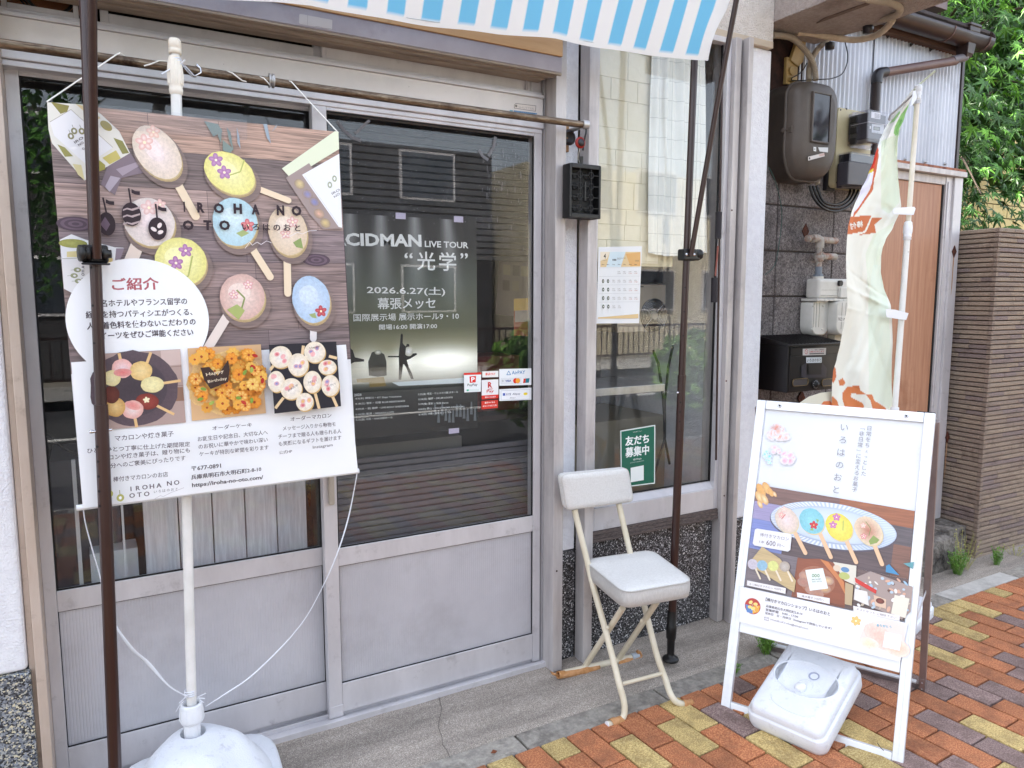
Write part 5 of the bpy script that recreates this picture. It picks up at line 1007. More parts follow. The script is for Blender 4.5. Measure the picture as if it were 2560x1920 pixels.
# strings up to the rail, ribbons down to the stand
def rp(px): return at(px, 103 + (px) * .1465 if px < 860 else 229 + (px - 850) * .132, ry)
tl_, tr_ = bp.pt(*bp.px(117, 255), .002), bp.pt(*bp.px(845, 332), .002)
MB().tube([tl_, rp(292) + Vector((0, -.0135, .006)), rp(300) + Vector((0, -.006, .0125)), rp(312) + Vector((0, .006, .011))], .0018, 6).build('string', M['string'], bt)
MB().tube([at(360, 165, ry - .012), at(378, 160, ry - .0138), at(398, 152, ry - .010), at(420, 153, ry + .004)], .0018, 6).build('string', M['string'], bt)
MB().tube([at(566, 178, ry - .004), at(580, 182, ry - .013), at(606, 202, ry - .0138), at(616, 204, ry - .004)], .0018, 6).build('string', M['string'], bt); MB().tube([at(645, 190, ry - .004), at(660, 196, ry - .0138), at(676, 213, ry - .01)], .0018, 6).build('string', M['string'], bt)
MB().tube([at(716, 201, ry - .002), at(728, 204, ry - .012), at(760, 240, 2.17), tr_], .0018, 6).build('string', M['string'], bt)
b = MB(); z_ = rp(681); b.lathe((z_.x - .011, ry, rz), [(.0125, 0), (.019, .001), (.019, .004), (.015, .005), (.015, .010), (.019, .011), (.019, .015), (.0125, .016)], 22, axis=(1, 0, 0)); b.build('rail_stop', M['steel'], None, label='small grey grooved ring on the clothes rail right of the white pole', cat='ring')
b = MB(); H_ = lambda x, y, dy=0: at(x * .3888, y * .3888, ry - .015 - dy); b.tube([H_(1145, 385), H_(1160, 400), H_(1200, 455), H_(1240, 492), H_(1262, 492)], .0024, 7); b.tube([H_(1150, 455), H_(1190, 425, .012), H_(1250, 490, .006), H_(1292, 468, .004), H_(1290, 440), H_(1262, 412), H_(1264, 425)], .0024, 7); b.build('s_hook', M['chrome'], None, label='bent steel wire hook hung on the rail beside the white pole', cat='hook')
# ------------------------------------------------------------------ white banner stand
WX, WY = at(480, 1790, 2.15).x, 2.15; zb_ = .06
ws = thing('banner_stand', 'white pole stand with a domed water-filled base before the left door', 'banner stand', (WX, WY, zb_))
top = at(437, 97, 2.15); mid = lambda z: Vector((WX + (top.x - WX) * (z - .3) / (top.z - .3), 2.15, z))
zj = at(439, 165, 2.15).z; zk = at(438, 232, 2.15).z
MB().tube([mid(.18), mid(zk)], .0132, 18).build('lower_pole', M['white_pole'], ws)
MB().tube([mid(zk - .02), mid(top.z - .03)], .0105, 18).build('upper_pole', M['white_pole'], ws)
b = MB(); n = 30; prof = [(.0135, -.005), (.0165, 0), (.017, .008), (.0158, .012), (.0165, .016), (.019, .035), (.0185, .055), (.0142, .085), (.0125, .09)]
o_ = mid(zk); b.lathe(o_, prof, n); 
for k in range(14): a = k / 14 * 6.283; b.tube([o_ + Vector((math.cos(a) * .0178, math.sin(a) * .0178, .02)), o_ + Vector((math.cos(a) * .0186, math.sin(a) * .0186, .045)), o_ + Vector((math.cos(a) * .0150, math.sin(a) * .0150, .078))], .0016, 5)
b.build('twist_joint', M['ivory_pole'], ws)
MB().lathe(mid(top.z - .038), [(.0112, 0), (.0155, .001), (.0155, .012), (.014, .013), (.0158, .015), (.0155, .032), (.012, .038), (0, .039)], 24).build('top_cap', M['ivory_pole'], ws)
b = MB(); 
for k in range(5): b.tube([mid(zj - .004 + .005 * k) + Vector((math.cos(a / 12 * 6.283) * .0135, math.sin(a / 12 * 6.283) * .0135, .002 * math.sin(a + k))) for a in range(13)], .0022, 5)
b.tube([mid(zj) + Vector((.012, -.01, .004)), mid(zj) + Vector((.022, -.016, .014))], .002, 5); b.tube([mid(zj) + Vector((-.010, -.01, -.01)), mid(zj) + Vector((-.036, -.02, -.03))], .002, 5); b.build('plastic_tie', M['tape'], ws)
# base: square rounded tray with fluted dome, neck and collar nut
b = MB(); hw = .215; cx, cy = WX + .01, 2.075; rot = R(-4)
def rsq(r_, h, z, k=.3):
    P_ = []
    for i in range(48):
        a = i / 48 * 2 * math.pi; ca, sa = math.cos(a), math.sin(a); m_ = (abs(ca) ** 5 + abs(sa) ** 5) ** (-1 / 5); x, y = ca * m_ * r_, sa * m_ * r_
        P_.append((cx + x * math.cos(rot) - y * math.sin(rot), cy + x * math.sin(rot) + y * math.cos(rot), z))
    return P_
rings = [rsq(hw - .005, 0, zb_), rsq(hw, 0, zb_ + .015), rsq(hw - .002, 0, zb_ + .07), rsq(hw - .012, 0, zb_ + .082), rsq(hw - .05, 0, zb_ + .084)]
vs_ = [v for r_ in rings for v in r_]; b.add(vs_, [(i * 48 + k, i * 48 + (k + 1) % 48, (i + 1) * 48 + (k + 1) % 48, (i + 1) * 48 + k) for i in range(4) for k in range(48)], 0, True); b.add(rings[-1], [tuple(range(48))]); b.build('tray', M['white_tank'], ws)
def dome(u, v):
    a = u * 2 * math.pi; r_ = .034 + (.185 - .034) * v; h = .118 * math.cos(v * math.pi / 2) ** .8 + .004
    w_ = math.sin(4 * a + 1.3) * math.exp(-((v - .55) / .2) ** 2); h += .008 * w_ - .006 * math.exp(-((v - .72) / .05) ** 2) * (w_ > .6)
    return (cx + r_ * math.cos(a), cy + .0 + r_ * math.sin(a), zb_ + .080 + h)
DX = WX - cx; b = MB(); b.grid(lambda u, v: tuple(a + d for a, d in zip(dome(u, v), (DX * (1 - v), (2.15 - cy) * (1 - v) * .9, 0))), 96, 36); b.build('dome', M['white_tank'], ws, recalc=False)
o_ = mid(zb_ + .19); oz = zb_ + .19
b = MB(); b.lathe((o_.x, 2.142, oz), [(.0375, .006), (.0395, .010), (.0365, .012), (.034, .006), (.033, -.03)], 36); b.lathe((o_.x, 2.142, oz), [(.033, -.028), (0, -.03)], 30); b.build('socket_rim', M['white_pl'], ws)
zc_ = at(490, 1757, 2.142).z
b = MB(); b.lathe((o_.x, 2.146, 0), [(.022, oz - .02), (.0225, zc_ - .05), (.024, zc_ - .048)], 12, smooth=False); b.build('neck', M['white_pl'], ws)
b = MB(); b.lathe((o_.x + .001, 2.147, zc_ - .056), [(.022, 0), (.0285, .002), (.0325, .012), (.0315, .03), (.0285, .052), (.0275, .056), (.022, .057), (.0205, .05), (.0200, .02)], 36)
for k in range(12): a = k / 12 * 6.283; b.tube([Vector((o_.x + math.cos(a) * .0322, 2.147 + math.sin(a) * .0322, zc_ - .044)), Vector((o_.x + math.cos(a) * .0290, 2.147 + math.sin(a) * .0290, zc_ - .006))], .0012, 4)
b.build('collar_nut', M['white_pl'], ws)
zt_ = at(487, 1733, 2.15).z; b = MB()
for k in range(3): b.tube([Vector((o_.x + math.cos(a / 12 * 6.283) * .0145, 2.15 + math.sin(a / 12 * 6.283) * .0145, zt_ + .006 * k)) for a in range(13)], .002, 5)
C3 = lambda x, y: (x * .3888, 1280 + y * .3888)
for a_, e_ in (((1190, 1185), (1130, 1285)), ((1195, 1190), (1150, 1230)), ((1270, 1190), (1325, 1165)), ((1275, 1195), (1318, 1200)), ((1278, 1205), (1310, 1225)), ((1185, 1180), (1140, 1150))):
    p0, p1 = at(*C3(*a_), 2.135), at(*C3(*e_), 2.11); b.bar(p0, p1, (0, 0, .003), (0, .0006, 0)); 
b.build('ribbon_knot', M['tape'], ws)
def ribbon(pts, w_, name):
    b = MB(); pts = [Vector(p) for p in pts]
    # smooth the path
    P_ = []
    for i in range(len(pts) - 1):
        p0, p1, p2, p3 = pts[max(i - 1, 0)], pts[i], pts[i + 1], pts[min(i + 2, len(pts) - 1)]
        for k in range(5):
            t_ = k / 5; P_.append(.5 * ((2 * p1) + (p2 - p0) * t_ + (2 * p0 - 5 * p1 + 4 * p2 - p3) * t_ ** 2 + (3 * p1 - p0 - 3 * p2 + p3) * t_ ** 3))
    P_.append(pts[-1]); n = len(P_); q = random.Random(len(pts)); vs_ = []
    for i, p in enumerate(P_):
        t_ = (P_[min(i + 1, n - 1)] - P_[max(i - 1, 0)]).normalized(); s2 = t_.cross(Vector((0, 1, 0))).normalized(); tw = .6 * math.sin(i * .35); d = (s2 * math.cos(tw) + Vector((0, 1, 0)) * math.sin(tw)); ww = w_(i / (n - 1)) if callable(w_) else w_
        vs_ += [p - d * ww / 2, p + Vector((0, -.0012, 0)), p + d * ww / 2]
    b.add(vs_, [(3 * i + k, 3 * i + k + 1, 3 * i + k + 4, 3 * i + k + 3) for i in range(n - 1) for k in (0, 1)], 0, True); return b.build(name, M['tape'], bt, recalc=False, solid=.0004)
ribbon([at(893, 1179, 2.10), at(888, 1210, 2.10), at(872, 1290, 2.11), at(848, 1370, 2.11), at(815, 1450, 2.12), at(750, 1565, 2.12), at(640, 1680, 2.125), at(560, 1737, 2.13), at(514, 1766, 2.135)], .0042, 'ribbon')
ribbon([at(208, 1270, 2.11), at(214, 1310, 2.11), at(230, 1370, 2.12), at(250, 1440, 2.12), at(262, 1500, 2.12), at(290, 1565, 2.12), at(330, 1622, 2.12), at(372, 1660, 2.12), at(424, 1716, 2.125), at(470, 1742, 2.135)], lambda t_: .003 + .009 * math.exp(-((t_ - .72) / .12) ** 2), 'ribbon')
# ------------------------------------------------------------------ folding chair
NN = lambda x, y: (1340 + x * 600 / 1659, 1100 + y * 600 / 1659)
AA = lambda x, y: (1200 + x * .30741, 1560 + y * .30741)
ch = thing('folding_chair', 'cream folding chair with white cushions standing in front of the terrazzo wall', 'chair', (1.68, 2.08, .03))
tr_ = .0112
def bez(pts, k=5):
    out = []; pts = [Vector(p) for p in pts]
    for i in range(len(pts) - 1):
        p0, p1, p2, p3 = pts[max(i - 1, 0)], pts[i], pts[i + 1], pts[min(i + 2, len(pts) - 1)]
        for j in range(k):
            t = j / k; out.append(.5 * ((2 * p1) + (p2 - p0) * t + (2 * p0 - 5 * p1 + 4 * p2 - p3) * t ** 2 + (3 * p1 - p0 - 3 * p2 + p3) * t ** 3))
    out.append(pts[-1]); return out
yb, yf = 2.235, 1.93
FL = [at(*NN(285, 560), 2.215), at(*NN(352, 830), 2.18), at(*NN(395, 1010), 2.14), at(*NN(465, 1260), 2.06)]
fl1, fl2, fl3, fl4 = at(*AA(1130, 480), 1.955), at(*AA(1172, 640), 1.928), at(*AA(1178, 720), 1.942), atz(*AA(1040, 815), .014)
MB().tube(bez([at(*NN(268, 480), 2.222), FL[0], FL[1], FL[2], FL[3], at(*AA(1085, 300), 1.995), fl1, fl2, at(*AA(1172, 735), 1.918), at(*AA(1140, 786), 1.916), at(*AA(1080, 806), 1.916), at(*AA(1035, 816), 1.916)]), tr_, 14).build('side_tube', M['cream'], ch)
MB().tube(bez([at(*NN(572, 440), 2.222), at(*NN(650, 775), 2.18), at(*NN(700, 950), 2.14), at(*NN(765, 1210), 2.06), at(*AA(1440, 260), 1.99), at(*AA(1505, 440), 1.955), at(*AA(1545, 560), 1.91), at(*AA(1600, 636), 1.89), at(*AA(1680, 654), 1.884), at(*AA(1712, 650), 1.884)]), tr_, 14).build('side_tube', M['cream'], ch)
MB().cyl(at(*AA(1155, 488), 1.965), at(*AA(1480, 402), 1.965), .0072).build('front_stretcher', M['cream'], ch)
rl0, rl1 = at(*NN(600, 1160), 1.99), at(*NN(335, 1568), 2.235); rr0, rr1 = at(*NN(835, 1120), 1.99), at(*NN(565, 1520), 2.225)
MB().cyl(rl0, rl1, tr_, n=14).build('rear_leg', M['cream'], ch); MB().cyl(rr0, rr1, tr_, n=14).build('rear_leg', M['cream'], ch)
ra_, rb_ = at(*NN(195, 1610), 2.224), at(*NN(690, 1495), 2.216)
MB().cyl(ra_, rb_, .0118, n=16).build('rear_foot_bar', M['cream'], ch)
for (x, y, Y) in ((495, 1297, 2.05), (729, 1248, 2.05)): p = at(*NN(x, y), Y - .02); MB().lathe(p, [(0, .004), (.006, .003), (.0075, 0)], 12, axis=(0, -1, 0)).build('rivet', M['cream'], ch)
def wrap(pts, r, name, seed, axis=None):
    q = random.Random(seed); P_ = bez(pts, 3); b = MB(); b.tube([p + Vector((q.uniform(-1, 1), q.uniform(-1, 1), q.uniform(-1, 1))) * .0008 for p in P_], [r * q.uniform(1.0, 1.22) for _ in P_], 11, caps=False); return b.build(name, M['kraft'], ch, recalc=False, solid=.0006)
dz = Vector((0, -.002, -.003))
wrap([at(*NN(150, 1618), 2.222) + dz, at(*NN(230, 1606), 2.222) + dz, at(*NN(330, 1585), 2.221) + dz, at(*NN(430, 1560), 2.221) + dz], .0132, 'paper_wrap', 1); wrap([at(*NN(560, 1530), 2.218) + dz * 2, at(*NN(650, 1508), 2.217) + dz * 2, at(*NN(715, 1490), 2.216) + dz * 2], .0134, 'paper_wrap', 8)
b = MB(); p0 = at(*NN(150, 1622), 2.219)
b.add([p0, at(*NN(125, 1608), 2.23), at(*NN(98, 1597), 2.225), at(*NN(110, 1622), 2.23), at(*NN(150, 1636), 2.225), at(*NN(170, 1640), 2.22), at(*NN(160, 1600), 2.24)], [(0, 1, 3), (1, 2, 3), (0, 3, 4), (0, 4, 5), (0, 5, 6)]); b.build('torn_paper', M['kraft'], ch, recalc=False, solid=.0006)
b = MB(); pts = [(560, 1548), (640, 1545), (690, 1538), (725, 1515), (738, 1490), (725, 1462), (700, 1448), (690, 1465), (705, 1490), (690, 1515), (600, 1533)]; b.add([at(*NN(*p), 2.206 + .010 * (i % 2)) for i, p in enumerate(pts)], [tuple(range(len(pts)))]); b.build('torn_paper', M['kraft'], ch, recalc=False, solid=.0006)
MB().cyl(at(*NN(660, 1502), 2.214), at(*NN(705, 1490), 2.214), .0138, n=18).build('end_sleeve', mat('grey plastic sleeve', '#aab2ba', rough=.4), ch)
wrap([at(*AA(1160, 782), 1.916), at(*AA(1105, 797), 1.916), at(*AA(1060, 811), 1.916)], .0140, 'paper_wrap', 2); wrap([at(*AA(1645, 650), 1.885), at(*AA(1690, 653), 1.884), at(*AA(1722, 648), 1.884)], .0138, 'paper_wrap', 3)
MB().cyl(at(*AA(1062, 810), 1.916), at(*AA(1030, 818), 1.916), .0108, n=14).build('foot_end', M['white_pl'], ch)
# seat cushion: rounded box with piping; the sides ribbed
zt = .487
SC = [Vector((*atz(*NN(345, 835), zt).xy, 0)), Vector((*atz(*NN(612, 1055), zt).xy, 0)), Vector((*atz(*NN(1075, 975), zt).xy, 0)), Vector((*atz(*NN(795, 768), zt).xy, 0))]
cx_, cy_ = sum(p.x for p in SC) / 4, sum(p.y for p in SC) / 4
def seatring(k, z, rnd=.16):
    out = []
    for s_ in range(4):
        a, p, e = SC[s_ - 1], SC[s_], SC[(s_ + 1) % 4]; c0 = Vector((cx_, cy_, 0)); P_ = [c0 + (v - c0) * k * 1.05 for v in (p + (a - p) * rnd, p, p + (e - p) * rnd)]
        for j in range(7): t = j / 6; v = P_[0] * (1 - t) ** 2 + P_[1] * 2 * t * (1 - t) + P_[2] * t * t; out.append(Vector((v.x, v.y, z)))
    return out
b = MB(); rings = [seatring(.93, zt - .060), seatring(.985, zt - .055), seatring(1.01, zt - .034), seatring(1.012, zt - .012), seatring(.995, zt - .002)]; n = 28
b.add([v for r_ in rings for v in r_], [(i * n + k, i * n + (k + 1) % n, (i + 1) * n + (k + 1) % n, (i + 1) * n + k) for i in range(4) for k in range(n)], 0, True); b.add(rings[0], [tuple(range(n - 1, -1, -1))]); seat = b.build('seat', M['cloth'], ch)
b = MB(); rings = [seatring(.994, zt - .002), seatring(.975, zt + .004), seatring(.85, zt + .009), seatring(.5, zt + .012)]; b.add([v for r_ in rings for v in r_], [(i * n + k, i * n + (k + 1) % n, (i + 1) * n + (k + 1) % n, (i + 1) * n + k) for i in range(3) for k in range(n)], 0, True); b.add(rings[-1], [tuple(range(n))], 0, True); b.build('seat_top', M['cloth_top'], seat)
pr_ = seatring(.996, zt + .001); b = MB(); b.tube(pr_ + [pr_[0]], .0024, 6); b.build('piping', M['cloth'], seat)
# backrest cushion
BC = [at(*NN(172, 240), 2.195), at(*NN(640, 193), 2.195), at(*NN(680, 425), 2.205), at(*NN(212, 488), 2.205)]
def backring(k, y, rnd=.13):
    out = []; c0 = sum(BC, Vector()) / 4
    for s_ in range(4):
        a, p, e = BC[s_ - 1], BC[s_], BC[(s_ + 1) % 4]; l1, l2 = (a - p).length, (e - p).length; ra, re = .024 / l1, .024 / l2; P_ = [c0 + (v - c0) * k for v in (p + (a - p) * ra, p, p + (e - p) * re)]
        for j in range(7): t = j / 6; v = P_[0] * (1 - t) ** 2 + P_[1] * 2 * t * (1 - t) + P_[2] * t * t; out.append(v + Vector((0, y, 0)))
    return out
b = MB(); rings = [backring(.7, -.0065), backring(.9, -.005), backring(.975, 0), backring(1.0, .006), backring(1.005, .018), backring(.985, .030), backring(.9, .036)]
b.add([v for r_ in rings for v in r_], [(i * n + k, i * n + (k + 1) % n, (i + 1) * n + (k + 1) % n, (i + 1) * n + k) for i in range(6) for k in range(n)], 0, True); b.add(rings[0], [tuple(range(n))], 0, True); b.add(rings[-1], [tuple(range(n - 1, -1, -1))], 0, True); bk = b.build('backrest', M['cloth_top'], ch)
pr_ = backring(.988, .002); b = MB(); b.tube(pr_ + [pr_[0]], .0017, 6); b.build('piping', M['cloth'], bk)
# ------------------------------------------------------------------ A-frame sign
wd = Vector((.429, -.903, 0)).normalized(); nd = Vector((wd.y * -1, wd.x, 0)); nd = Vector((.903, .429, 0)).normalized()
O = Vector((1.904, 1.816, .004)); W = .585; LEAN, HT = .300, 1.085
up = (nd * LEAN + Vector((0, 0, HT))).normalized(); L = math.hypot(LEAN, HT)
sg = thing('a_frame_sign', 'white aluminium A-frame sign with the macaron poster standing on the pavers', 'sign', O + wd * W / 2 + nd * .27)
fpl = Plane(O, wd, up); fn_ = fpl.n
def rail(name, u0, v0, u1, v1, wdt, m='sign_alu', thick=.022, off=0, par=None, vertical=False):
    p, q_ = fpl.pt(u0, v0, off), fpl.pt(u1, v1, off); side = wd if vertical else up
    b = MB(); b.bar(p, q_, side * wdt, fn_ * thick); return b.build(name, M[m], par or sg, bevel=.002)
vb = fpl.px(*(1700 + 395 * .3888, 1280 + 705 * .3888))[1]; vb2 = fpl.px(1700 + 385 * .3888, 1280 + 765 * .3888)[1]
rail('side_rail', .0165, 0, .0165, L, .033, vertical=True); rail('side_rail', W - .0165, 0, W - .0165, L, .033, vertical=True)
for s_ in (.0165,):
    for u in (0, W - .033): rail('rail_groove', u + s_, .002, u + s_, L - .002, .0012, 'sign_alu', .0012, .0114, vertical=True)
rail('top_rail', .0335, L - .0165, W - .0335, L - .0165, .033, off=-.001); rail('cross_rail', .0335, (vb + vb2) / 2, W - .0335, (vb + vb2) / 2, abs(vb - vb2) + .004, off=-.001); rail('bottom_rail', .0335, .018, W - .0335, .018, .030, off=-.002)
for u in (.085, W - .085):
    MB().lathe(fpl.pt(u, L - .0165, .010), [(0, .0015), (.003, .0015), (.0036, .0025), (.0072, .0025), (.0076, 0)], 18, axis=tuple(fn_)).build('screw', M['chrome'], sg); MB().lathe(fpl.pt(u, L - .0165, .0118), [(0, .001), (.0032, .001), (.0034, 0)], 10, axis=tuple(fn_)).build('screw_socket', M['meterdk'], sg)
bp0 = (.033, vb); 
b = MB(); b.bar(fpl.pt(W / 2, (vb + L - .033) / 2 - 0.0, -.004) - up * ((L - .033 - vb) / 2), fpl.pt(W / 2, (vb + L - .033) / 2, -.004) + up * ((L - .033 - vb) / 2), wd * (W - .066), fn_ * .004); b.build('poster_board', mat('poster board', '#e6e9ee', rough=.4), sg)
c = Canvas(fpl, -.0017)
Z = lambda x, y: (1880 + x * 520 / 2054, 980 + y * 520 / 2054)
Z5 = lambda x, y: (1700 + x * .3888, 1280 + y * .3888)
Uo, U1, V1 = .034, W - .034, L - .034
c.rect(Uo, vb, U1, V1, '#e3e6ea')
def quadpl(tl, tr, br, bl): return [fpl.px(*p) for p in (tl, tr, br, bl)]
for i in range(7):   # faint hemp-leaf star pattern and washes
    for j in range(3):
        px_, py_ = Z(1340 + i * 62 - j * 8, 520 + j * 62 + i * 7)
        for k in range(6): a = k * math.pi / 3; c.pline([(px_, py_), (px_ + 8 * math.cos(a), py_ + 8 * math.sin(a))], .35, '#dcdbe2')
def wash(px, py, r, col, n, seed):
    q = random.Random(seed)
    for k in range(n): c.pell(px + q.uniform(-r, r) * .6, py + q.uniform(-r, r) * .5, r * q.uniform(.3, .55), r * q.uniform(.25, .5), col, rot=q.uniform(0, 180), col2='#e3e6ea', wob=.12, seed=k, n=18)
wash(*Z(250, 400), 26, '#f0a890', 16, 1); wash(*Z(330, 440), 16, '#f2b8a8', 9, 6); wash(*Z(240, 570), 15, '#f0bcc0', 8, 2); wash(*Z(360, 650), 20, '#eba4ba', 13, 3); wash(*Z(150, 620), 13, '#62d0de', 12, 4); wash(*Z(165, 690), 9, '#7fdce4', 8, 5)
for k in range(9): a = math.radians(200 + k * 17); c.pline([Z(235, 375), tuple(v + d for v, d in zip(Z(235, 375), (15 * math.cos(a), 15 * math.sin(a))))], .6, '#e58f78')
ig = '#86868f'
for i, ch_ in enumerate('いろはのおと'): c.ctext(ch_, *Z(915 - i * 16, 352 + i * 123), 17, ig, -.004)
for i, ch_ in enumerate('日常をちょっとした'): c.ctext(ch_, *Z(1162 - i * 7, 360 + i * 56), 10.5 if ch_ not in 'ょっ' else 7.5, ig)
tt = '「非日常」に変えるお菓子'
for i, ch_ in enumerate(tt):
    px_, py_ = Z(1092 - i * 7, 360 + i * 55)
    if ch_ == '「': c.pline([(px_ - 5, py_ + 1), (px_ + 6, py_ + 1.6), (px_ + 5.6, py_ + 5)], .8, ig)
    elif ch_ == '」': c.pline([(px_ - 6, py_ - 4), (px_ - 6.2, py_), (px_ + 4, py_ + .8)], .8, ig)
    else: c.ctext(ch_, px_, py_, 10.5, ig)
# photograph of the plate
pa, pb = Z(78, 922), Z(1672, 1182)
lowL, lowR = Z5(400, 475), Z5(1465, 705)
def row(t0, t1, cols_):
    n = len(cols_)
    for i, (s0, s1, col, gr) in enumerate(cols_):
        L0 = [(pa[k] + (lowL[k] - pa[k]) * t0) for k in (0, 1)]; L1 = [(pa[k] + (lowL[k] - pa[k]) * t1) for k in (0, 1)]; R0 = [(pb[k] + (lowR[k] - pb[k]) * t0) for k in (0, 1)]; R1 = [(pb[k] + (lowR[k] - pb[k]) * t1) for k in (0, 1)]
        A_ = lambda P, Q, s_: tuple(P[k] + (Q[k] - P[k]) * s_ for k in (0, 1)); quad = [A_(L0, R0, s0), A_(L0, R0, s1), A_(L1, R1, s1), A_(L1, R1, s0)]
        UV = [fpl.px(*p) for p in quad]; UV = [(max(Uo, min(U1, u)), v) for u, v in UV]; c.poly(UV, col, gr)
row(0, .16, [(-.1, .5, '#7b5a52', 1.2), (.5, 1.1, '#9a5d3c', 1.2)]); row(.16, .33, [(-.1, .16, '#9c92b8', .8), (.16, .8, '#8d8896', .8), (.8, 1.1, '#5d5357', 1.2)]); row(.33, .62, [(-.1, .2, '#7a86c0', .8), (.2, .86, '#5c4a4c', 1.2), (.86, 1.1, '#7d5647', 1.2)]); row(.62, 1.0, [(-.1, .3, '#776b70', 1.2), (.3, .62, '#8a4a30', .8), (.62, 1.1, '#6a5450', 1.2)])
for (x, y, a, col) in ((95, 970, 24, '#f0b35c'), (150, 950, 22, '#f2c27a'), (80, 1040, 22, '#f2dca4'), (130, 1060, 20, '#f0e2b0'), (190, 990, 16, '#f0b866'), (230, 1010, 10, '#f4e6c0'), (85, 1110, 14, '#efe3b6')): c.pell(*Z(x, y), a * .75, a * .38, col, rot=-55, col2='#dba460')
# fluted oval plate
pc = Z(808, 1335); u0_, v0_ = fpl.px(*pc); e1, e2 = fpl.px(*Z(190, 1225)), fpl.px(*Z(1432, 1420)); rx = math.hypot(e2[0] - e1[0], e2[1] - e1[1]) / 2; u0_, v0_ = (e1[0] + e2[0]) / 2, (e1[1] + e2[1]) / 2; ry_ = abs(fpl.px(*Z(500, 1025))[1] - fpl.px(*Z(1100, 1645))[1]) * .43; pang = math.degrees(math.atan2(e2[1] - e1[1], e2[0] - e1[0]))
ca_, sa_ = math.cos(R(pang)), math.sin(R(pang))
c.ell(u0_, v0_ - .004, rx * 1.01, ry_ * 1.02, '#554a58', pang, n=60); c.ell(u0_, v0_, rx, ry_, '#b9c6da', pang, n=60)
for k in range(84):
    a0, a1 = k / 84 * 6.2832, (k + .55) / 84 * 6.2832; q4 = []
    for a, r_ in ((a0, .985), (a1, .985), (a1, .80), (a0, .80)): X, Y_ = math.cos(a) * rx * r_, math.sin(a) * ry_ * r_; q4.append((u0_ + X * ca_ - Y_ * sa_, v0_ + X * sa_ + Y_ * ca_))
    c.poly(q4, '#e2e6ee' if math.cos(a0) < .3 else '#d3dff0')
c.ell(u0_, v0_, rx * .79, ry_ * .74, '#dfe2ea', pang, col2='#c3d0e4', n=60)
def smac(x, y, a, b_, rot, c1_, c2_, se, sw=8.5): c.stick(Z(*se[0]), Z(*se[1]), sw, '#e6bd96'); c.pell(Z(x, y)[0] + 2, Z(x, y)[1] + 3, a, b_, '#d9c59a', rot=rot); c.pell(*Z(x, y), a, b_, c1_, rot=rot, col2=c2_, wob=.03)
smac(350, 1265, 33, 27, -55, '#ecd6d4', '#d8c6b4', ((430, 1385), (535, 1590)), 10); c.flower(*Z(325, 1160), 9, '#f8e8e0', '#e7b4a4'); c.flower(*Z(300, 1215), 9, '#f6dcd4', '#e08a80'); c.pline([Z(300, 1255), Z(340, 1210)], 1.5, '#d05a50')
smac(598, 1275, 33, 29, -55, '#92d3dc', '#7cc0cc', ((680, 1400), (785, 1630)), 10); c.flower(*Z(618, 1315), 12, '#d8303a', '#b81f2c', mid='#f0b060'); c.ppoly([Z(575, 1365), Z(610, 1340), Z(615, 1370)], '#8fae60'); c.ppoly([Z(640, 1255), Z(670, 1265), Z(655, 1295)], '#8fae60')
smac(866, 1333, 36, 30, -50, '#eee268', '#e0d04c', ((940, 1470), (1035, 1680)), 10); c.flower(*Z(842, 1238), 11, '#d890c0', '#b8609c'); c.flower(*Z(808, 1312), 11, '#d890c0', '#b8609c'); c.pline([Z(910, 1270), Z(905, 1370)], 2.6, '#b8c060')
smac(1155, 1370, 38, 30, -50, '#b87058', '#e0cdb0', ((1215, 1510), (1290, 1700)), 10); c.flower(*Z(1105, 1320), 8, '#f8ece4', '#e8a090'); c.flower(*Z(1110, 1425), 9, '#f8e4e0', '#c83840'); c.pline([Z(1130, 1280), Z(1180, 1350), Z(1160, 1420)], 1.6, '#7a8a4a'); c.ppoly([Z(1160, 1470), Z(1205, 1415), Z(1265, 1460), Z(1240, 1490), Z(1175, 1508)], '#8a9c50')
def pill(tl, tr, br, bl, col='#eceef2'): c.ppoly([tl, tr, br, bl], col); 
c.ppoly([Z(40, 1358), Z(60, 1348), Z(385, 1400), Z(402, 1420), Z(388, 1560), Z(365, 1576), Z(35, 1515), Z(18, 1495)], '#e6e5ea')
c.ptext('棒付きマカロン', Z(90, 1425), Z(372, 1472), 9, '#6f5c64'); c.ptext('1本', Z(82, 1490), Z(132, 1498), 7, '#6f5c64'); c.ptext('600', Z(150, 1510), Z(240, 1526), 12.5, '#5f5058', .004); c.ptext('円〜', Z(258, 1528), Z(330, 1540), 8, '#6f5c64')
# lower pictures
c.ppoly([Z5(535, 222), Z5(650, 300), Z5(752, 440), Z5(740, 515), Z5(445, 335)], '#c4ab7c', .8)
for (x, y, cc) in ((475, 335, '#c4bcc6'), (536, 343, '#8fb6cc'), (606, 346, '#d6d884'), (680, 350, '#c0b8b0')): c.stick(Z5(x + 14, y + 20), Z5(x + 48, y + 92), 4.5, '#e6d8c0'); c.pell(*Z5(x, y), 13, 13, cc, col2='#b0a090' if cc == '#c0b8b0' else cc)
c.ppoly([Z5(765, 300), Z5(900, 300), Z5(1010, 330), Z5(1065, 430), Z5(1065, 600), Z5(745, 540)], '#8e4a2c', .6); c.pell(*Z5(885, 440), 44, 36, '#6c4030', col2='#a4684c')
for (x, y, cc) in ((810, 410, '#c89a80'), (800, 450, '#b07868'), (955, 440, '#e0c090'), (935, 490, '#d8b070'), (850, 500, '#c89078'), (890, 525, '#b47c64')): c.pell(*Z5(x, y), 15, 11, cc, col2='#a88070')
c.ppoly([Z5(812, 372), Z5(925, 360), Z5(958, 490), Z5(842, 505)], '#e4ecea'); c.ptext('IROHA', Z5(855, 438), Z5(915, 433), 3.4, '#5a7060', .02); c.ptext('NO OTO', Z5(858, 452), Z5(918, 448), 3.2, '#5a7060', .02)
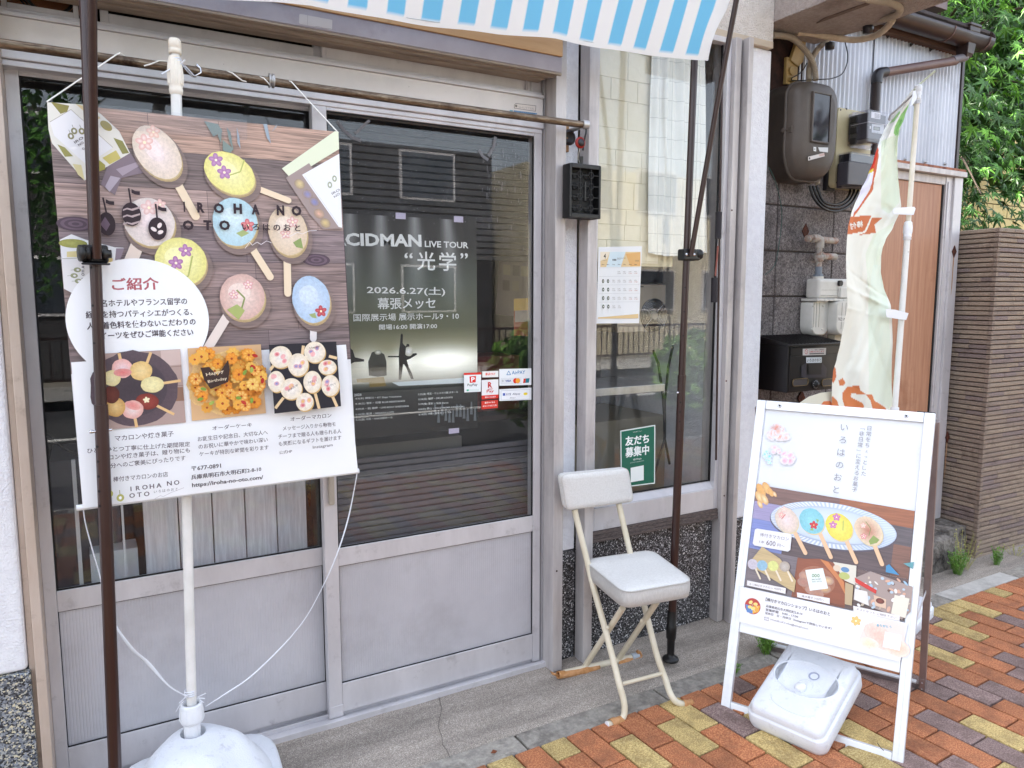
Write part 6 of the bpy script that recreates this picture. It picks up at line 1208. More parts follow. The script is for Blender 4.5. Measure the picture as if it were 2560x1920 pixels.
for x in (862, 878, 896): c.pell(*Z5(x, 408), 3, 4.4, '#7f9a72'); c.pell(*Z5(x, 408), 1.4, 2.2, '#e4ecea')
c.ppoly([Z5(905, 300), Z5(960, 320), Z5(1060, 450), Z5(1068, 530), Z5(1020, 440)], '#c87a44'); c.ppoly([Z5(990, 320), Z5(1140, 345), Z5(1135, 470), Z5(1065, 440)], '#d9d3c4'); c.pell(*Z5(1067, 370), 10, 6.5, '#5f8ab4'); c.pell(*Z5(1062, 410), 13, 9, '#b4ba6c'); c.pell(*Z5(1015, 360), 9, 8, '#d8c4ac')
c.ppoly([Z5(1068, 450), Z5(1120, 470), Z5(1110, 600), Z5(1065, 590)], '#b8a27e')
c.ppoly([Z5(1135, 420), Z5(1230, 380), Z5(1500, 480), Z5(1485, 640), Z5(1430, 690), Z5(1120, 560)], '#a4918a'); q = random.Random(12)
for i in range(60): x, y = q.uniform(1140, 1470), q.uniform(420, 640); c.pell(*Z5(x, y), q.uniform(2, 8), q.uniform(1.5, 5), q.choice(['#e4ded8', '#9fc0d6', '#c8b6a0', '#d6a890', '#e8e4e0', '#6a4a40', '#b8c8d4']), rot=q.uniform(0, 180), n=9)
c.ppoly([Z5(1130, 420), Z5(1270, 500), Z5(1265, 525), Z5(1135, 452)], '#c92c22'); c.ppoly([Z5(1130, 490), Z5(1210, 510), Z5(1220, 600), Z5(1125, 560)], '#e0dcd8'); c.ppoly([Z5(1250, 530), Z5(1330, 560), Z5(1330, 620), Z5(1260, 600)], '#d8b8a0'); c.pell(*Z5(1292, 570), 10, 7, '#8a4030', col2='#5c2820'); c.ppoly([Z5(1385, 530), Z5(1480, 555), Z5(1455, 680), Z5(1362, 650)], '#e2dccc'); c.ppoly([Z5(1330, 345), Z5(1350, 335), Z5(1415, 405), Z5(1328, 385)], '#3f88b8'); c.ppoly([Z5(1440, 330), Z5(1510, 320), Z5(1500, 365)], '#5c98a0')
for s_, (tl_, tr__, br_, bl__) in enumerate([((442, 438), (690, 488), (686, 524), (440, 470)), ((760, 515), (970, 552), (970, 590), (762, 545)), ((1120, 600), (1418, 665), (1416, 698), (1122, 635))]): c.ppoly([Z5(*tl_), Z5(*tr__), Z5(*br_), Z5(*bl__)], '#e8e4e4')
c.ptext('ミニ棒付きマカロン 400円〜', Z5(455, 468), Z5(675, 508), 5.6, '#6c5c60'); c.ptext('焼き菓子 300円〜', Z5(790, 545), Z5(935, 572), 5.6, '#6c5c60'); c.ptext('ギフトセット ご相談下さい', Z5(1140, 628), Z5(1395, 685), 5.6, '#6c5c60')
c.poly([fpl.px(*Z5(398, 476)), fpl.px(*Z5(1470, 712)), (U1, vb), (Uo, vb)], '#ebeaee')
c.ppoly([Z5(1190, 735), Z5(1250, 700), Z5(1340, 690), Z5(1458, 715), Z5(1440, 910), Z5(1150, 835)], '#f0d9d0'); c.pell(*Z5(1290, 800), 42, 26, '#ecc0b0', col2='#f0d2c6', rot=-30); c.pell(*Z5(1400, 870), 30, 22, '#f0c0a0', col2='#f2dccf'); c.pell(*Z5(1220, 840), 24, 14, '#f2dcb8', col2='#f0e2d4'); c.flower(*Z5(1138, 697), 14, '#f0c878', '#e8bc6c', 6)
c.ptext('ありがとう', Z5(1270, 733), Z5(1365, 745), 7, '#5ab4cc', .04)
c.pell(*Z5(477, 603), 20, 20, '#b83428', n=30); c.ppoly([Z5(477, 603), Z5(430, 590), Z5(440, 640), Z5(477, 652)], '#5a84c0'); c.ppoly([Z5(477, 603), Z5(525, 600), Z5(515, 640), Z5(477, 652)], '#e8a83c')
for (x, y) in ((465, 578), (495, 590), (480, 618), (460, 608)): c.pell(*Z5(x, y), 5.5, 4, '#f0d87c', rot=q.uniform(0, 90)); c.pline([Z5(x + 4, y + 6), Z5(x + 14, y + 22)], 1, '#f0e0c0')
dkk = '#5a5258'
c.ptext('【棒付きマカロンショップ】いろはのおと', Z5(560, 570), Z5(972, 665), 9, dkk, .014); c.ptext('兵庫県明石市大明石町2-8-10', Z5(562, 610), Z5(795, 662), 7, dkk, .01); c.ptext('営業時間　9:00 - 17:00', Z5(560, 632), Z5(768, 680), 6.5, dkk, .01); c.ptext('定休日　日・月曜日（Instagramで発信しています）', Z5(556, 655), Z5(982, 757), 7, dkk, .01); c.ptext('sounds.of.iroha@email.com', Z5(590, 694), Z5(832, 757), 6, '#7a7076')
c.ppoly([Z5(553, 670), Z5(582, 677), Z5(580, 697), Z5(552, 690)], '#8a8088'); c.ppoly([Z5(555, 673), Z5(580, 679), Z5(579, 694), Z5(554, 687)], '#ebeaee'); c.pline([Z5(554, 673), Z5(567, 685), Z5(581, 679)], .7, '#8a8088')
c.ppoly([Z5(1325, 765), Z5(1432, 790), Z5(1418, 888), Z5(1308, 862)], '#eef0f3')
c.build('printed_face', M['print_gloss'], sg)
# rear frame and hinges
O2 = Vector((2.394, 2.048, .004)); W2 = .578; up2 = (-nd * .225 + Vector((0, 0, .95))); tl2 = O + wd * 0 + up * L
def rb(name, p, q_, a, b_, m='sign_dark'): bb_ = MB(); bb_.bar(p, q_, a, b_); return bb_.build(name, M[m], sg, bevel=.0015)
apx = fpl.pt(0, L - .02, -.022); rdir = (apx - O2); n2 = wd.cross(rdir.normalized())
for k in (0, 1):
    base = O2 + wd * (k * W2); topp = apx + wd * (k * W); rb('rear_rail', base, topp, wd * .022 * 1, n2 * .030)
    cc_ = base + (topp - base) * .27; bb_ = MB()
for z_ in (.0,): rb('rear_bottom_rail', O2 + wd * .012 + rdir * .02, O2 + wd * (W2 - .012) + rdir * .02, rdir.normalized() * .03, n2 * .014)
rb('rear_bottom_lip', O2 + wd * .02 + rdir * .035, O2 + wd * (W2 - .02) + rdir * .035, rdir.normalized() * .008, n2 * .016, 'sign_alu')
for k in (0, 1):
    base = O2 + wd * (k * W2) + rdir * .035 - n2 * .0165 * (1 if n2.dot(nd) > 0 else -1); rb('corner_plate', base - rdir.normalized() * .03, base + rdir.normalized() * .03, wd * .019, n2 * .002)
    for s_ in (-.015, .012): MB().lathe(base + rdir.normalized() * s_, [(0, .002), (.003, .002), (.0035, 0)], 10, axis=tuple(-n2 if n2.dot(nd) > 0 else n2)).build('rivet', M['chrome'], sg)
for px_, py_ in ((2315, 1560),):
    pp = fpl.pt(W + .001, L * .42, -.1); 
rb('stay', fpl.pt(W - .005, L * .40, -.012), (O2 + wd * W2) + rdir * .40, wd * .003, up * .014, 'sign_alu'); rb('stay', fpl.pt(.005, L * .40, -.012), O2 + rdir * .40, wd * .003, up * .014, 'sign_alu')
rb('hinge_cap', fpl.pt(W - .03, L + .001, -.008), fpl.pt(W - .03, L + .001, -.05), wd * .055, Vector((0, 0, .010)), 'meterdk')
# thin wire lying by the lower rail
b = MB(); b.tube(bez([atz(*Z5(1270, 1485), .06), atz(*Z5(1290, 1515), .05), atz(*Z5(1320, 1545), .03), atz(*Z5(1340, 1590), .015), atz(*Z5(1350, 1625), .005)]), .0012, 5); b.build('wire', M['cable'], None, label='thin black wire curling by the lower right corner of the sign', cat='wire')
# ------------------------------------------------------------------ white weights
def tank(name, label, p0, xa, ya, lx, ly, h, parts=True):
    """p0 front left bottom corner, xa width direction, ya length direction (unit), lx, ly sizes"""
    xa, ya = Vector(xa).normalized(), Vector(ya).normalized(); na = xa.cross(ya).normalized()
    if na.z < 0: na = -na
    t = thing(name, label, 'weight', Vector(p0) + xa * lx / 2); Pf = lambda x, y, z: Vector(p0) + xa * (x * lx) + ya * (y * ly) + na * z
    def ring(ins, z, rr=.035, taper=0):
        out = []
        hx, hy = lx / 2 - ins, ly / 2 - ins; r_ = max(.004, rr - ins * .5)
        for (sx_, sy_, a0) in ((1, 1, 0), (-1, 1, 90), (-1, -1, 180), (1, -1, 270)):
            for k in range(7): a = R(a0 + 15 * k); out.append(Vector(p0) + xa * (lx / 2 + sx_ * (hx - r_) + r_ * math.cos(a)) + ya * (ly / 2 + sy_ * (hy - r_) + r_ * math.sin(a)) + na * z)
        return out
    b = MB(); rings = [ring(.012, 0), ring(.004, .006), ring(0, .02), ring(0, h * .62), ring(.003, h * .66), ring(.008, h * .665), ring(.008, h * .72), ring(.010, h * .84), ring(.016, h * .95), ring(.026, h), ring(.05, h)]
    n = 28; b.add([v for r_ in rings for v in r_], [(i * n + k, i * n + (k + 1) % n, (i + 1) * n + (k + 1) % n, (i + 1) * n + k) for i in range(len(rings) - 1) for k in range(n)], 0, True)
    b.add(rings[0], [tuple(range(n - 1, -1, -1))])
    # top face with an oval dished recess
    m = 40; C_ = Pf(.5, .56, h); ov = lambda r_, z: [C_ + xa * (lx * .40 * r_ * math.cos(k / m * 6.2832)) + ya * (ly * .215 * r_ * math.sin(k / m * 6.2832)) + na * z for k in range(m)]
    outer = []
    R_ = rings[-1]; 
    import bisect
    o_r = ov(1.04, 0); bm = bmesh.new(); vo = [bm.verts.new(v) for v in R_]; vi = [bm.verts.new(v) for v in o_r]; e = [bm.edges.new((vo[i], vo[(i + 1) % n])) for i in range(n)] + [bm.edges.new((vi[i], vi[(i + 1) % m])) for i in range(m)]
    bmesh.ops.triangle_fill(bm, edges=e, use_beauty=True); bm.verts.ensure_lookup_table(); idx = {v: i for i, v in enumerate(bm.verts)}; fc = [tuple(idx[v] for v in f.verts) for f in bm.faces if f.calc_center_median()]; b.add([v.co.copy() for v in bm.verts], fc); bm.free()
    rr = [ov(1.04, 0), ov(1.01, .003), ov(.98, 0), ov(.96, -.002), ov(.7, -.005), ov(.3, -.0065), ov(.01, -.0065)]
    b.add([v for r_ in rr for v in r_], [(i * m + k, i * m + (k + 1) % m, (i + 1) * m + (k + 1) % m, (i + 1) * m + k) for i in range(len(rr) - 1) for k in range(m)], 0, True)
    body = b.build('body', M['white_tank'], t, bevel=0)
    for (u, v) in ((.36, .62),): pass
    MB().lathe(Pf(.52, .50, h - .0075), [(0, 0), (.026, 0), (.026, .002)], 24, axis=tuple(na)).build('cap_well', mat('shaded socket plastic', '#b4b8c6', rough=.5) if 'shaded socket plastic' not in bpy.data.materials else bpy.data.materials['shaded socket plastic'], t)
    b = MB(); b.lathe(Pf(.50, .44, h - .001), [(.017, -.006), (.0175, .008), (.016, .011), (0, .012)], 24, axis=tuple(na))
    for k in range(16): a = k / 16 * 6.283; b.obox(Pf(.50, .44, h - .001) + xa * (.0176 * math.cos(a)) + ya * (.0176 * math.sin(a)), xa * .0012, ya * .0012, na * .006)
    b.build('filler_cap', M['white_pl'], t)
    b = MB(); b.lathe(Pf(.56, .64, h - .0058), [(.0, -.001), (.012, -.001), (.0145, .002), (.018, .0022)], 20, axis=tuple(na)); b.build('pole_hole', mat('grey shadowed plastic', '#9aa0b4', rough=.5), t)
    b = MB(); b.tube(bez([Pf(.22, .25, h + .001), Pf(.3, .17, h + .001), Pf(.5, .13, h + .001), Pf(.7, .14, h + .001), Pf(.8, .19, h + .001)]), .0016, 5); b.build('moulded_ridge', M['white_tank'], t)
    for (a_, b2) in (((.25, .26), (.07, .10)), ((.8, .2), (.95, .06)), ((.2, .86), (.06, .95)), ((.8, .88), (.94, .96))): MB().tube([Pf(*a_, h), Pf(*b2, h - .001)], .0009, 4).build('moulded_ridge', M['white_tank'], t)
    return t, Pf
fl_ = atz(1874, 1815, .0); fr_ = atz(2052, 1888, .0)
fl_ = Vector((1.915, 1.690, .0)); xa = Vector((.27, -.955, 0)).normalized(); ya = Vector((.93, .27, 0)); ya = (Vector((.93, .27, 0)).normalized() * math.cos(R(20)) + Vector((0, 0, 1)) * math.sin(R(20)))
tk, Pf = tank('water_weight', 'white plastic water weight tilted up inside the foot of the A-frame sign', Vector((1.888, 1.682, .012)), Vector((.24, -.97, 0)), ya, .272, .360, .100)
# the raised end rests on the inner stay: a second weight stands behind the sign
tank('water_weight', 'white plastic water weight behind the A-frame sign carrying the flag pole', Vector((2.86, 2.03, .0)), (.27, -.96, 0), (.96, .27, 0), .27, .40, .10)
# ------------------------------------------------------------------ flag on a pole
fp = thing('flag_pole', 'white pole with arm behind the A-frame sign', 'flag pole', (3.13, 2.0, .1))
FY = 2.0; fbt, ftp = at(2236, 1035, FY), at(2296, 212, FY); fd = (ftp - fbt) / (ftp.z - fbt.z)
Pz = lambda z: fbt + fd * (z - fbt.z)
zj = at(2277, 575, FY).z
MB().tube([Pz(.1), Pz(fbt.z + .03)], .0175, 18).build('holder', M['white_pl'], fp); MB().tube([Pz(fbt.z + .03), Pz(zj)], .0125, 18).build('lower_pole', M['white_pole'], fp); MB().tube([Pz(zj), Pz(ftp.z - .015)], .0105, 18).build('upper_pole', M['ivory_pole'], fp)
MB().lathe(Pz(zj - .03), [(.0130, -.015), (.0165, -.012), (.015, -.002), (.0165, .0), (.0165, .004), (.0155, .006), (.0185, .02), (.0185, .038), (.0155, .062), (.011, .066)], 24).build('twist_joint', M['white_pl'], fp)
MB().lathe(Pz(ftp.z - .03), [(.011, -.03), (.014, -.028), (.014, -.02), (.012, -.018), (.0145, -.012), (.0145, -.004), (.0125, -.002), (.0155, .004), (.0155, .022), (.013, .028), (0, .03)], 24).build('top_cap', M['white_pl'], fp)
Y8 = lambda x, y: (2040 + x * 280 / 860, 180 + y * 280 / 860)
MB().tube([at(2338, 177, 1.96), at(2303, 207, FY), at(2286, 225, 2.005)], .0042, 8).build('arm', mat('pale green rod', '#c3cbb4', rough=.5), fp); MB().tube(bez([at(*Y8(770, 150), 2.01), at(*Y8(620, 290), 2.03), at(*Y8(575, 330), 2.04), at(*Y8(560, 370), 2.04)]), .004, 8).build('arm', mat('grey rod', '#8d8784', rough=.5), fp)
# cloth, printed by vertex colour, hanging in folds
fl = thing('flag', 'twisted cream and pale green advertising flag with orange print', 'flag', (3.0, 2.0, .9))
rows = [  # y px, left x, right x
    (222, 2282, 2291), (233, 2274, 2284), (262, 2252, 2272), (290, 2230, 2262), (330, 2208, 2249), (350, 2199, 2244), (400, 2184, 2243), (440, 2169, 2245), (480, 2150, 2249), (515, 2135, 2253), (530, 2129, 2249), (568, 2120, 2233), (600, 2117, 2214), (622, 2116, 2206), (640, 2115, 2203), (680, 2115.5, 2202), (718, 2117, 2209), (764, 2119, 2227), (800, 2112, 2230), (858, 2101, 2232), (897, 2092, 2230), (928, 2083, 2229), (960, 2080, 2229), (1000, 2079, 2231), (1045, 2078, 2232)]
def lr(py):
    for i in range(len(rows) - 1):
        if rows[i][0] <= py <= rows[i + 1][0]: k = (py - rows[i][0]) / (rows[i + 1][0] - rows[i][0]); k = k * k * (3 - 2 * k) * .4 + k * .6; return [rows[i][j] + (rows[i + 1][j] - rows[i][j]) * k for j in (1, 2)]
    return rows[-1][1:]
def fy(s_, py):
    return 2.035 + .05 * (1 - s_) * math.sin(py * .0065 + .5) + .016 * math.sin(s_ * 5.2 + py * .008) + .007 * math.sin(s_ * 11 - py * .021) * (py > 300) + .003 * math.exp(-((s_ * 100 - (py - 700) * .3 - 20) / 5) ** 2) + .007 * math.exp(-((py - 520 + s_ * -60 + 40) / 9) ** 2) * s_ - .006 * math.exp(-((py - 770 + (1 - s_) * 55) / 7) ** 2) + .003 * math.exp(-((py - 745 + (1 - s_) * 75) / 5) ** 2) - .003 * math.exp(-((py - 800 + (1 - s_) * 30) / 5) ** 2) * (1 - s_) + .0015 * math.sin(s_ * 31 + py * .05) + .006 * math.sin(py * .09 + s_ * 9) * math.exp(-((py - 455) / 45) ** 2) * (1 - s_)
def inpoly(x, y, P_):
    r_ = False; j = len(P_) - 1
    for i in range(len(P_)):
        if (P_[i][1] > y) != (P_[j][1] > y) and x < (P_[j][0] - P_[i][0]) * (y - P_[i][1]) / (P_[j][1] - P_[i][1]) + P_[i][0]: r_ = not r_
        j = i
    return r_
Yp = lambda L_: [Y8(*p) for p in L_]
C8 = lambda x, y: (1700 + x * .3888, 640 + y * .3888)
shapes = [(Yp([(500, 530), (640, 470), (640, 1000), (560, 1090), (500, 1050)]), '#e3ecd6'), (Yp([(440, 1250), (600, 1150), (520, 1400), (500, 1500), (560, 1659), (400, 1659), (380, 1400)]), '#e6edda'), ([C8(1210, 300), C8(1240, 60), C8(1290, 60), C8(1340, 320), C8(1375, 1000), C8(1215, 900)], '#e4eedd'),
          (Yp([(720, 235), (760, 245), (700, 330), (640, 430), (630, 480), (610, 490), (596, 470), (605, 420), (650, 330)]), '#93cd7a'), (Yp([(600, 380), (560, 400), (640, 300), (650, 310)]), '#a8d492'),
          (Yp([(470, 560), (482, 600), (450, 760), (400, 780), (380, 790), (420, 660)]), '#d8402c'), (Yp([(440, 740), (440, 765), (390, 790), (395, 770)]), '#e8d048'), (Yp([(400, 780), (440, 770), (435, 850), (360, 1000), (280, 1110), (330, 930)]), '#e3e1ef'),
          (Yp([(468, 560), (482, 640), (462, 770), (445, 830), (438, 905), (350, 1030), (285, 1120), (290, 1080), (330, 1035), (410, 910), (430, 850), (445, 750), (470, 640)]), '#c9663c'),
          (Yp([(240, 1115), (428, 1098), (372, 1222), (240, 1250)]), '#cf7547'), (Yp([(430, 1120), (518, 1115), (448, 1172), (462, 1235), (320, 1255), (385, 1230)]), '#cf7547'),
          ([C8(905, 960), C8(940, 930), C8(985, 940), C8(1020, 975), C8(900, 975)], '#d9824f'), ([C8(975, 700), C8(1000, 720), C8(1005, 780), C8(985, 820), C8(970, 780)], '#d0774a'), ([C8(1020, 800), C8(1045, 785), C8(1065, 815), C8(1050, 835), C8(1025, 832)], '#d9824f'), ([C8(1105, 830), C8(1150, 830), C8(1160, 868), C8(1110, 850)], '#d0774a'),
          ([C8(1045, 880), C8(1075, 840), C8(1130, 845), C8(1200, 890), C8(1150, 890), C8(1105, 880), C8(1095, 905), C8(1130, 925), C8(1175, 945), C8(1185, 975), C8(1150, 990), C8(1060, 975), C8(1045, 920)], '#d9824f'), ([C8(1195, 890), C8(1235, 890), C8(1250, 930), C8(1320, 975), C8(1340, 1005), C8(1240, 990), C8(1225, 930)], '#d9824f'), ([C8(978, 900), C8(1010, 930), C8(1025, 975), C8(978, 970)], '#d9824f')]
NU, NV = 110, 300; vv = []; cc_ = []
base1 = lin('#f0f1e6'); base2 = lin('#f2f3ee')
for j in range(NV + 1):
    py = 222 + (1045 - 222) * j / NV; l, r_ = lr(py)
    for i in range(NU + 1):
        s_ = i / NU; px = l + (r_ - l) * s_; p = at(px, py, fy(s_, py)); vv.append(tuple(p)); col = base1 if py > 420 else base2
        for P_, c_ in shapes:
            if inpoly(px, py, P_): col = lin(c_)
        cc_.append((*col, 1))
ff = [(j * (NU + 1) + i, j * (NU + 1) + i + 1, (j + 1) * (NU + 1) + i + 1, (j + 1) * (NU + 1) + i) for j in range(NV) for i in range(NU)]
b = MB(); b.v = vv; b.f = ff; b.m = [0] * len(ff); b.s = [True] * len(ff); flm = cl.copy(); flm.name = 'flag cloth'; [setattr(n_.inputs[0], 'default_value', .12) for n_ in flm.node_tree.nodes if n_.type == 'MIX_SHADER']; o = b.build('cloth', flm, fl, recalc=False); ca = o.data.color_attributes.new('Col', 'FLOAT_COLOR', 'POINT'); ca.data.foreach_set('color', [x for c in cc_ for x in c])
tp = wall_plane(2.0); c = Canvas(tp, .0, fn=lambda u, v, off: (lambda q_: at(*q_, fy((q_[0] - lr(q_[1])[0]) / (lr(q_[1])[1] - lr(q_[1])[0]), q_[1]) - .0012 - off))(pxof(u, v, 2.0)))
def pxof(u, v, Y):
    d = Vector((u, Y, v - EYE)); w_ = d.dot(_F); return 1280 + FPX * d.dot(_R) / w_, 960 - FPX * d.dot(_U) / w_
c.ptext('棒付', Y8(262, 1212), Y8(362, 1190), 17, '#f1efe6', .02, mirror=True); c.build('lettering', M['print'], fl)
# cloth hem behind, white tabs
b = MB(); P_ = [at(*C8(*p), 2.09) for p in ((770, 945), (830, 905), (905, 880), (985, 870), (985, 975), (900, 985))]; b.prism(P_, (0, 0, 0), (0, .002, 0)); b.build('cloth_tail', mat('flag cloth tail', '#d5d2c0', rough=.9), fl)
b = MB(); b.prism([at(*C8(*p), 2.088) for p in ((905, 962), (925, 935), (965, 932), (983, 960), (983, 980), (905, 980))], (0, 0, 0), (0, .001, 0)); b.build('orange_patch', mat('orange cloth', '#cf7547', rough=.9), fl)
for P_ in ([Y8(600, 1045), Y8(655, 1040), Y8(755, 1035), Y8(765, 1048), Y8(750, 1098), Y8(600, 1092), Y8(588, 1070)], [C8(1325, 340), C8(1385, 345), C8(1470, 368), C8(1455, 412), C8(1380, 402), C8(1328, 392)], [Y8(745, 150), Y8(765, 140), Y8(775, 190), Y8(770, 215), Y8(735, 258), Y8(725, 262), Y8(738, 200)]):
    b = MB(); b.prism([at(*p, 1.975 if P_[0][1] > 300 else 1.99) for p in P_], (0, 0, 0), (0, .0015, 0)); b.build('pole_tab', M['tape'], fl, bevel=.0004)
b = MB(); 
for k in range(3): b.tube([Pz(ftp.z - .085 + .006 * k) + Vector((math.cos(a / 12 * 6.283) * .0135, math.sin(a / 12 * 6.283) * .0135, .001 * a)) for a in range(13)], .0028, 5)
b.build('tape_turns', M['tape'], fl)
# ------------------------------------------------------------------ alcove: block wall with meters, pipes and letter box
BY_ = 2.42; ht = .2085
bw = thing('block_wall', 'sooty grey concrete block wall in the alcove beside the shop', 'wall', (3.1, BY_ + .06, 0))
bx('mortar_core', 2.6, 3.52, BY_ + .005, BY_ + .06, 0, 2.085, M['mortar'], bw, bevel=0)
zj0 = at(1943, 741, BY_).z; z0 = zj0 - ht * 7; xj = at(1938, 700, BY_).x
for r_ in range(-1, 10):
    za = z0 + r_ * ht
    if za > 2.0: break
    x = xj - .40 + (0 if r_ % 2 else 0); xs = [xj - .40, xj, xj + .395, xj + .79] if r_ % 2 else [xj - .40, xj, xj + .395, xj + .79]
    xs = [xj - .17, xj, xj + .395, xj + .79]
    for i in range(len(xs) - 1):
        a, e = max(2.605, xs[i]), min(3.515, xs[i + 1])
        if e - a > .03: bx('block', a + .004, e - .004, BY_, BY_ + .1, max(.0, za + .004), za + ht - .004, M['block'], bw, bevel=.004)
for (x, y, Y) in ((2014, 578, 2.418),):
    p = at(x, y, Y); MB().prism([p + Vector((0, 0, .036)), p + Vector((.024, 0, 0)), p + Vector((0, 0, -.036)), p + Vector((-.024, 0, 0))], (0, -.002, 0), (0, .003, 0)).build('rusty_patch', M['rust'], bw)
p = at(*(1880 + 425 * .28933, 560 + 1505 * .28933), 2.415); MB().prism([p + Vector((0, 0, .04)), p + Vector((.026, 0, 0)), p + Vector((0, 0, -.04)), p + Vector((-.026, 0, 0))], (0, -.004, 0), (0, .003, 0)).build('rusty_patch', M['rust'], bw)
bx('drip_board', 2.601, 2.616, 2.34, BY_, .0, 1.95, mat('pink brown batten', '#8d6f66', rough=.8), bw)
# dark timber of the older wall above
bx('old_timber_wall', 2.6, 2.96, 2.455, 2.50, 1.9, 2.75, mat('blackened timber', '#1d0f0b', '#3a2018', 30, rough=.95, dirt='#6d5a50', dscale=60, dcon=(.70, .74)), None, label='blackened timber wall above the blocks, behind the meter box', cat='wall')
# meter box
Tq = lambda x, y: (1900 + x * .22901, 180 + y * .22901)
mb = thing('meter_box', 'large rounded brown grey electric meter box with a dark window', 'meter box', (2.87, 2.35, 1.95))
x0, x1 = at(*Tq(322, 640), 2.30).x, at(*Tq(797, 500), 2.30).x; zt, zb_ = at(*Tq(600, 120), 2.30).z, at(*Tq(500, 1180), 2.30).z
def roundrect(x0, x1, z0, z1, rx, rz, n=10, rb=None):
    P_ = []
    for (cx, cz, a0, rr) in ((x1 - rx, z1 - rz, 0, rz), (x0 + rx, z1 - rz, 90, rz), (x0 + rx, z0 + (rb or rz), 180, rb or rz), (x1 - rx, z0 + (rb or rz), 270, rb or rz)):
        for k in range(n): a = R(a0 + 90 * k / (n - 1)); P_.append((cx + rx * math.cos(a), cz + rr * math.sin(a)))
    return P_
W_ = x1 - x0
def loft(rr, name, m, par, bevel=0):
    b = MB(); n = len(rr[0]); b.add([v for r_ in rr for v in r_], [(i * n + k, i * n + (k + 1) % n, (i + 1) * n + (k + 1) % n, (i + 1) * n + k) for i in range(len(rr) - 1) for k in range(n)], 0, True)
    b.add(rr[-1], [tuple(range(n))]); b.add(rr[0], [tuple(range(n - 1, -1, -1))]); return b.build(name, m, par, bevel=bevel)
rc = lambda y, ins, z1x=0, zbx=0: [(x, y, z) for x, z in roundrect(x0 + ins, x1 - ins, zb_ + ins * 1.3 + zbx, zt - ins, .085 - ins * .3, .075 - ins * .3, rb=.14)]
loft([rc(2.44, .0, zbx=.0), rc(2.335, 0), rc(2.333, -.004), rc(2.322, -.004), rc(2.320, 0)], 'case_back', M['meterbox'], mb)
loft([rc(2.3195, .0015), rc(2.296, .004, zbx=.005), rc(2.272, .010, zbx=.012), rc(2.258, .028, zbx=.03), rc(2.252, .05, zbx=.06)], 'cover', M['meterbox'], mb)
wx0, wx1, wz0, wz1 = at(*Tq(560, 500), 2.25).x, at(*Tq(765, 500), 2.25).x, at(*Tq(650, 775), 2.25).z, at(*Tq(650, 222), 2.25).z
b = MB(); f_ = .007
for q_ in ((wx0, wx0 + f_, wz0, wz1), (wx1 - f_, wx1, wz0, wz1), (wx0 + f_, wx1 - f_, wz0, wz0 + f_), (wx0 + f_, wx1 - f_, wz1 - f_, wz1)): b.box(q_[0], q_[1], 2.243, 2.256, q_[2], q_[3])
b.build('window_frame', M['meterbox'], mb, bevel=.002); bx('window', wx0 + f_, wx1 - f_, 2.247, 2.251, wz0 + f_, wz1 - f_, mat('smoked window', '#24222a', rough=.12), mb, bevel=0)
c = Canvas(wall_plane(2.2515), .0006)
c.ppoly([Tq(583, 818), Tq(612, 820), Tq(612, 868), Tq(583, 862)], '#d9d9d6'); c.pell(*Tq(597, 842), 1.6, 2, '#33333a'); c.ppoly([Tq(633, 822), Tq(742, 825), Tq(740, 878), Tq(650, 868)], '#d6d6d4')
c.build('label_strip', M['print'], mb)
c = Canvas(wall_plane(2.2505), .0006); c.ppoly([Tq(525, 925), Tq(700, 882), Tq(705, 920), Tq(525, 968)], '#d3ccc6'); c.pell(*Tq(540, 943), 2.6, 3.2, '#2b2b30'); c.ppoly([Tq(640, 900), Tq(700, 884), Tq(704, 910), Tq(650, 925)], '#c9aaa0'); c.build('label_strip', M['print'], mb)
p = at(*Tq(265, 640), 2.33); b = MB(); b.cyl(p + Vector((-.012, 0, 0)), p + Vector((.006, 0, 0)), .010); b.cyl(p + Vector((.006, -.01, 0)), p + Vector((.006, -.035, 0)), .0085); b.box(p.x - .002, p.x + .014, p.y - .04, p.y - .02, p.z - .014, p.z + .014); b.build('latch', M['meterbox'], mb, bevel=.002)
# smart meter on a beige board
sm = thing('smart_meter', 'clear covered electric smart meter on a beige board', 'electric meter', (3.3, 2.38, 2.0))
bx0, bz1, bz0 = at(*Tq(845, 400), 2.37).x, at(*Tq(880, 385), 2.37).z, at(*Tq(820, 1255), 2.37).z; bx1 = bx0 + .26
rb2 = lambda y, ins: [(x, y, z) for x, z in roundrect(bx0 + ins, bx1 - ins, bz0 + ins, bz1 - ins, .022, .022, 6)]
loft([rb2(2.425, 0), rb2(2.374, 0), rb2(2.368, .003)], 'board', M['beige_bd'], sm)
for (x, y) in ((882, 412), (948, 403), (840, 1205)): p = at(*Tq(x, y), 2.367); MB().cyl(p, p + Vector((0, .006, 0)), .0045, n=12).build('board_screw', M['meterdk'], sm)
mx0, mx1 = at(*Tq(1185, 480), 2.26).x, at(*Tq(1405, 480), 2.26).x; mz1, mz0 = at(*Tq(1190, 402), 2.26).z, at(*Tq(1180, 770), 2.26).z
bx('meter_body', mx0 + .006, mx1 - .006, 2.268, 2.366, mz0 + .02, mz1 - .012, M['meter'], sm, bevel=.004)
for k in range(3): bx('terminal_lug', mx0 - .004, mx0 + .006, 2.318, 2.352, mz1 - .05 - .048 * k, mz1 - .02 - .048 * k, M['meterdk'], sm)
bx('clear_cover', mx0, mx1, 2.26, 2.366, mz0, mz1, M['clear'], sm, bevel=.005)
bx('clear_flange', mx0 - .004, mx1 + .004, 2.34, 2.346, mz0 - .01, mz1 + .004, M['clear'], sm)
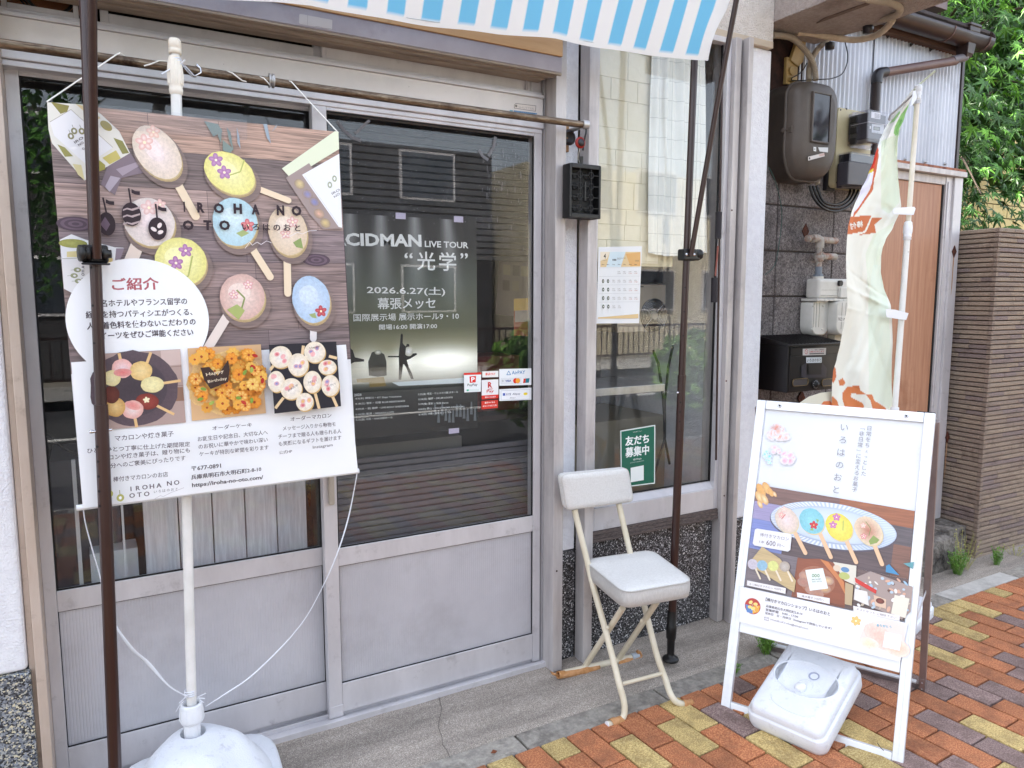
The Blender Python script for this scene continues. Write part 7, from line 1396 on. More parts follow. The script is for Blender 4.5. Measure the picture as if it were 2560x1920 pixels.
b = MB(); zm = at(*Tq(1180, 545), 2.26).z; b.bar((mx0 - .001, 2.259, zm), (mx1 + .001, 2.259, zm), (0, .002, 0), (0, 0, .0022)); b.bar((mx0 - .0005, 2.26, zm), (mx0 - .0005, 2.35, zm + .0), (.002, 0, 0), (0, 0, .0022)); b.build('cover_seam', mat('clear plastic edge', '#b6b4be', rough=.2), sm)
c = Canvas(wall_plane(2.2675), .0003); c.ppoly([Tq(1215, 432), Tq(1315, 447), Tq(1312, 516), Tq(1213, 500)], '#dcdce0')
for k in range(4): c.pline([Tq(1250, 455 + k * 13), Tq(1305, 462 + k * 13)], 1.5, '#55555c')
c.ppoly([Tq(1220, 565), Tq(1352, 580), Tq(1348, 680), Tq(1218, 660)], '#c4cbd2'); c.ppoly([Tq(1238, 592), Tq(1310, 602), Tq(1308, 645), Tq(1236, 634)], '#3c3c44'); c.ppoly([Tq(1245, 600), Tq(1303, 608), Tq(1301, 636), Tq(1243, 628)], '#8b9288'); c.pell(*Tq(1203, 606), 2.5, 4, '#d9d9dc'); c.ptext('No.2016', Tq(1240, 662), Tq(1310, 670), 2.5, '#44464c'); c.build('dial_plate', M['print'], sm)
lz1, lz0 = at(*Tq(870, 970), 2.30).z, at(*Tq(860, 1240), 2.30).z; lx0 = at(*Tq(945, 1100), 2.29).x
b = MB(); b.prism([(bx0 + .012, 2.366, lz1 + .002), (bx0 + .012, 2.366, lz0), (bx1 - .005, 2.366, lz0 + .01), (bx1 - .005, 2.366, lz1)], (0, 0, 0), (0, -.03, 0)); b.prism([(lx0, 2.336, lz1), (lx0, 2.336, lz0 + .006), (mx1 + .004, 2.336, lz0 + .014), (mx1 + .004, 2.336, lz1)], (0, 0, 0), (0, -.055, 0)); b.build('terminal_cover', M['meter'], sm, bevel=.004)
bx('dark_terminal', bx0 + .018, mx1, 2.30, 2.366, lz1 + .004, lz1 + .05, M['clear'], sm, bevel=.003); bx('terminal_block', bx0 + .024, mx1 - .006, 2.312, 2.366, lz1 + .006, lz1 + .044, M['meterdk'], sm)
bx('spacer', bx0 - .012, bx0 + .05, 2.40, 2.43, bz0 - .012, bz0 + .2, M['meterdk'], sm)
# cables and conduits
def ribbed(pts, r, pitch=.0075, amp=.0022, name='conduit', label='', mt='conduit', cat='conduit', parent=None):
    P_ = bez(pts, 10); Lc = sum((P_[i + 1] - P_[i]).length for i in range(len(P_) - 1)); n = int(Lc / pitch * 4); out = []; acc = 0; seg = Lc / n; i = 0; rem = 0; pos = P_[0].copy(); out.append(pos)
    d = 0; cum = [0]
    for k in range(len(P_) - 1): cum.append(cum[-1] + (P_[k + 1] - P_[k]).length)
    j = 0
    for k in range(1, n + 1):
        s_ = k * seg
        while j < len(cum) - 2 and cum[j + 1] < s_: j += 1
        t_ = (s_ - cum[j]) / max(1e-9, cum[j + 1] - cum[j]); out.append(P_[j].lerp(P_[j + 1], min(1, t_)))
    rs = [r + amp * (.5 if k % 4 in (0, 1) else -.5) for k in range(len(out))]; b = MB(); b.tube(out, rs, 12); return b.build(name, M[mt], parent, label=label or None, cat=cat if label else None)
SS = lambda x, y: (1880 + x * .20796, y * .20796)
ribbed([at(*SS(250, 425), 2.36), at(*SS(360, 430), 2.36), at(*SS(480, 460), 2.37), at(*SS(600, 560), 2.37), at(*SS(700, 690), 2.36), at(*SS(750, 820), 2.36), at(*SS(768, 960), 2.35)], .0125, label='ribbed grey conduit curving down from the shop corner to the meter box')
ribbed([at(*SS(900, 490), 2.41), at(*SS(800, 580), 2.41), at(*SS(730, 690), 2.40), at(*SS(690, 820), 2.39), at(*SS(685, 965), 2.37)], .0115, label='ribbed grey conduit crossing behind the other one above the meter box')
ribbed([at(*SS(960, 400), 2.36), at(*SS(1110, 330), 2.28), at(*SS(1400, 250), 2.16), at(*SS(1640, 215), 2.03), at(*SS(1760, 160), 1.97), at(*SS(1770, 95), 1.92), at(*SS(1680, 40), 1.9), at(*SS(1520, 10), 1.9), at(*SS(1400, -10), 1.9), at(*SS(1100, -70), 1.9)], .0125, label='ribbed conduit looping under the concrete eave')
wr = bez([at(*SS(540, 390), 2.36), at(*SS(720, 405), 2.34), at(*SS(950, 450), 2.30), at(*SS(1250, 478), 2.24), at(*SS(1480, 430), 2.16), at(*SS(1620, 330), 2.08), at(*SS(1690, 240), 2.03)], 8)
MB().tube(wr, [.0135 + .0008 * math.sin(i * 1.7) for i in range(len(wr))], 14).build('taped_duct', M['wrap'], None, label='beige taped duct hanging in a curve under the eave', cat='duct')
for (x, y, Y) in ((1400, 225, 2.15), (945, 360, 2.37)): p = at(*SS(x, y), Y); b = MB(); b.lathe((p.x, p.y, 2.600), [(0, 0), (.02, .002), (.022, .02), (.022, .0295)], 12); b.tube([(p.x, p.y, 2.6), (p.x, p.y, p.z - .03)], .003, 6); b.build('pipe_clip', M['meterdk'], None, label='dark round pipe clip under the eave' + (' near the alcove wall' if x < 1000 else ' in its middle'), cat='clip')
ye = mat('yellowed plastic', '#a88a52', '#b99b63', 6, rough=.5)
jb = thing('junction_panel', 'yellowed wiring panel with a slanted duct cover beside the meter box', 'wiring panel', (2.8, 2.44, 2.4))
a, e = at(*SS(410, 685), 2.44), at(*SS(500, 1030), 2.44); bx('panel', a.x, a.x + .075, 2.435, 2.452, e.z, a.z, ye, jb); b = MB(); b.prism([at(*SS(*p), 2.425) for p in ((560, 440), (660, 440), (620, 740), (560, 800), (490, 740), (470, 720))], (0, 0, 0), (0, .018, 0)); b.build('duct_cover', ye, jb, bevel=.002)
p = at(*SS(490, 850), 2.425); MB().cyl(p, p + Vector((0, .012, 0)), .018, n=20).build('socket', ye, jb); p = at(*SS(490, 955), 2.42); bx('switch', p.x - .014, p.x + .014, 2.415, 2.434, p.z - .009, p.z + .009, ye, jb)
MB().tube(bez([at(*SS(660, 760), 2.41), at(*SS(590, 870), 2.41), at(*SS(480, 940), 2.41), at(*SS(520, 970), 2.41), at(*SS(800, 955), 2.36), at(*SS(950, 945), 2.36), at(*SS(1080, 890), 2.36), at(*SS(1140, 770), 2.37), at(*SS(1150, 650), 2.38), at(*SS(1120, 510), 2.39)]), .0028, 6).build('wire', M['cable'], None, label='thin black twisted wire looping above the meter box', cat='wire')
for k in (0, 2, 1):
    MB().tube(bez([at(*Tq(540 + k * 38, 1240), 2.36), at(*Tq(590 + k * 30, 1380 - k * 25), 2.35), at(*Tq(700, 1490 - k * 34), 2.34), at(*Tq(840, 1520 - k * 36), 2.34), at(*Tq(980 - k * 20, 1450 - k * 28), 2.35), at(*Tq(1060 - k * 40, 1320), 2.37), at(*Tq(1080 - k * 45, 1220), 2.39)]), .0062, 8).build('cable', M['cable'], None, label='thick black cable looping in a U under the meters, ' + ('outermost', 'middle one', 'innermost')[k], cat='cable', group='black cables looping under the meters')
for (x, y) in ((540, 1190), (632, 1195)): ribbed([at(*Tq(x, 1130), 2.36), at(*Tq(x, 1165), 2.36), at(*Tq(x - 2, 1225), 2.36)], .0105, name='conduit_stub', label='short ribbed conduit stub under the meter box, ' + ('left one' if x < 600 else 'right one'))
MB().tube(bez([at(*Tq(96, 1040), 2.31), at(*Tq(150, 1150), 2.315), at(*Tq(205, 1330), 2.33), at(*Tq(235, 1500), 2.34), at(*Tq(235, 1659), 2.34), at(1949, 600, 2.34), at(1938, 660, 2.33), at(1913, 687, 2.315)]), .0016, 5).build('wire', M['green_wire'], None, label='thin green wire hanging along the shop corner', cat='wire')
# gas meter and pipes
QQ = lambda x, y: (1880 + x * .28933, 560 + y * .28933)
gm = thing('gas_meter', 'cream painted gas meter with twin round-bottomed halves', 'gas meter', (3.05, 2.35, 1.4))
gy = 2.33; gx0, gx1 = at(*QQ(540, 800), gy).x, at(*QQ(690, 800), gy).x; gzt, gzm, gzb = at(*QQ(600, 460), gy).z, at(*QQ(600, 655), gy).z, at(*QQ(600, 965), gy).z
def gbody(xa, xb, y0, y1, name):
    f = lambda y, ins: [(x, y, z) for x, z in roundrect(xa + ins, xb - ins, gzb + ins, gzm - .006, (xb - xa) * .32, .012, 7, rb=.05)]
    loft([f(y1, 0), f(y0 + .006, 0), f(y0, .006)], name, M['gasm'], gm)
gbody(gx0, gx1 + .005, 2.345, 2.41, 'rear_half'); gbody(gx1 - .008, gx1 + .135, 2.30, 2.37, 'front_half')
bx('upper_case', gx0 + .012, gx1 + .13, 2.322, 2.40, gzm + .006, gzt - .006, M['gasm'], gm, bevel=.014, seg=3); bx('flange', gx0 - .003, gx1 + .14, 2.315, 2.408, gzm - .006, gzm + .006, M['gasm'], gm, bevel=.002)
for k in range(7): p = Vector((gx0 + .01 + k * .035, 2.312, gzm)); MB().cyl(p, p + Vector((0, .01, 0)), .0035, n=8).build('flange_bolt', M['gasm'], gm)
for k in range(4): p = Vector((gx0 + .006 + (k % 2) * .07, 2.34, gzb + .03 + (k // 2) * .11)); MB().cyl(p, p + Vector((0, .01, 0)), .004, n=8).build('case_bolt', M['gasm'], gm)
MB().cyl((gx0 + .045, 2.355, gzm), (gx0 + .045, 2.355, gzt + .004), .024, n=24).build('inlet_column', M['gasm'], gm)
p = at(*QQ(772, 512), 2.31); b = MB(); b.cyl(p, p + Vector((0, .015, 0)), .0135, n=18); b.build('reset_button', M['blk'], gm); bx('display_hood', p.x - .004, p.x + .05, 2.308, 2.325, p.z - .068, p.z - .02, M['gasm'], gm, bevel=.003)
seamm = mat('meter seam', '#8f8c86', rough=.6); b = MB()
for u in (.03, .058, .093): b.box(gx1 + u, gx1 + u + .0012, 2.2985, 2.3, gzb + .03, gzm - .014)
for u in (.012, .03, .05): b.box(gx0 + u, gx0 + u + .0012, 2.3435, 2.345, gzb + .04, gzm - .014)
for z_ in (.02, .045): b.box(gx0 + .03, gx0 + .19, 2.3205, 2.322, gzm + z_, gzm + z_ + .0012)
b.build('moulded_line', seamm, gm, kind='stuff')
c = Canvas(wall_plane(2.2995), .0006); c.ppoly([QQ(742, 790), QQ(822, 793), QQ(820, 848), QQ(740, 846)], '#d8d6d0'); c.ptext('F622', QQ(745, 835), QQ(778, 835), 8, '#3a3436', .02); c.ptext('LPG', QQ(784, 832), QQ(812, 832), 6, '#3a3436', .02); c.build('label', M['print'], gm)
ipx = gx0 + .045; pz = at(*QQ(655, 155), 2.355).z
MB().tube([(ipx, 2.355, gzt), (ipx, 2.355, gzt + .05)], .0155, 18).build('coupling_nut', M['bluegrey'], gm); MB().cyl((ipx, 2.355, gzt + .05), (ipx, 2.355, pz - .01), .0125).build('riser', M['pipe'], gm); MB().lathe((ipx, 2.355, gzt - .0), [(.018, 0), (.0225, .003), (.0225, .014), (.016, .016)], 6, smooth=False).build('union_nut', M['bluegrey'], gm)
MB().lathe((ipx, 2.355, at(*QQ(655, 300), 2.355).z), [(.0135, -.016), (.019, -.014), (.019, .014), (.0135, .016)], 20).build('pipe_collar', M['pipe'], gm)
MB().tube(bez([(ipx, 2.355, pz - .03), (ipx, 2.355, pz), (ipx - .012, 2.358, pz + .012), (ipx - .045, 2.362, pz + .012)], 4), .0195, 14).build('elbow', M['pipe'], gm)
MB().cyl((ipx - .075, 2.366, pz + .012), (ipx + .16, 2.39, pz + .011), .0155).build('pipe', M['pipe'], gm); MB().cyl((ipx + .02, 2.39, pz - .065), (ipx + .16, 2.39, pz - .065), .0165).build('pipe', M['pipe'], gm); MB().lathe((ipx + .045, 2.39, pz - .065), [(.014, 0), (.02, .002), (.02, .022), (.015, .024)], 14, axis=(1, 0, 0)).build('pipe_collar', M['pipe'], gm)
bx('outlet_stub', gx1 + .03, gx1 + .075, 2.33, 2.37, gzb - .05, gzb + .01, mat('beige stub', '#a89f8a', rough=.6), gm)
# letter box
lb = thing('letter_box', 'black letter box with slanted ribbed lid in the alcove', 'letter box', (2.9, 2.32, 1.03))
ly = 2.225; lx0 = at(*QQ(312, 1250), ly).x; lz0 = at(*QQ(400, 1452), ly).z; lz1 = at(*QQ(400, 1062), ly).z; lx1 = lx0 + .36
bx('body', lx0, lx1, ly + .002, 2.415, lz0, lz1 + .012, M['mailbox'], lb, bevel=.003)
b = MB(); b.prism([(lx0 - .006, ly - .014, lz1 + .004), (lx0 - .006, ly - .014, lz1 + .012), (lx0 - .006, 2.415, lz1 + .045), (lx0 - .006, 2.415, lz1 + .012)], (0, 0, 0), (.372, 0, 0)); lid = b.build('lid', M['mailbox'], lb, bevel=.002)
b = MB()
for k in range(16): x = lx0 + .01 + k * .022; b.bar((x, ly - .006, lz1 + .0145), (x, 2.40, lz1 + .0435), (.004, 0, 0), (0, 0, .003))
b.build('lid_ribs', M['mailbox'], lid, kind='stuff')
fz1 = at(*QQ(400, 1138), ly).z; bx('door', lx0 + .008, lx1 - .008, ly - .002, ly + .001, lz0 + .008, fz1 - .002, M['mailbox'], lb, bevel=.001); bx('flap', lx0 + .008, lx1 - .008, ly - .003, ly + .001, fz1 + .001, lz1 - .002, M['mailbox'], lb, bevel=.001)
for (xa, xb) in ((345, 478), (598, 760)):
    a, e = at(*QQ(xa, 1372), ly), at(*QQ(xb, 1372), ly); hz_ = .0155; b = MB(); P_ = [(x, ly - .004, z) for x, z in roundrect(a.x, e.x, a.z - hz_, a.z + hz_, .012, .015, 6)]; b.tube([Vector(p) for p in P_] + [Vector(P_[0])], .0022, 6); b.build('peep_slot', mat('brass trim', '#7b6a4c', rough=.35, metal=.8) if 'brass trim' not in bpy.data.materials else bpy.data.materials['brass trim'], lb)
    bx('slot_glass', a.x + .004, e.x - .004, ly - .0035, ly - .0025, a.z - hz_ + .003, a.z + hz_ - .003, mat('grey slot', '#4c4848', rough=.4) if 'grey slot' not in bpy.data.materials else bpy.data.materials['grey slot'], lb, bevel=0)
p = at(*QQ(540, 1385), ly); b = MB(); b.lathe((p.x, ly - .002, p.z), [(.020, 0), (.0205, .004), (.016, .006), (.0125, .007), (.011, .016), (0, .017)], 28, axis=(0, -1, 0)); b.build('dial_lock', M['blk'], lb)
b = MB()
for k in range(9): a = R(100 + k * 30); b.lathe((p.x + .0165 * math.cos(a), ly - .0078, p.z + .0165 * math.sin(a)), [(0, .0006), (.0014, .0004), (.0015, 0)], 8, axis=(0, -1, 0))
b.build('dial_marks', mat('dial white', '#cfcfcc', rough=.5), lb)
c = Canvas(wall_plane(ly - .0032), .0004)
c.ppoly([QQ(438, 1078), QQ(640, 1070), QQ(636, 1130), QQ(437, 1136)], '#cbc6c2'); c.pell(*QQ(468, 1103), 4.8, 6.3, '#b8382e'); c.pell(*QQ(468, 1103), 3.6, 4.8, '#d9d5d2'); c.pline([QQ(460, 1090), QQ(478, 1118)], 1, '#b8382e'); c.ptext('チラシ・勧誘・訪問販売', QQ(495, 1093), QQ(622, 1088), 2.6, '#5c3c38', .01); c.ptext('お断りいたします', QQ(495, 1112), QQ(622, 1107), 4, '#c03228', .02); c.ppoly([QQ(495, 1118), QQ(622, 1113), QQ(622, 1121), QQ(495, 1126)], '#4a4448')
c.ppoly([QQ(466, 1152), QQ(602, 1150), QQ(601, 1198), QQ(467, 1202)], '#d3dade'); c.ptext('いろはのおと', QQ(473, 1192), QQ(596, 1187), 8, '#26282c', .012)
c.ppoly([QQ(425, 1225), QQ(465, 1200), QQ(470, 1300), QQ(590, 1300), QQ(605, 1200), QQ(645, 1245), QQ(640, 1325), QQ(450, 1330), QQ(425, 1320)], '#35323a'); c.ppoly([QQ(487, 1205), QQ(597, 1203), QQ(600, 1300), QQ(487, 1303)], '#1d1816')
c.build('stickers', M['print'], lb)
# ------------------------------------------------------------------ neighbouring shed
sh = thing('corrugated_shed', 'neighbouring shed clad in grey corrugated sheet over an orange brown door', 'shed', (3.8, 2.6, 0))
cy0 = 2.452
def corr(xa, xb, z0f, z1f, y, pitch, amp, name):
    b = MB(); n = int((xb - xa) / pitch * 10)
    b.grid(lambda u, v: (xa + (xb - xa) * u, y + amp * math.sin((xa + (xb - xa) * u) / pitch * 6.2832), z0f(xa + (xb - xa) * u) * (1 - v) + z1f(xa + (xb - xa) * u) * v), n, 1); return b.build(name, M['corr'], sh, recalc=False)
xs_ = at(*SS(1470, 700), cy0).x
corr(2.93, xs_ - .002, lambda x: 2.09, lambda x: 2.78, cy0 + .003, .032, .0065, 'corrugated_sheet'); xr_ = at(2390, 300, cy0 - .006).x
corr(xs_ - .01, xr_, lambda x: 2.165, lambda x: 2.80, cy0 - .008, .030, .0055, 'corrugated_sheet')
for (x, y) in ((1630, 440), (1908, 540), (2142, 600)): p = at(*SS(x, y), 2.437); MB().lathe(p, [(.009, 0), (.008, .003), (.004, .004), (.004, .010), (0, .011)], 12, axis=(0, -1, 0)).build('cladding_nail', M['meterdk'], sh)
RR = lambda x, y: (2240 + x * .19289, 380 + y * .19289)
for (x, y) in ((114, 96), (376, 130), (634, 154)): p = at(*RR(x, y), 2.437); MB().lathe(p, [(.0095, 0), (.008, .003), (.0035, .004), (.0035, .010), (0, .011)], 12, axis=(0, -1, 0)).build('cladding_nail', M['steel'], sh)
xe = at(2404, 300, 2.43).x; bx('corner_trim', xr_ + .001, xe, 2.43, 2.48, 2.15, 2.81, M['dbrown'], sh)
py0 = 2.42
hz1 = at(2419, 430, py0 - .03).z; hx1 = at(2419, 440, py0 - .03).x; hz0 = at(2419, 444, py0 - .03).z
bx('door_hood', 3.3, hx1, py0 - .03, 2.46, hz0, hz1 - .002, M['alu_grime'], sh); bx('hood_cap', 3.3, hx1 - .004, py0 - .024, 2.44, hz1 - .0015, hz1 + .012, mat('rust brown hood', '#8a5238', '#a0684c', 10, rough=.7, dirt='#5a2314', dscale=9, dcon=(.52, .62)), sh, bevel=.001)
xpR = at(2407, 470, py0 - .012).x; xpL = at(2387, 470, py0 - .012).x; pb = .205
bx('door_post', xpL, xpR, py0 - .012, 2.47, pb, hz0 - .001, M['alu'], sh); bx('door_jamb', xpL - .06, xpL - .0005, py0, 2.47, pb, hz0 - .001, M['alu'], sh); bx('door_jamb', xpL - .048, xpL - .036, py0 - .006, py0, pb, hz0 - .03, M['alu'], sh)
bx('door_head', 3.3, xpL - .061, py0 + .004, 2.47, hz0 - .045, hz0 - .001, M['alu_grime'], sh)
xd1 = xpL - .061; bx('door_edge', xd1 - .012, xd1, py0 + .012, 2.46, pb, hz0 - .046, M['gap'], sh, bevel=0); bx('door_panel', 3.515, xd1 - .0125, py0 + .016, 2.46, pb - .1, hz0 - .046, M['panel'], sh, bevel=.001)
for (x, y, s_) in ((2381.0, 629, 1), (2364, 1093, 1)):
    p = at(x + 4, y, py0 - .0125); MB().prism([p + Vector((0, 0, .034)), p + Vector((.021, 0, 0)), p + Vector((0, 0, -.034)), p + Vector((-.021, 0, 0))], (0, -.003, 0), (0, .002, 0)).build('rusty_hasp', M['rust'], sh)
    b = MB(); b.prism([p + Vector((-.004, 0, -.03)), p + Vector((.005, 0, -.03)), p + Vector((.003, 0, -.2)), p + Vector((-.002, 0, -.24)), p + Vector((-.004, 0, -.12))], (0, -.0008, 0), (0, 0, 0)); b.build('rust_run', mat('rust run', '#9c6a3c', '#b5977a', 20, rough=.7) if 'rust run' not in bpy.data.materials else bpy.data.materials['rust run'], sh)
for (x, y) in ((2354, 1040), (2354, 1032)): pass
# eaves, gutter, rain head, downpipe
gr = thing('rain_gutter', 'dark brown rain gutter with hopper head and pipe on the shed eave', 'gutter', (3.9, 2.33, 2.8))
gyc = 2.345; HH = lambda x, y: (2200 + x * .33771, y * .33771)
gz = at(2400, 80, gyc).z - .01
b = MB(); n = 12
def gut(u, v): a = math.pi * (1 + v); return (3.2 + (4.235 - 3.2) * u, gyc + .055 * math.cos(a), gz + .055 * math.sin(a))
b.grid(gut, 4, n); b.build('gutter', M['dbrown'], gr, recalc=False, solid=.003)
MB().cyl((4.235, gyc, gz - .003), (4.238, gyc, gz - .003), .055, n=20).build('end_cap', M['dbrown'], gr)
for x in (3.87, 4.19): MB().tube([(x, gyc + .058 * math.cos(math.pi * (1 + k / 10)), gz + .058 * math.sin(math.pi * (1 + k / 10))) for k in range(11)], .003, 6).build('gutter_strap', M['mbrown'], gr)
hp_ = at(*HH(640, 240), gyc); b = MB(); hx_ = hp_.x
def sq(x, y, z, a, c_): return [(x - a, y - c_, z), (x + a, y - c_, z), (x + a, y + c_, z), (x - a, y + c_, z)]
zt = at(*HH(640, 195), gyc).z; lv = [sq(hx_, gyc, zt, .05, .05), sq(hx_, gyc, zt - .012, .052, .052), sq(hx_, gyc, zt - .014, .046, .046), sq(hx_, gyc, zt - .035, .046, .046), sq(hx_, gyc, zt - .06, .038, .038), sq(hx_, gyc, zt - .14, .03, .03), sq(hx_, gyc, zt - .16, .018, .018)]
b.add([v for r_ in lv for v in r_], [(i * 4 + k, i * 4 + (k + 1) % 4, (i + 1) * 4 + (k + 1) % 4, (i + 1) * 4 + k) for i in range(len(lv) - 1) for k in range(4)]); b.build('hopper_head', M['dbrown'], gr, bevel=.003)
e0 = at(*HH(560, 450), 2.36); e1 = at(*SS(1530, 880), 2.40); 
MB().tube(bez([Vector((hx_, gyc, zt - .15)), Vector((hx_ - .005, gyc, e0.z + .02)), e0 + Vector((-.03, 0, -.002))], 4), .021, 14).build('pipe_bend', mat('grey pipe', '#6a6468', rough=.5), gr)
MB().cyl(e0, e1, .0215, n=20).build('slanting_pipe', M['mbrown'], gr)
MB().tube(bez([e1 + (e0 - e1).normalized() * .045, e1, e1 + Vector((-.015, 0, -.02)), e1 + Vector((-.018, 0, -.05))], 4), .0255, 16).build('elbow', M['meterdk'], gr); MB().cyl(e1 + Vector((-.018, 0, -.04)), Vector((e1.x - .018, e1.y, 1.7)), .0215, n=20).build('down_pipe', M['dbrown'], gr)
b = MB(); b.prism([(3.0, 2.36, 2.80), (3.0, 2.48, 2.80), (3.0, 2.9, 2.99), (3.0, 2.9, 3.02), (3.0, 2.31, 2.865), (3.0, 2.31, 2.85)], (0, 0, 0), (1.22, 0, 0)); b.build('shed_roof', mat('roof edge', '#231a19', '#33282a', 9, rough=.7), sh, bevel=.002)
bx('eave_board', 3.0, 4.18, 2.40, 2.46, 2.765, 2.80, mat('stained timber', '#3f2a20', '#5d4233', 20, rough=.85, stretch=(.5, 5, 8)), sh)
bx('ridge_box', at(*HH(400, 140), 2.5).x - .12, at(*HH(440, 140), 2.5).x, 2.46, 2.56, 2.99, 3.07, M['mbrown'], sh)
bx('shed_side', 2.95, 4.18, 2.47, 4.5, 0, 2.8, M['dbrown'], sh)
# ------------------------------------------------------------------ ribbed tile wall
tw = thing('tile_wall', 'tall garden wall clad in thin ribbed brown tiles', 'wall', (4.8, 2.6, 0))
cx_, cy_ = 4.275, 2.226; topz = at(2484, 567, cy_).z; cxt = 4.262
fa = R(-1.5); dR = Vector((math.cos(fa), math.sin(fa), 0)); aL = R(100); dL = Vector((math.cos(aL) * -.0 + .10, .995, 0)).normalized()
cn = Vector((cx_, cy_, 0)); nR = Vector((dR.y, -dR.x, 0)); nL = Vector((-dL.y, dL.x, 0))
if nR.y > 0: nR = -nR
if nL.x > 0: nL = -nL
core = MB(); core.prism([cn - nR * .012 - nL * .012, cn + dR * 6 - nR * .012, cn + dR * 6 + dL * 1.6, cn + dL * 1.6 - nL * .012], (0, 0, -.1), (0, 0, topz - .004)); core.build('core', mat('tile joint', '#2a201c', rough=1), tw)
pitch = .0263; nrow = int(topz / pitch); near_n = 0; stuff = MB(); tlist = []
def tile(o_, d_, nn, l, z, q):
    """a ribbed slip: trapezoid in section"""
    t = .009 + q.uniform(-.0012, .0012); h0, h1 = z + .0022, z + pitch - .0026
    a, e = o_ + d_ * .0008, o_ + d_ * (l - .0008); P_ = [a, e]
    vs_ = []
    for p in P_: vs_ += [(p - nn * .012) + Vector((0, 0, h0 - .001)), (p + nn * (t - .004)) + Vector((0, 0, h0)), (p + nn * t) + Vector((0, 0, h0 + .003)), (p + nn * (t - .001)) + Vector((0, 0, h1 - .003)), (p + nn * (t - .005)) + Vector((0, 0, h1)), (p - nn * .012) + Vector((0, 0, h1))]
    return vs_, [(i, (i + 1) % 6, 6 + (i + 1) % 6, 6 + i) for i in range(6)] + [(5, 4, 3, 2, 1, 0), (6, 7, 8, 9, 10, 11)]
q = random.Random(4)
tm = [mat('ribbed tile ' + n_, a, e, 70, rough=.8, bump=3, bscale=110, stretch=(1, 1, 3), dirt='#5c4b42', dscale=16, dcon=(.55, .8)) for n_, a, e in (('tan', '#978676', '#ad9a88'), ('brown', '#8c7b6e', '#a08e80'), ('mauve', '#84746e', '#978681'))]
for r_ in range(nrow):
    z = topz - (r_ + 1) * pitch; s_ = 0; first = True
    while s_ < 4.2:
        l = q.choice([.227, .227, .11]) if not first else q.uniform(.1, .227); tlist.append((s_, z, l, 0, q.choice([0, 0, 0, 1, 1, 2]))); s_ += l; first = False
    s_ = 0; first = True
    while s_ < .9: l = .227 if not first else q.uniform(.06, .227); tlist.append((s_, z, l, 1, q.choice([0, 0, 1, 1, 2]))); s_ += l; first = False
own = sorted([t for t in tlist if t[1] > -.05 and (t[3] == 0 and t[0] < .8 or t[3] == 1 and t[0] < .25)], key=lambda t: t[0])[:290]; ownset = {id(t) for t in own}
for t in tlist:
    s_, z, l, side, mi = t; d_, nn = (dR, nR) if side == 0 else (dL, nL); vs_, fs_ = tile(cn + d_ * (s_ + .012), d_, nn, l, z, q)
    if id(t) in ownset: b = MB(); b.add(vs_, fs_); b.build('tile', tm[mi], tw)
    else: stuff.add(vs_, fs_, mi)
for r_ in range(nrow): z = topz - (r_ + 1) * pitch + pitch / 2; stuff.obox(cn + Vector((0, 0, z)) + nR * .001 + nL * .001, dR * .011, dL * .011, Vector((0, 0, pitch * .40)), 1)
stuff.build('tile_field', tm, tw, kind='stuff')
# pale block wall and beige house further back
yw = thing('yellow_house', 'pale yellow block-faced house behind the tile wall and the maple', 'house', (9, 6.5, 0))
bx('wall', 5.2, 18, 6.46, 7.5, -.1, 6, mat('yellow joint', '#4a4030', rough=1), yw, bevel=0)
b = MB(); q = random.Random(2)
for r_ in range(22):
    for k in range(30): x = 5.2 + k * .41 + (.2 if r_ % 2 else 0); b.box(x + .008, x + .402, 6.44, 6.47, -.1 + r_ * .2 + .008, -.1 + r_ * .2 + .192)
b.build('block_field', M['yellow_wall'], yw, kind='stuff')
for x in (6.9, 7.5): MB().cyl((x, 6.38, 0), (x, 6.38, 5), .05, n=14).build('down_pipe', M['white_pl'], yw)
# ------------------------------------------------------------------ stump stone and weeds
b = MB(); q = random.Random(8)
def rock(x0, x1, y0, y1, z0, z1, name, label, seed):
    b = MB(); q = random.Random(seed); nx, ny, nz = 9, 8, 7
    def P(i, j, k):
        x, y, z = x0 + (x1 - x0) * i / nx, y0 + (y1 - y0) * j / ny, z0 + (z1 - z0) * k / nz
        s_ = lambda a, b_, c_: math.sin(a * 61 + seed) * .4 + math.sin(b_ * 83 + 1.7 * seed) * .35 + math.sin(c_ * 71) * .3 + math.sin((a + b_ + c_) * 130) * .2
        e = .007 * s_(x, y, z); rx_ = (i in (0, nx)) + (j in (0, ny)) + (k in (nz,)); c0 = ((x0 + x1) / 2, (y0 + y1) / 2, z0)
        f = 1 - (.05 if rx_ >= 2 else 0); return ((x - c0[0]) * f + c0[0] + e, (y - c0[1]) * f + c0[1] - e, (z - c0[2]) * (1 - (.04 if rx_ >= 2 and k == nz else 0)) + c0[2] + e * .8)
    for (A_, B_, fx) in ((nx, nz, lambda i, k: P(i, 0, k)), (ny, nz, lambda i, k: P(0, i, k)), (ny, nz, lambda i, k: P(nx, i, k)), (nx, ny, lambda i, k: P(i, k, nz))):
        vs_ = [fx(i, k) for k in range(B_ + 1) for i in range(A_ + 1)]; b.add(vs_, [(k * (A_ + 1) + i, k * (A_ + 1) + i + 1, (k + 1) * (A_ + 1) + i + 1, (k + 1) * (A_ + 1) + i) for k in range(B_) for i in range(A_)], 0, True)
    return b.build(name, M['stone'], None, label=label, cat='stone')
rock(3.72, 4.03, 2.185, 2.6, -.02, .192, 'foundation_stone', 'rough mossy foundation stone at the foot of the shed post', 3)
rock(4.03, 4.255, 2.26, 2.62, -.02, .20, 'foundation_stone', 'set-back foundation stone touching the tile wall', 9)
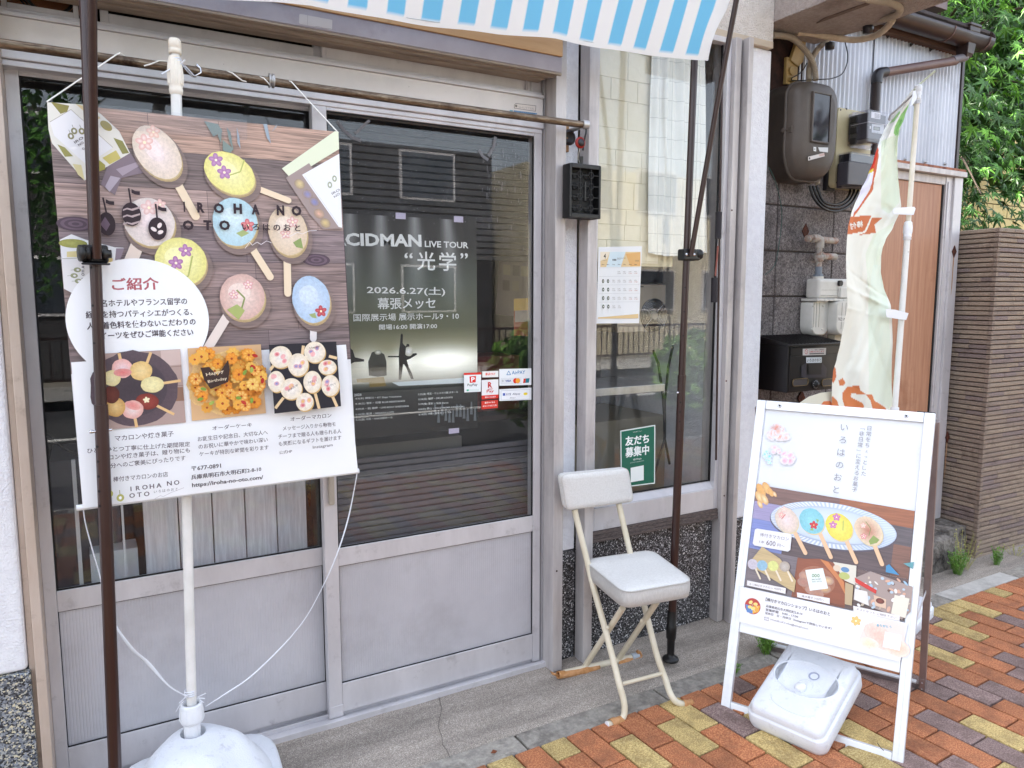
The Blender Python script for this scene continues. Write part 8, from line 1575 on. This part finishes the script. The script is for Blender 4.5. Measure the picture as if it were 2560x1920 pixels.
def weed(name, x, y, h, r_, n, m, label, seed, tall=0):
    q = random.Random(seed); t = thing(name, label, 'weed', (x, y, .015)); st = MB(); lf = MB()
    for k in range(n):
        a = q.uniform(0, 6.283); rr = r_ * q.random() ** .6; tp = Vector((x + rr * math.cos(a), y + rr * math.sin(a) * .7, .015 + h * q.uniform(.4, 1))); bs = Vector((x + rr * .25 * math.cos(a), y + rr * .25 * math.sin(a), .01)); mid_ = (bs + tp) / 2 + Vector((q.uniform(-.01, .01), 0, .01))
        st.tube([bs, mid_, tp], .0009, 4)
        for j in range(q.randint(5, 9)):
            f = q.uniform(.35, 1.05); p = bs.lerp(mid_, f * 2) if f < .5 else mid_.lerp(tp, f * 2 - 1); d = Vector((q.gauss(0, 1), q.gauss(0, 1), q.gauss(.3, .6))).normalized(); e = d.cross(Vector((0, 0, 1))).normalized(); s_ = q.uniform(.005, .0095)
            lf.add([p, p + d * s_ * .6 + e * s_ * .5, p + d * s_ * 1.5, p + d * s_ * .6 - e * s_ * .5], [(0, 1, 2, 3)])
    st.build('stem', M[m], t, kind='stuff'); lf.build('leaves', M[m], t, kind='stuff', recalc=False)
weed('weed', 3.945, 2.13, .13, .075, 60, 'weed', 'bushy green weed at the foot of the mossy stone', 1); weed('weed', 4.05, 2.16, .19, .14, 26, 'weed_y', 'tall yellowing wispy weed between stone and tile wall', 2)
weed('weed', 4.27, 2.105, .10, .05, 34, 'weed', 'small green weed at the foot of the tile wall', 3); weed('weed', 4.52, 2.13, .06, .09, 12, 'weed_y', 'sparse low weed sprigs right along the tile wall', 4)
weed('weed', 2.36, 2.02, .10, .06, 40, 'weed', 'green weed tuft at the kerb behind the A-frame sign', 5); weed('weed', 2.12, 1.965, .035, .045, 16, 'weed', 'tiny weed tuft at the kerb left of the sign', 6)
for k, (x, y) in enumerate(((850 + 880 * .3888, 1280 + 1100 * .3888), (850 + 990 * .3888, 1280 + 1547 * .3888), )): p = atz(x, y, .052 if k == 0 else .018); MB().add([p + Vector((-.012, 0, .002)), p + Vector((0, .008, .006)), p + Vector((.013, 0, .002)), p + Vector((0, -.007, .001))], [(0, 1, 2, 3)]).build('dead_leaf', mat('dead leaf', '#6d3a20', rough=.8) if k == 0 else bpy.data.materials['dead leaf'], None, label=('small brown dead leaf lying on the concrete before the doors' if k == 0 else 'tiny brown dead leaf lying on the kerb stone'), cat='leaf', solid=.0005)
# ------------------------------------------------------------------ maple
mt = thing('maple_tree', 'green maple overhanging the tile wall at the right', 'tree', (5.6, 3.6, 0))
b = MB(); b.tube(bez([Vector((6.2, 3.9, -.1)), Vector((6.1, 3.8, 1.0)), Vector((5.95, 3.7, 1.9)), Vector((6.0, 3.7, 3.2)), Vector((6.1, 3.8, 4.6))]), [.09 - .003 * i for i in range(21)], 10); b.build('trunk', M['bark'], mt)
q = random.Random(31); tips = []
for k in range(34):
    s0 = Vector((6.05 + q.uniform(-.05, .05), 3.75, q.uniform(1.7, 4.4))); e = Vector((q.uniform(4.3, 6.6), q.uniform(2.5, 3.9), s0.z + q.uniform(-.5, .5))); m_ = s0.lerp(e, .5) + Vector((0, 0, q.uniform(.0, .3)))
    MB().tube(bez([s0, m_, e]), [.016 - .0013 * i for i in range(11)], 6).build('branch', M['bark'], mt)
    tips += [s0.lerp(m_, .6), m_, m_.lerp(e, .5), e]
def leafshape(n=7):
    """seven-lobed maple leaf, pointing to +x, unit size"""
    P_ = [(0, 0)]; angs = [-125, -82, -42, 0, 42, 82, 125]; ln = [.42, .72, .95, 1.1, .95, .72, .42]
    for i, (a, l) in enumerate(zip(angs, ln)):
        if i: m_ = R((a + angs[i - 1]) / 2); P_.append((.26 * math.cos(m_), .26 * math.sin(m_)))
        else: P_.append((.12 * math.cos(R(-150)), .12 * math.sin(R(-150))))
        for da, f in ((-9, .55), (0, 1), (9, .55)): P_.append((l * f * math.cos(R(a + da)), l * f * math.sin(R(a + da))))
    P_.append((.12 * math.cos(R(150)), .12 * math.sin(R(150)))); return P_
LS = leafshape(); cen = (.05, 0)
def leaf_geo(o_, d_, nn, s_, droop):
    e = nn.cross(d_).normalized(); vs_ = [o_]
    for x, y in LS[1:]: vs_.append(o_ + d_ * x * s_ + e * y * s_ - nn * (droop * s_ * (x * x + y * y)))
    return vs_, [(0, i, i + 1) for i in range(1, len(LS) - 1)]
lm = []
for v in range(3):
    b = MB(); vs_, fs_ = leaf_geo(Vector((0, 0, 0)), Vector((1, 0, 0)), Vector((0, 0, 1)), 1.0, .15 + .12 * v); me = bpy.data.meshes.new('leaf'); me.from_pydata([tuple(x) for x in vs_], [], fs_); lm.append(me)
lmb = []
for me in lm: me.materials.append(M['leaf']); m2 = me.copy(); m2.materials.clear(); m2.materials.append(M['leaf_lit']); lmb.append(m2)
cand = []
for k in range(4300):
    t_ = q.choice(tips); p = t_ + Vector((q.gauss(0, .42), q.gauss(0, .36), q.gauss(0, .30)))
    if p.y < 2.45 or p.x < 4.25 or p.z < 1.5: continue
    if p.y < 2.9 and p.x < 4.5 : continue
    d = Vector((q.uniform(-1, 1), q.uniform(-1, .3), q.uniform(-.9, -.05))).normalized(); nn = Vector((q.gauss(0, .5), q.gauss(-.5, .4), q.gauss(.8, .3))); nn = (nn - d * nn.dot(d)).normalized(); cand.append((p, d, nn, q.uniform(.055, .10), q.random()))
def inframe(p):
    v = p - Vector((0, 0, EYE)); w_ = v.dot(_F); return w_ > 0 and -30 < 1280 + FPX * v.dot(_R) / w_ < 2590 and -30 < 960 - FPX * v.dot(_U) / w_ < 700
cand.sort(key=lambda t: (not inframe(t[0]), t[0].dot(_F)))
bulk = MB()
for k, (p, d, nn, s_, rr) in enumerate(cand):
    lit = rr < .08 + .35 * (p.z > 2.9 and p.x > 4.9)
    if k < 290:
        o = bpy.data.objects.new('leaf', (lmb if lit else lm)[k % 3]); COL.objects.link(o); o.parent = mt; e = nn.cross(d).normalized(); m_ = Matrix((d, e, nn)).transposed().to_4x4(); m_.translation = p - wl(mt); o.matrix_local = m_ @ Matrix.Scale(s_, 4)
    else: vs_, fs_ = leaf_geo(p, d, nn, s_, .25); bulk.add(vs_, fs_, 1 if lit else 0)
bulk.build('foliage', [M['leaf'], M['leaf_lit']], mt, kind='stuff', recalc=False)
b = MB(); q = random.Random(77)
for k in range(9000):
    p = Vector((q.uniform(5.0, 12), q.uniform(4.6, 6.2), q.uniform(3.0, 7.5))); d = Vector((q.gauss(0, 1), q.gauss(0, 1), q.gauss(0, 1))).normalized(); e = d.orthogonal().normalized(); s_ = q.uniform(.08, .17); b.add([p - e * s_ * .6, p + d * s_, p + e * s_ * .6, p - d * s_], [(0, 1, 2, 3)])
bt2 = thing('background_tree', 'darker leafy tree rising behind the maple', 'tree', (8, 5.4, 0)); b.build('crown', M['leaf'], bt2, kind='stuff', recalc=False); MB().cyl((8, 5.4, -.1), (8, 5.4, 4), .12, .07).build('trunk', M['bark'], bt2)
GR = {'payment_sticker': 'payment stickers on the door glass', 'weed': 'weeds along the wall foot and kerb', 'water_weight': 'white plastic water weights', 'conduit': 'ribbed conduits above the meter box', 'conduit_stub': 'conduit stubs under the meter box', 'shrub': 'shrubs along the street kerb', 'pipe_clip': 'pipe clips under the eave', 'slatted_blind': 'slatted blinds in the right door', 'foundation_stone': 'foundation stones beside the tile wall', 'dead_leaf': 'dead leaves on the ground'}
for o in list(bpy.data.objects):
    k = o.name.split('.')[0]
    if o.parent is None and k in GR and 'label' in o: o['group'] = GR[k]
for o in [_to]: bpy.data.objects.remove(o)
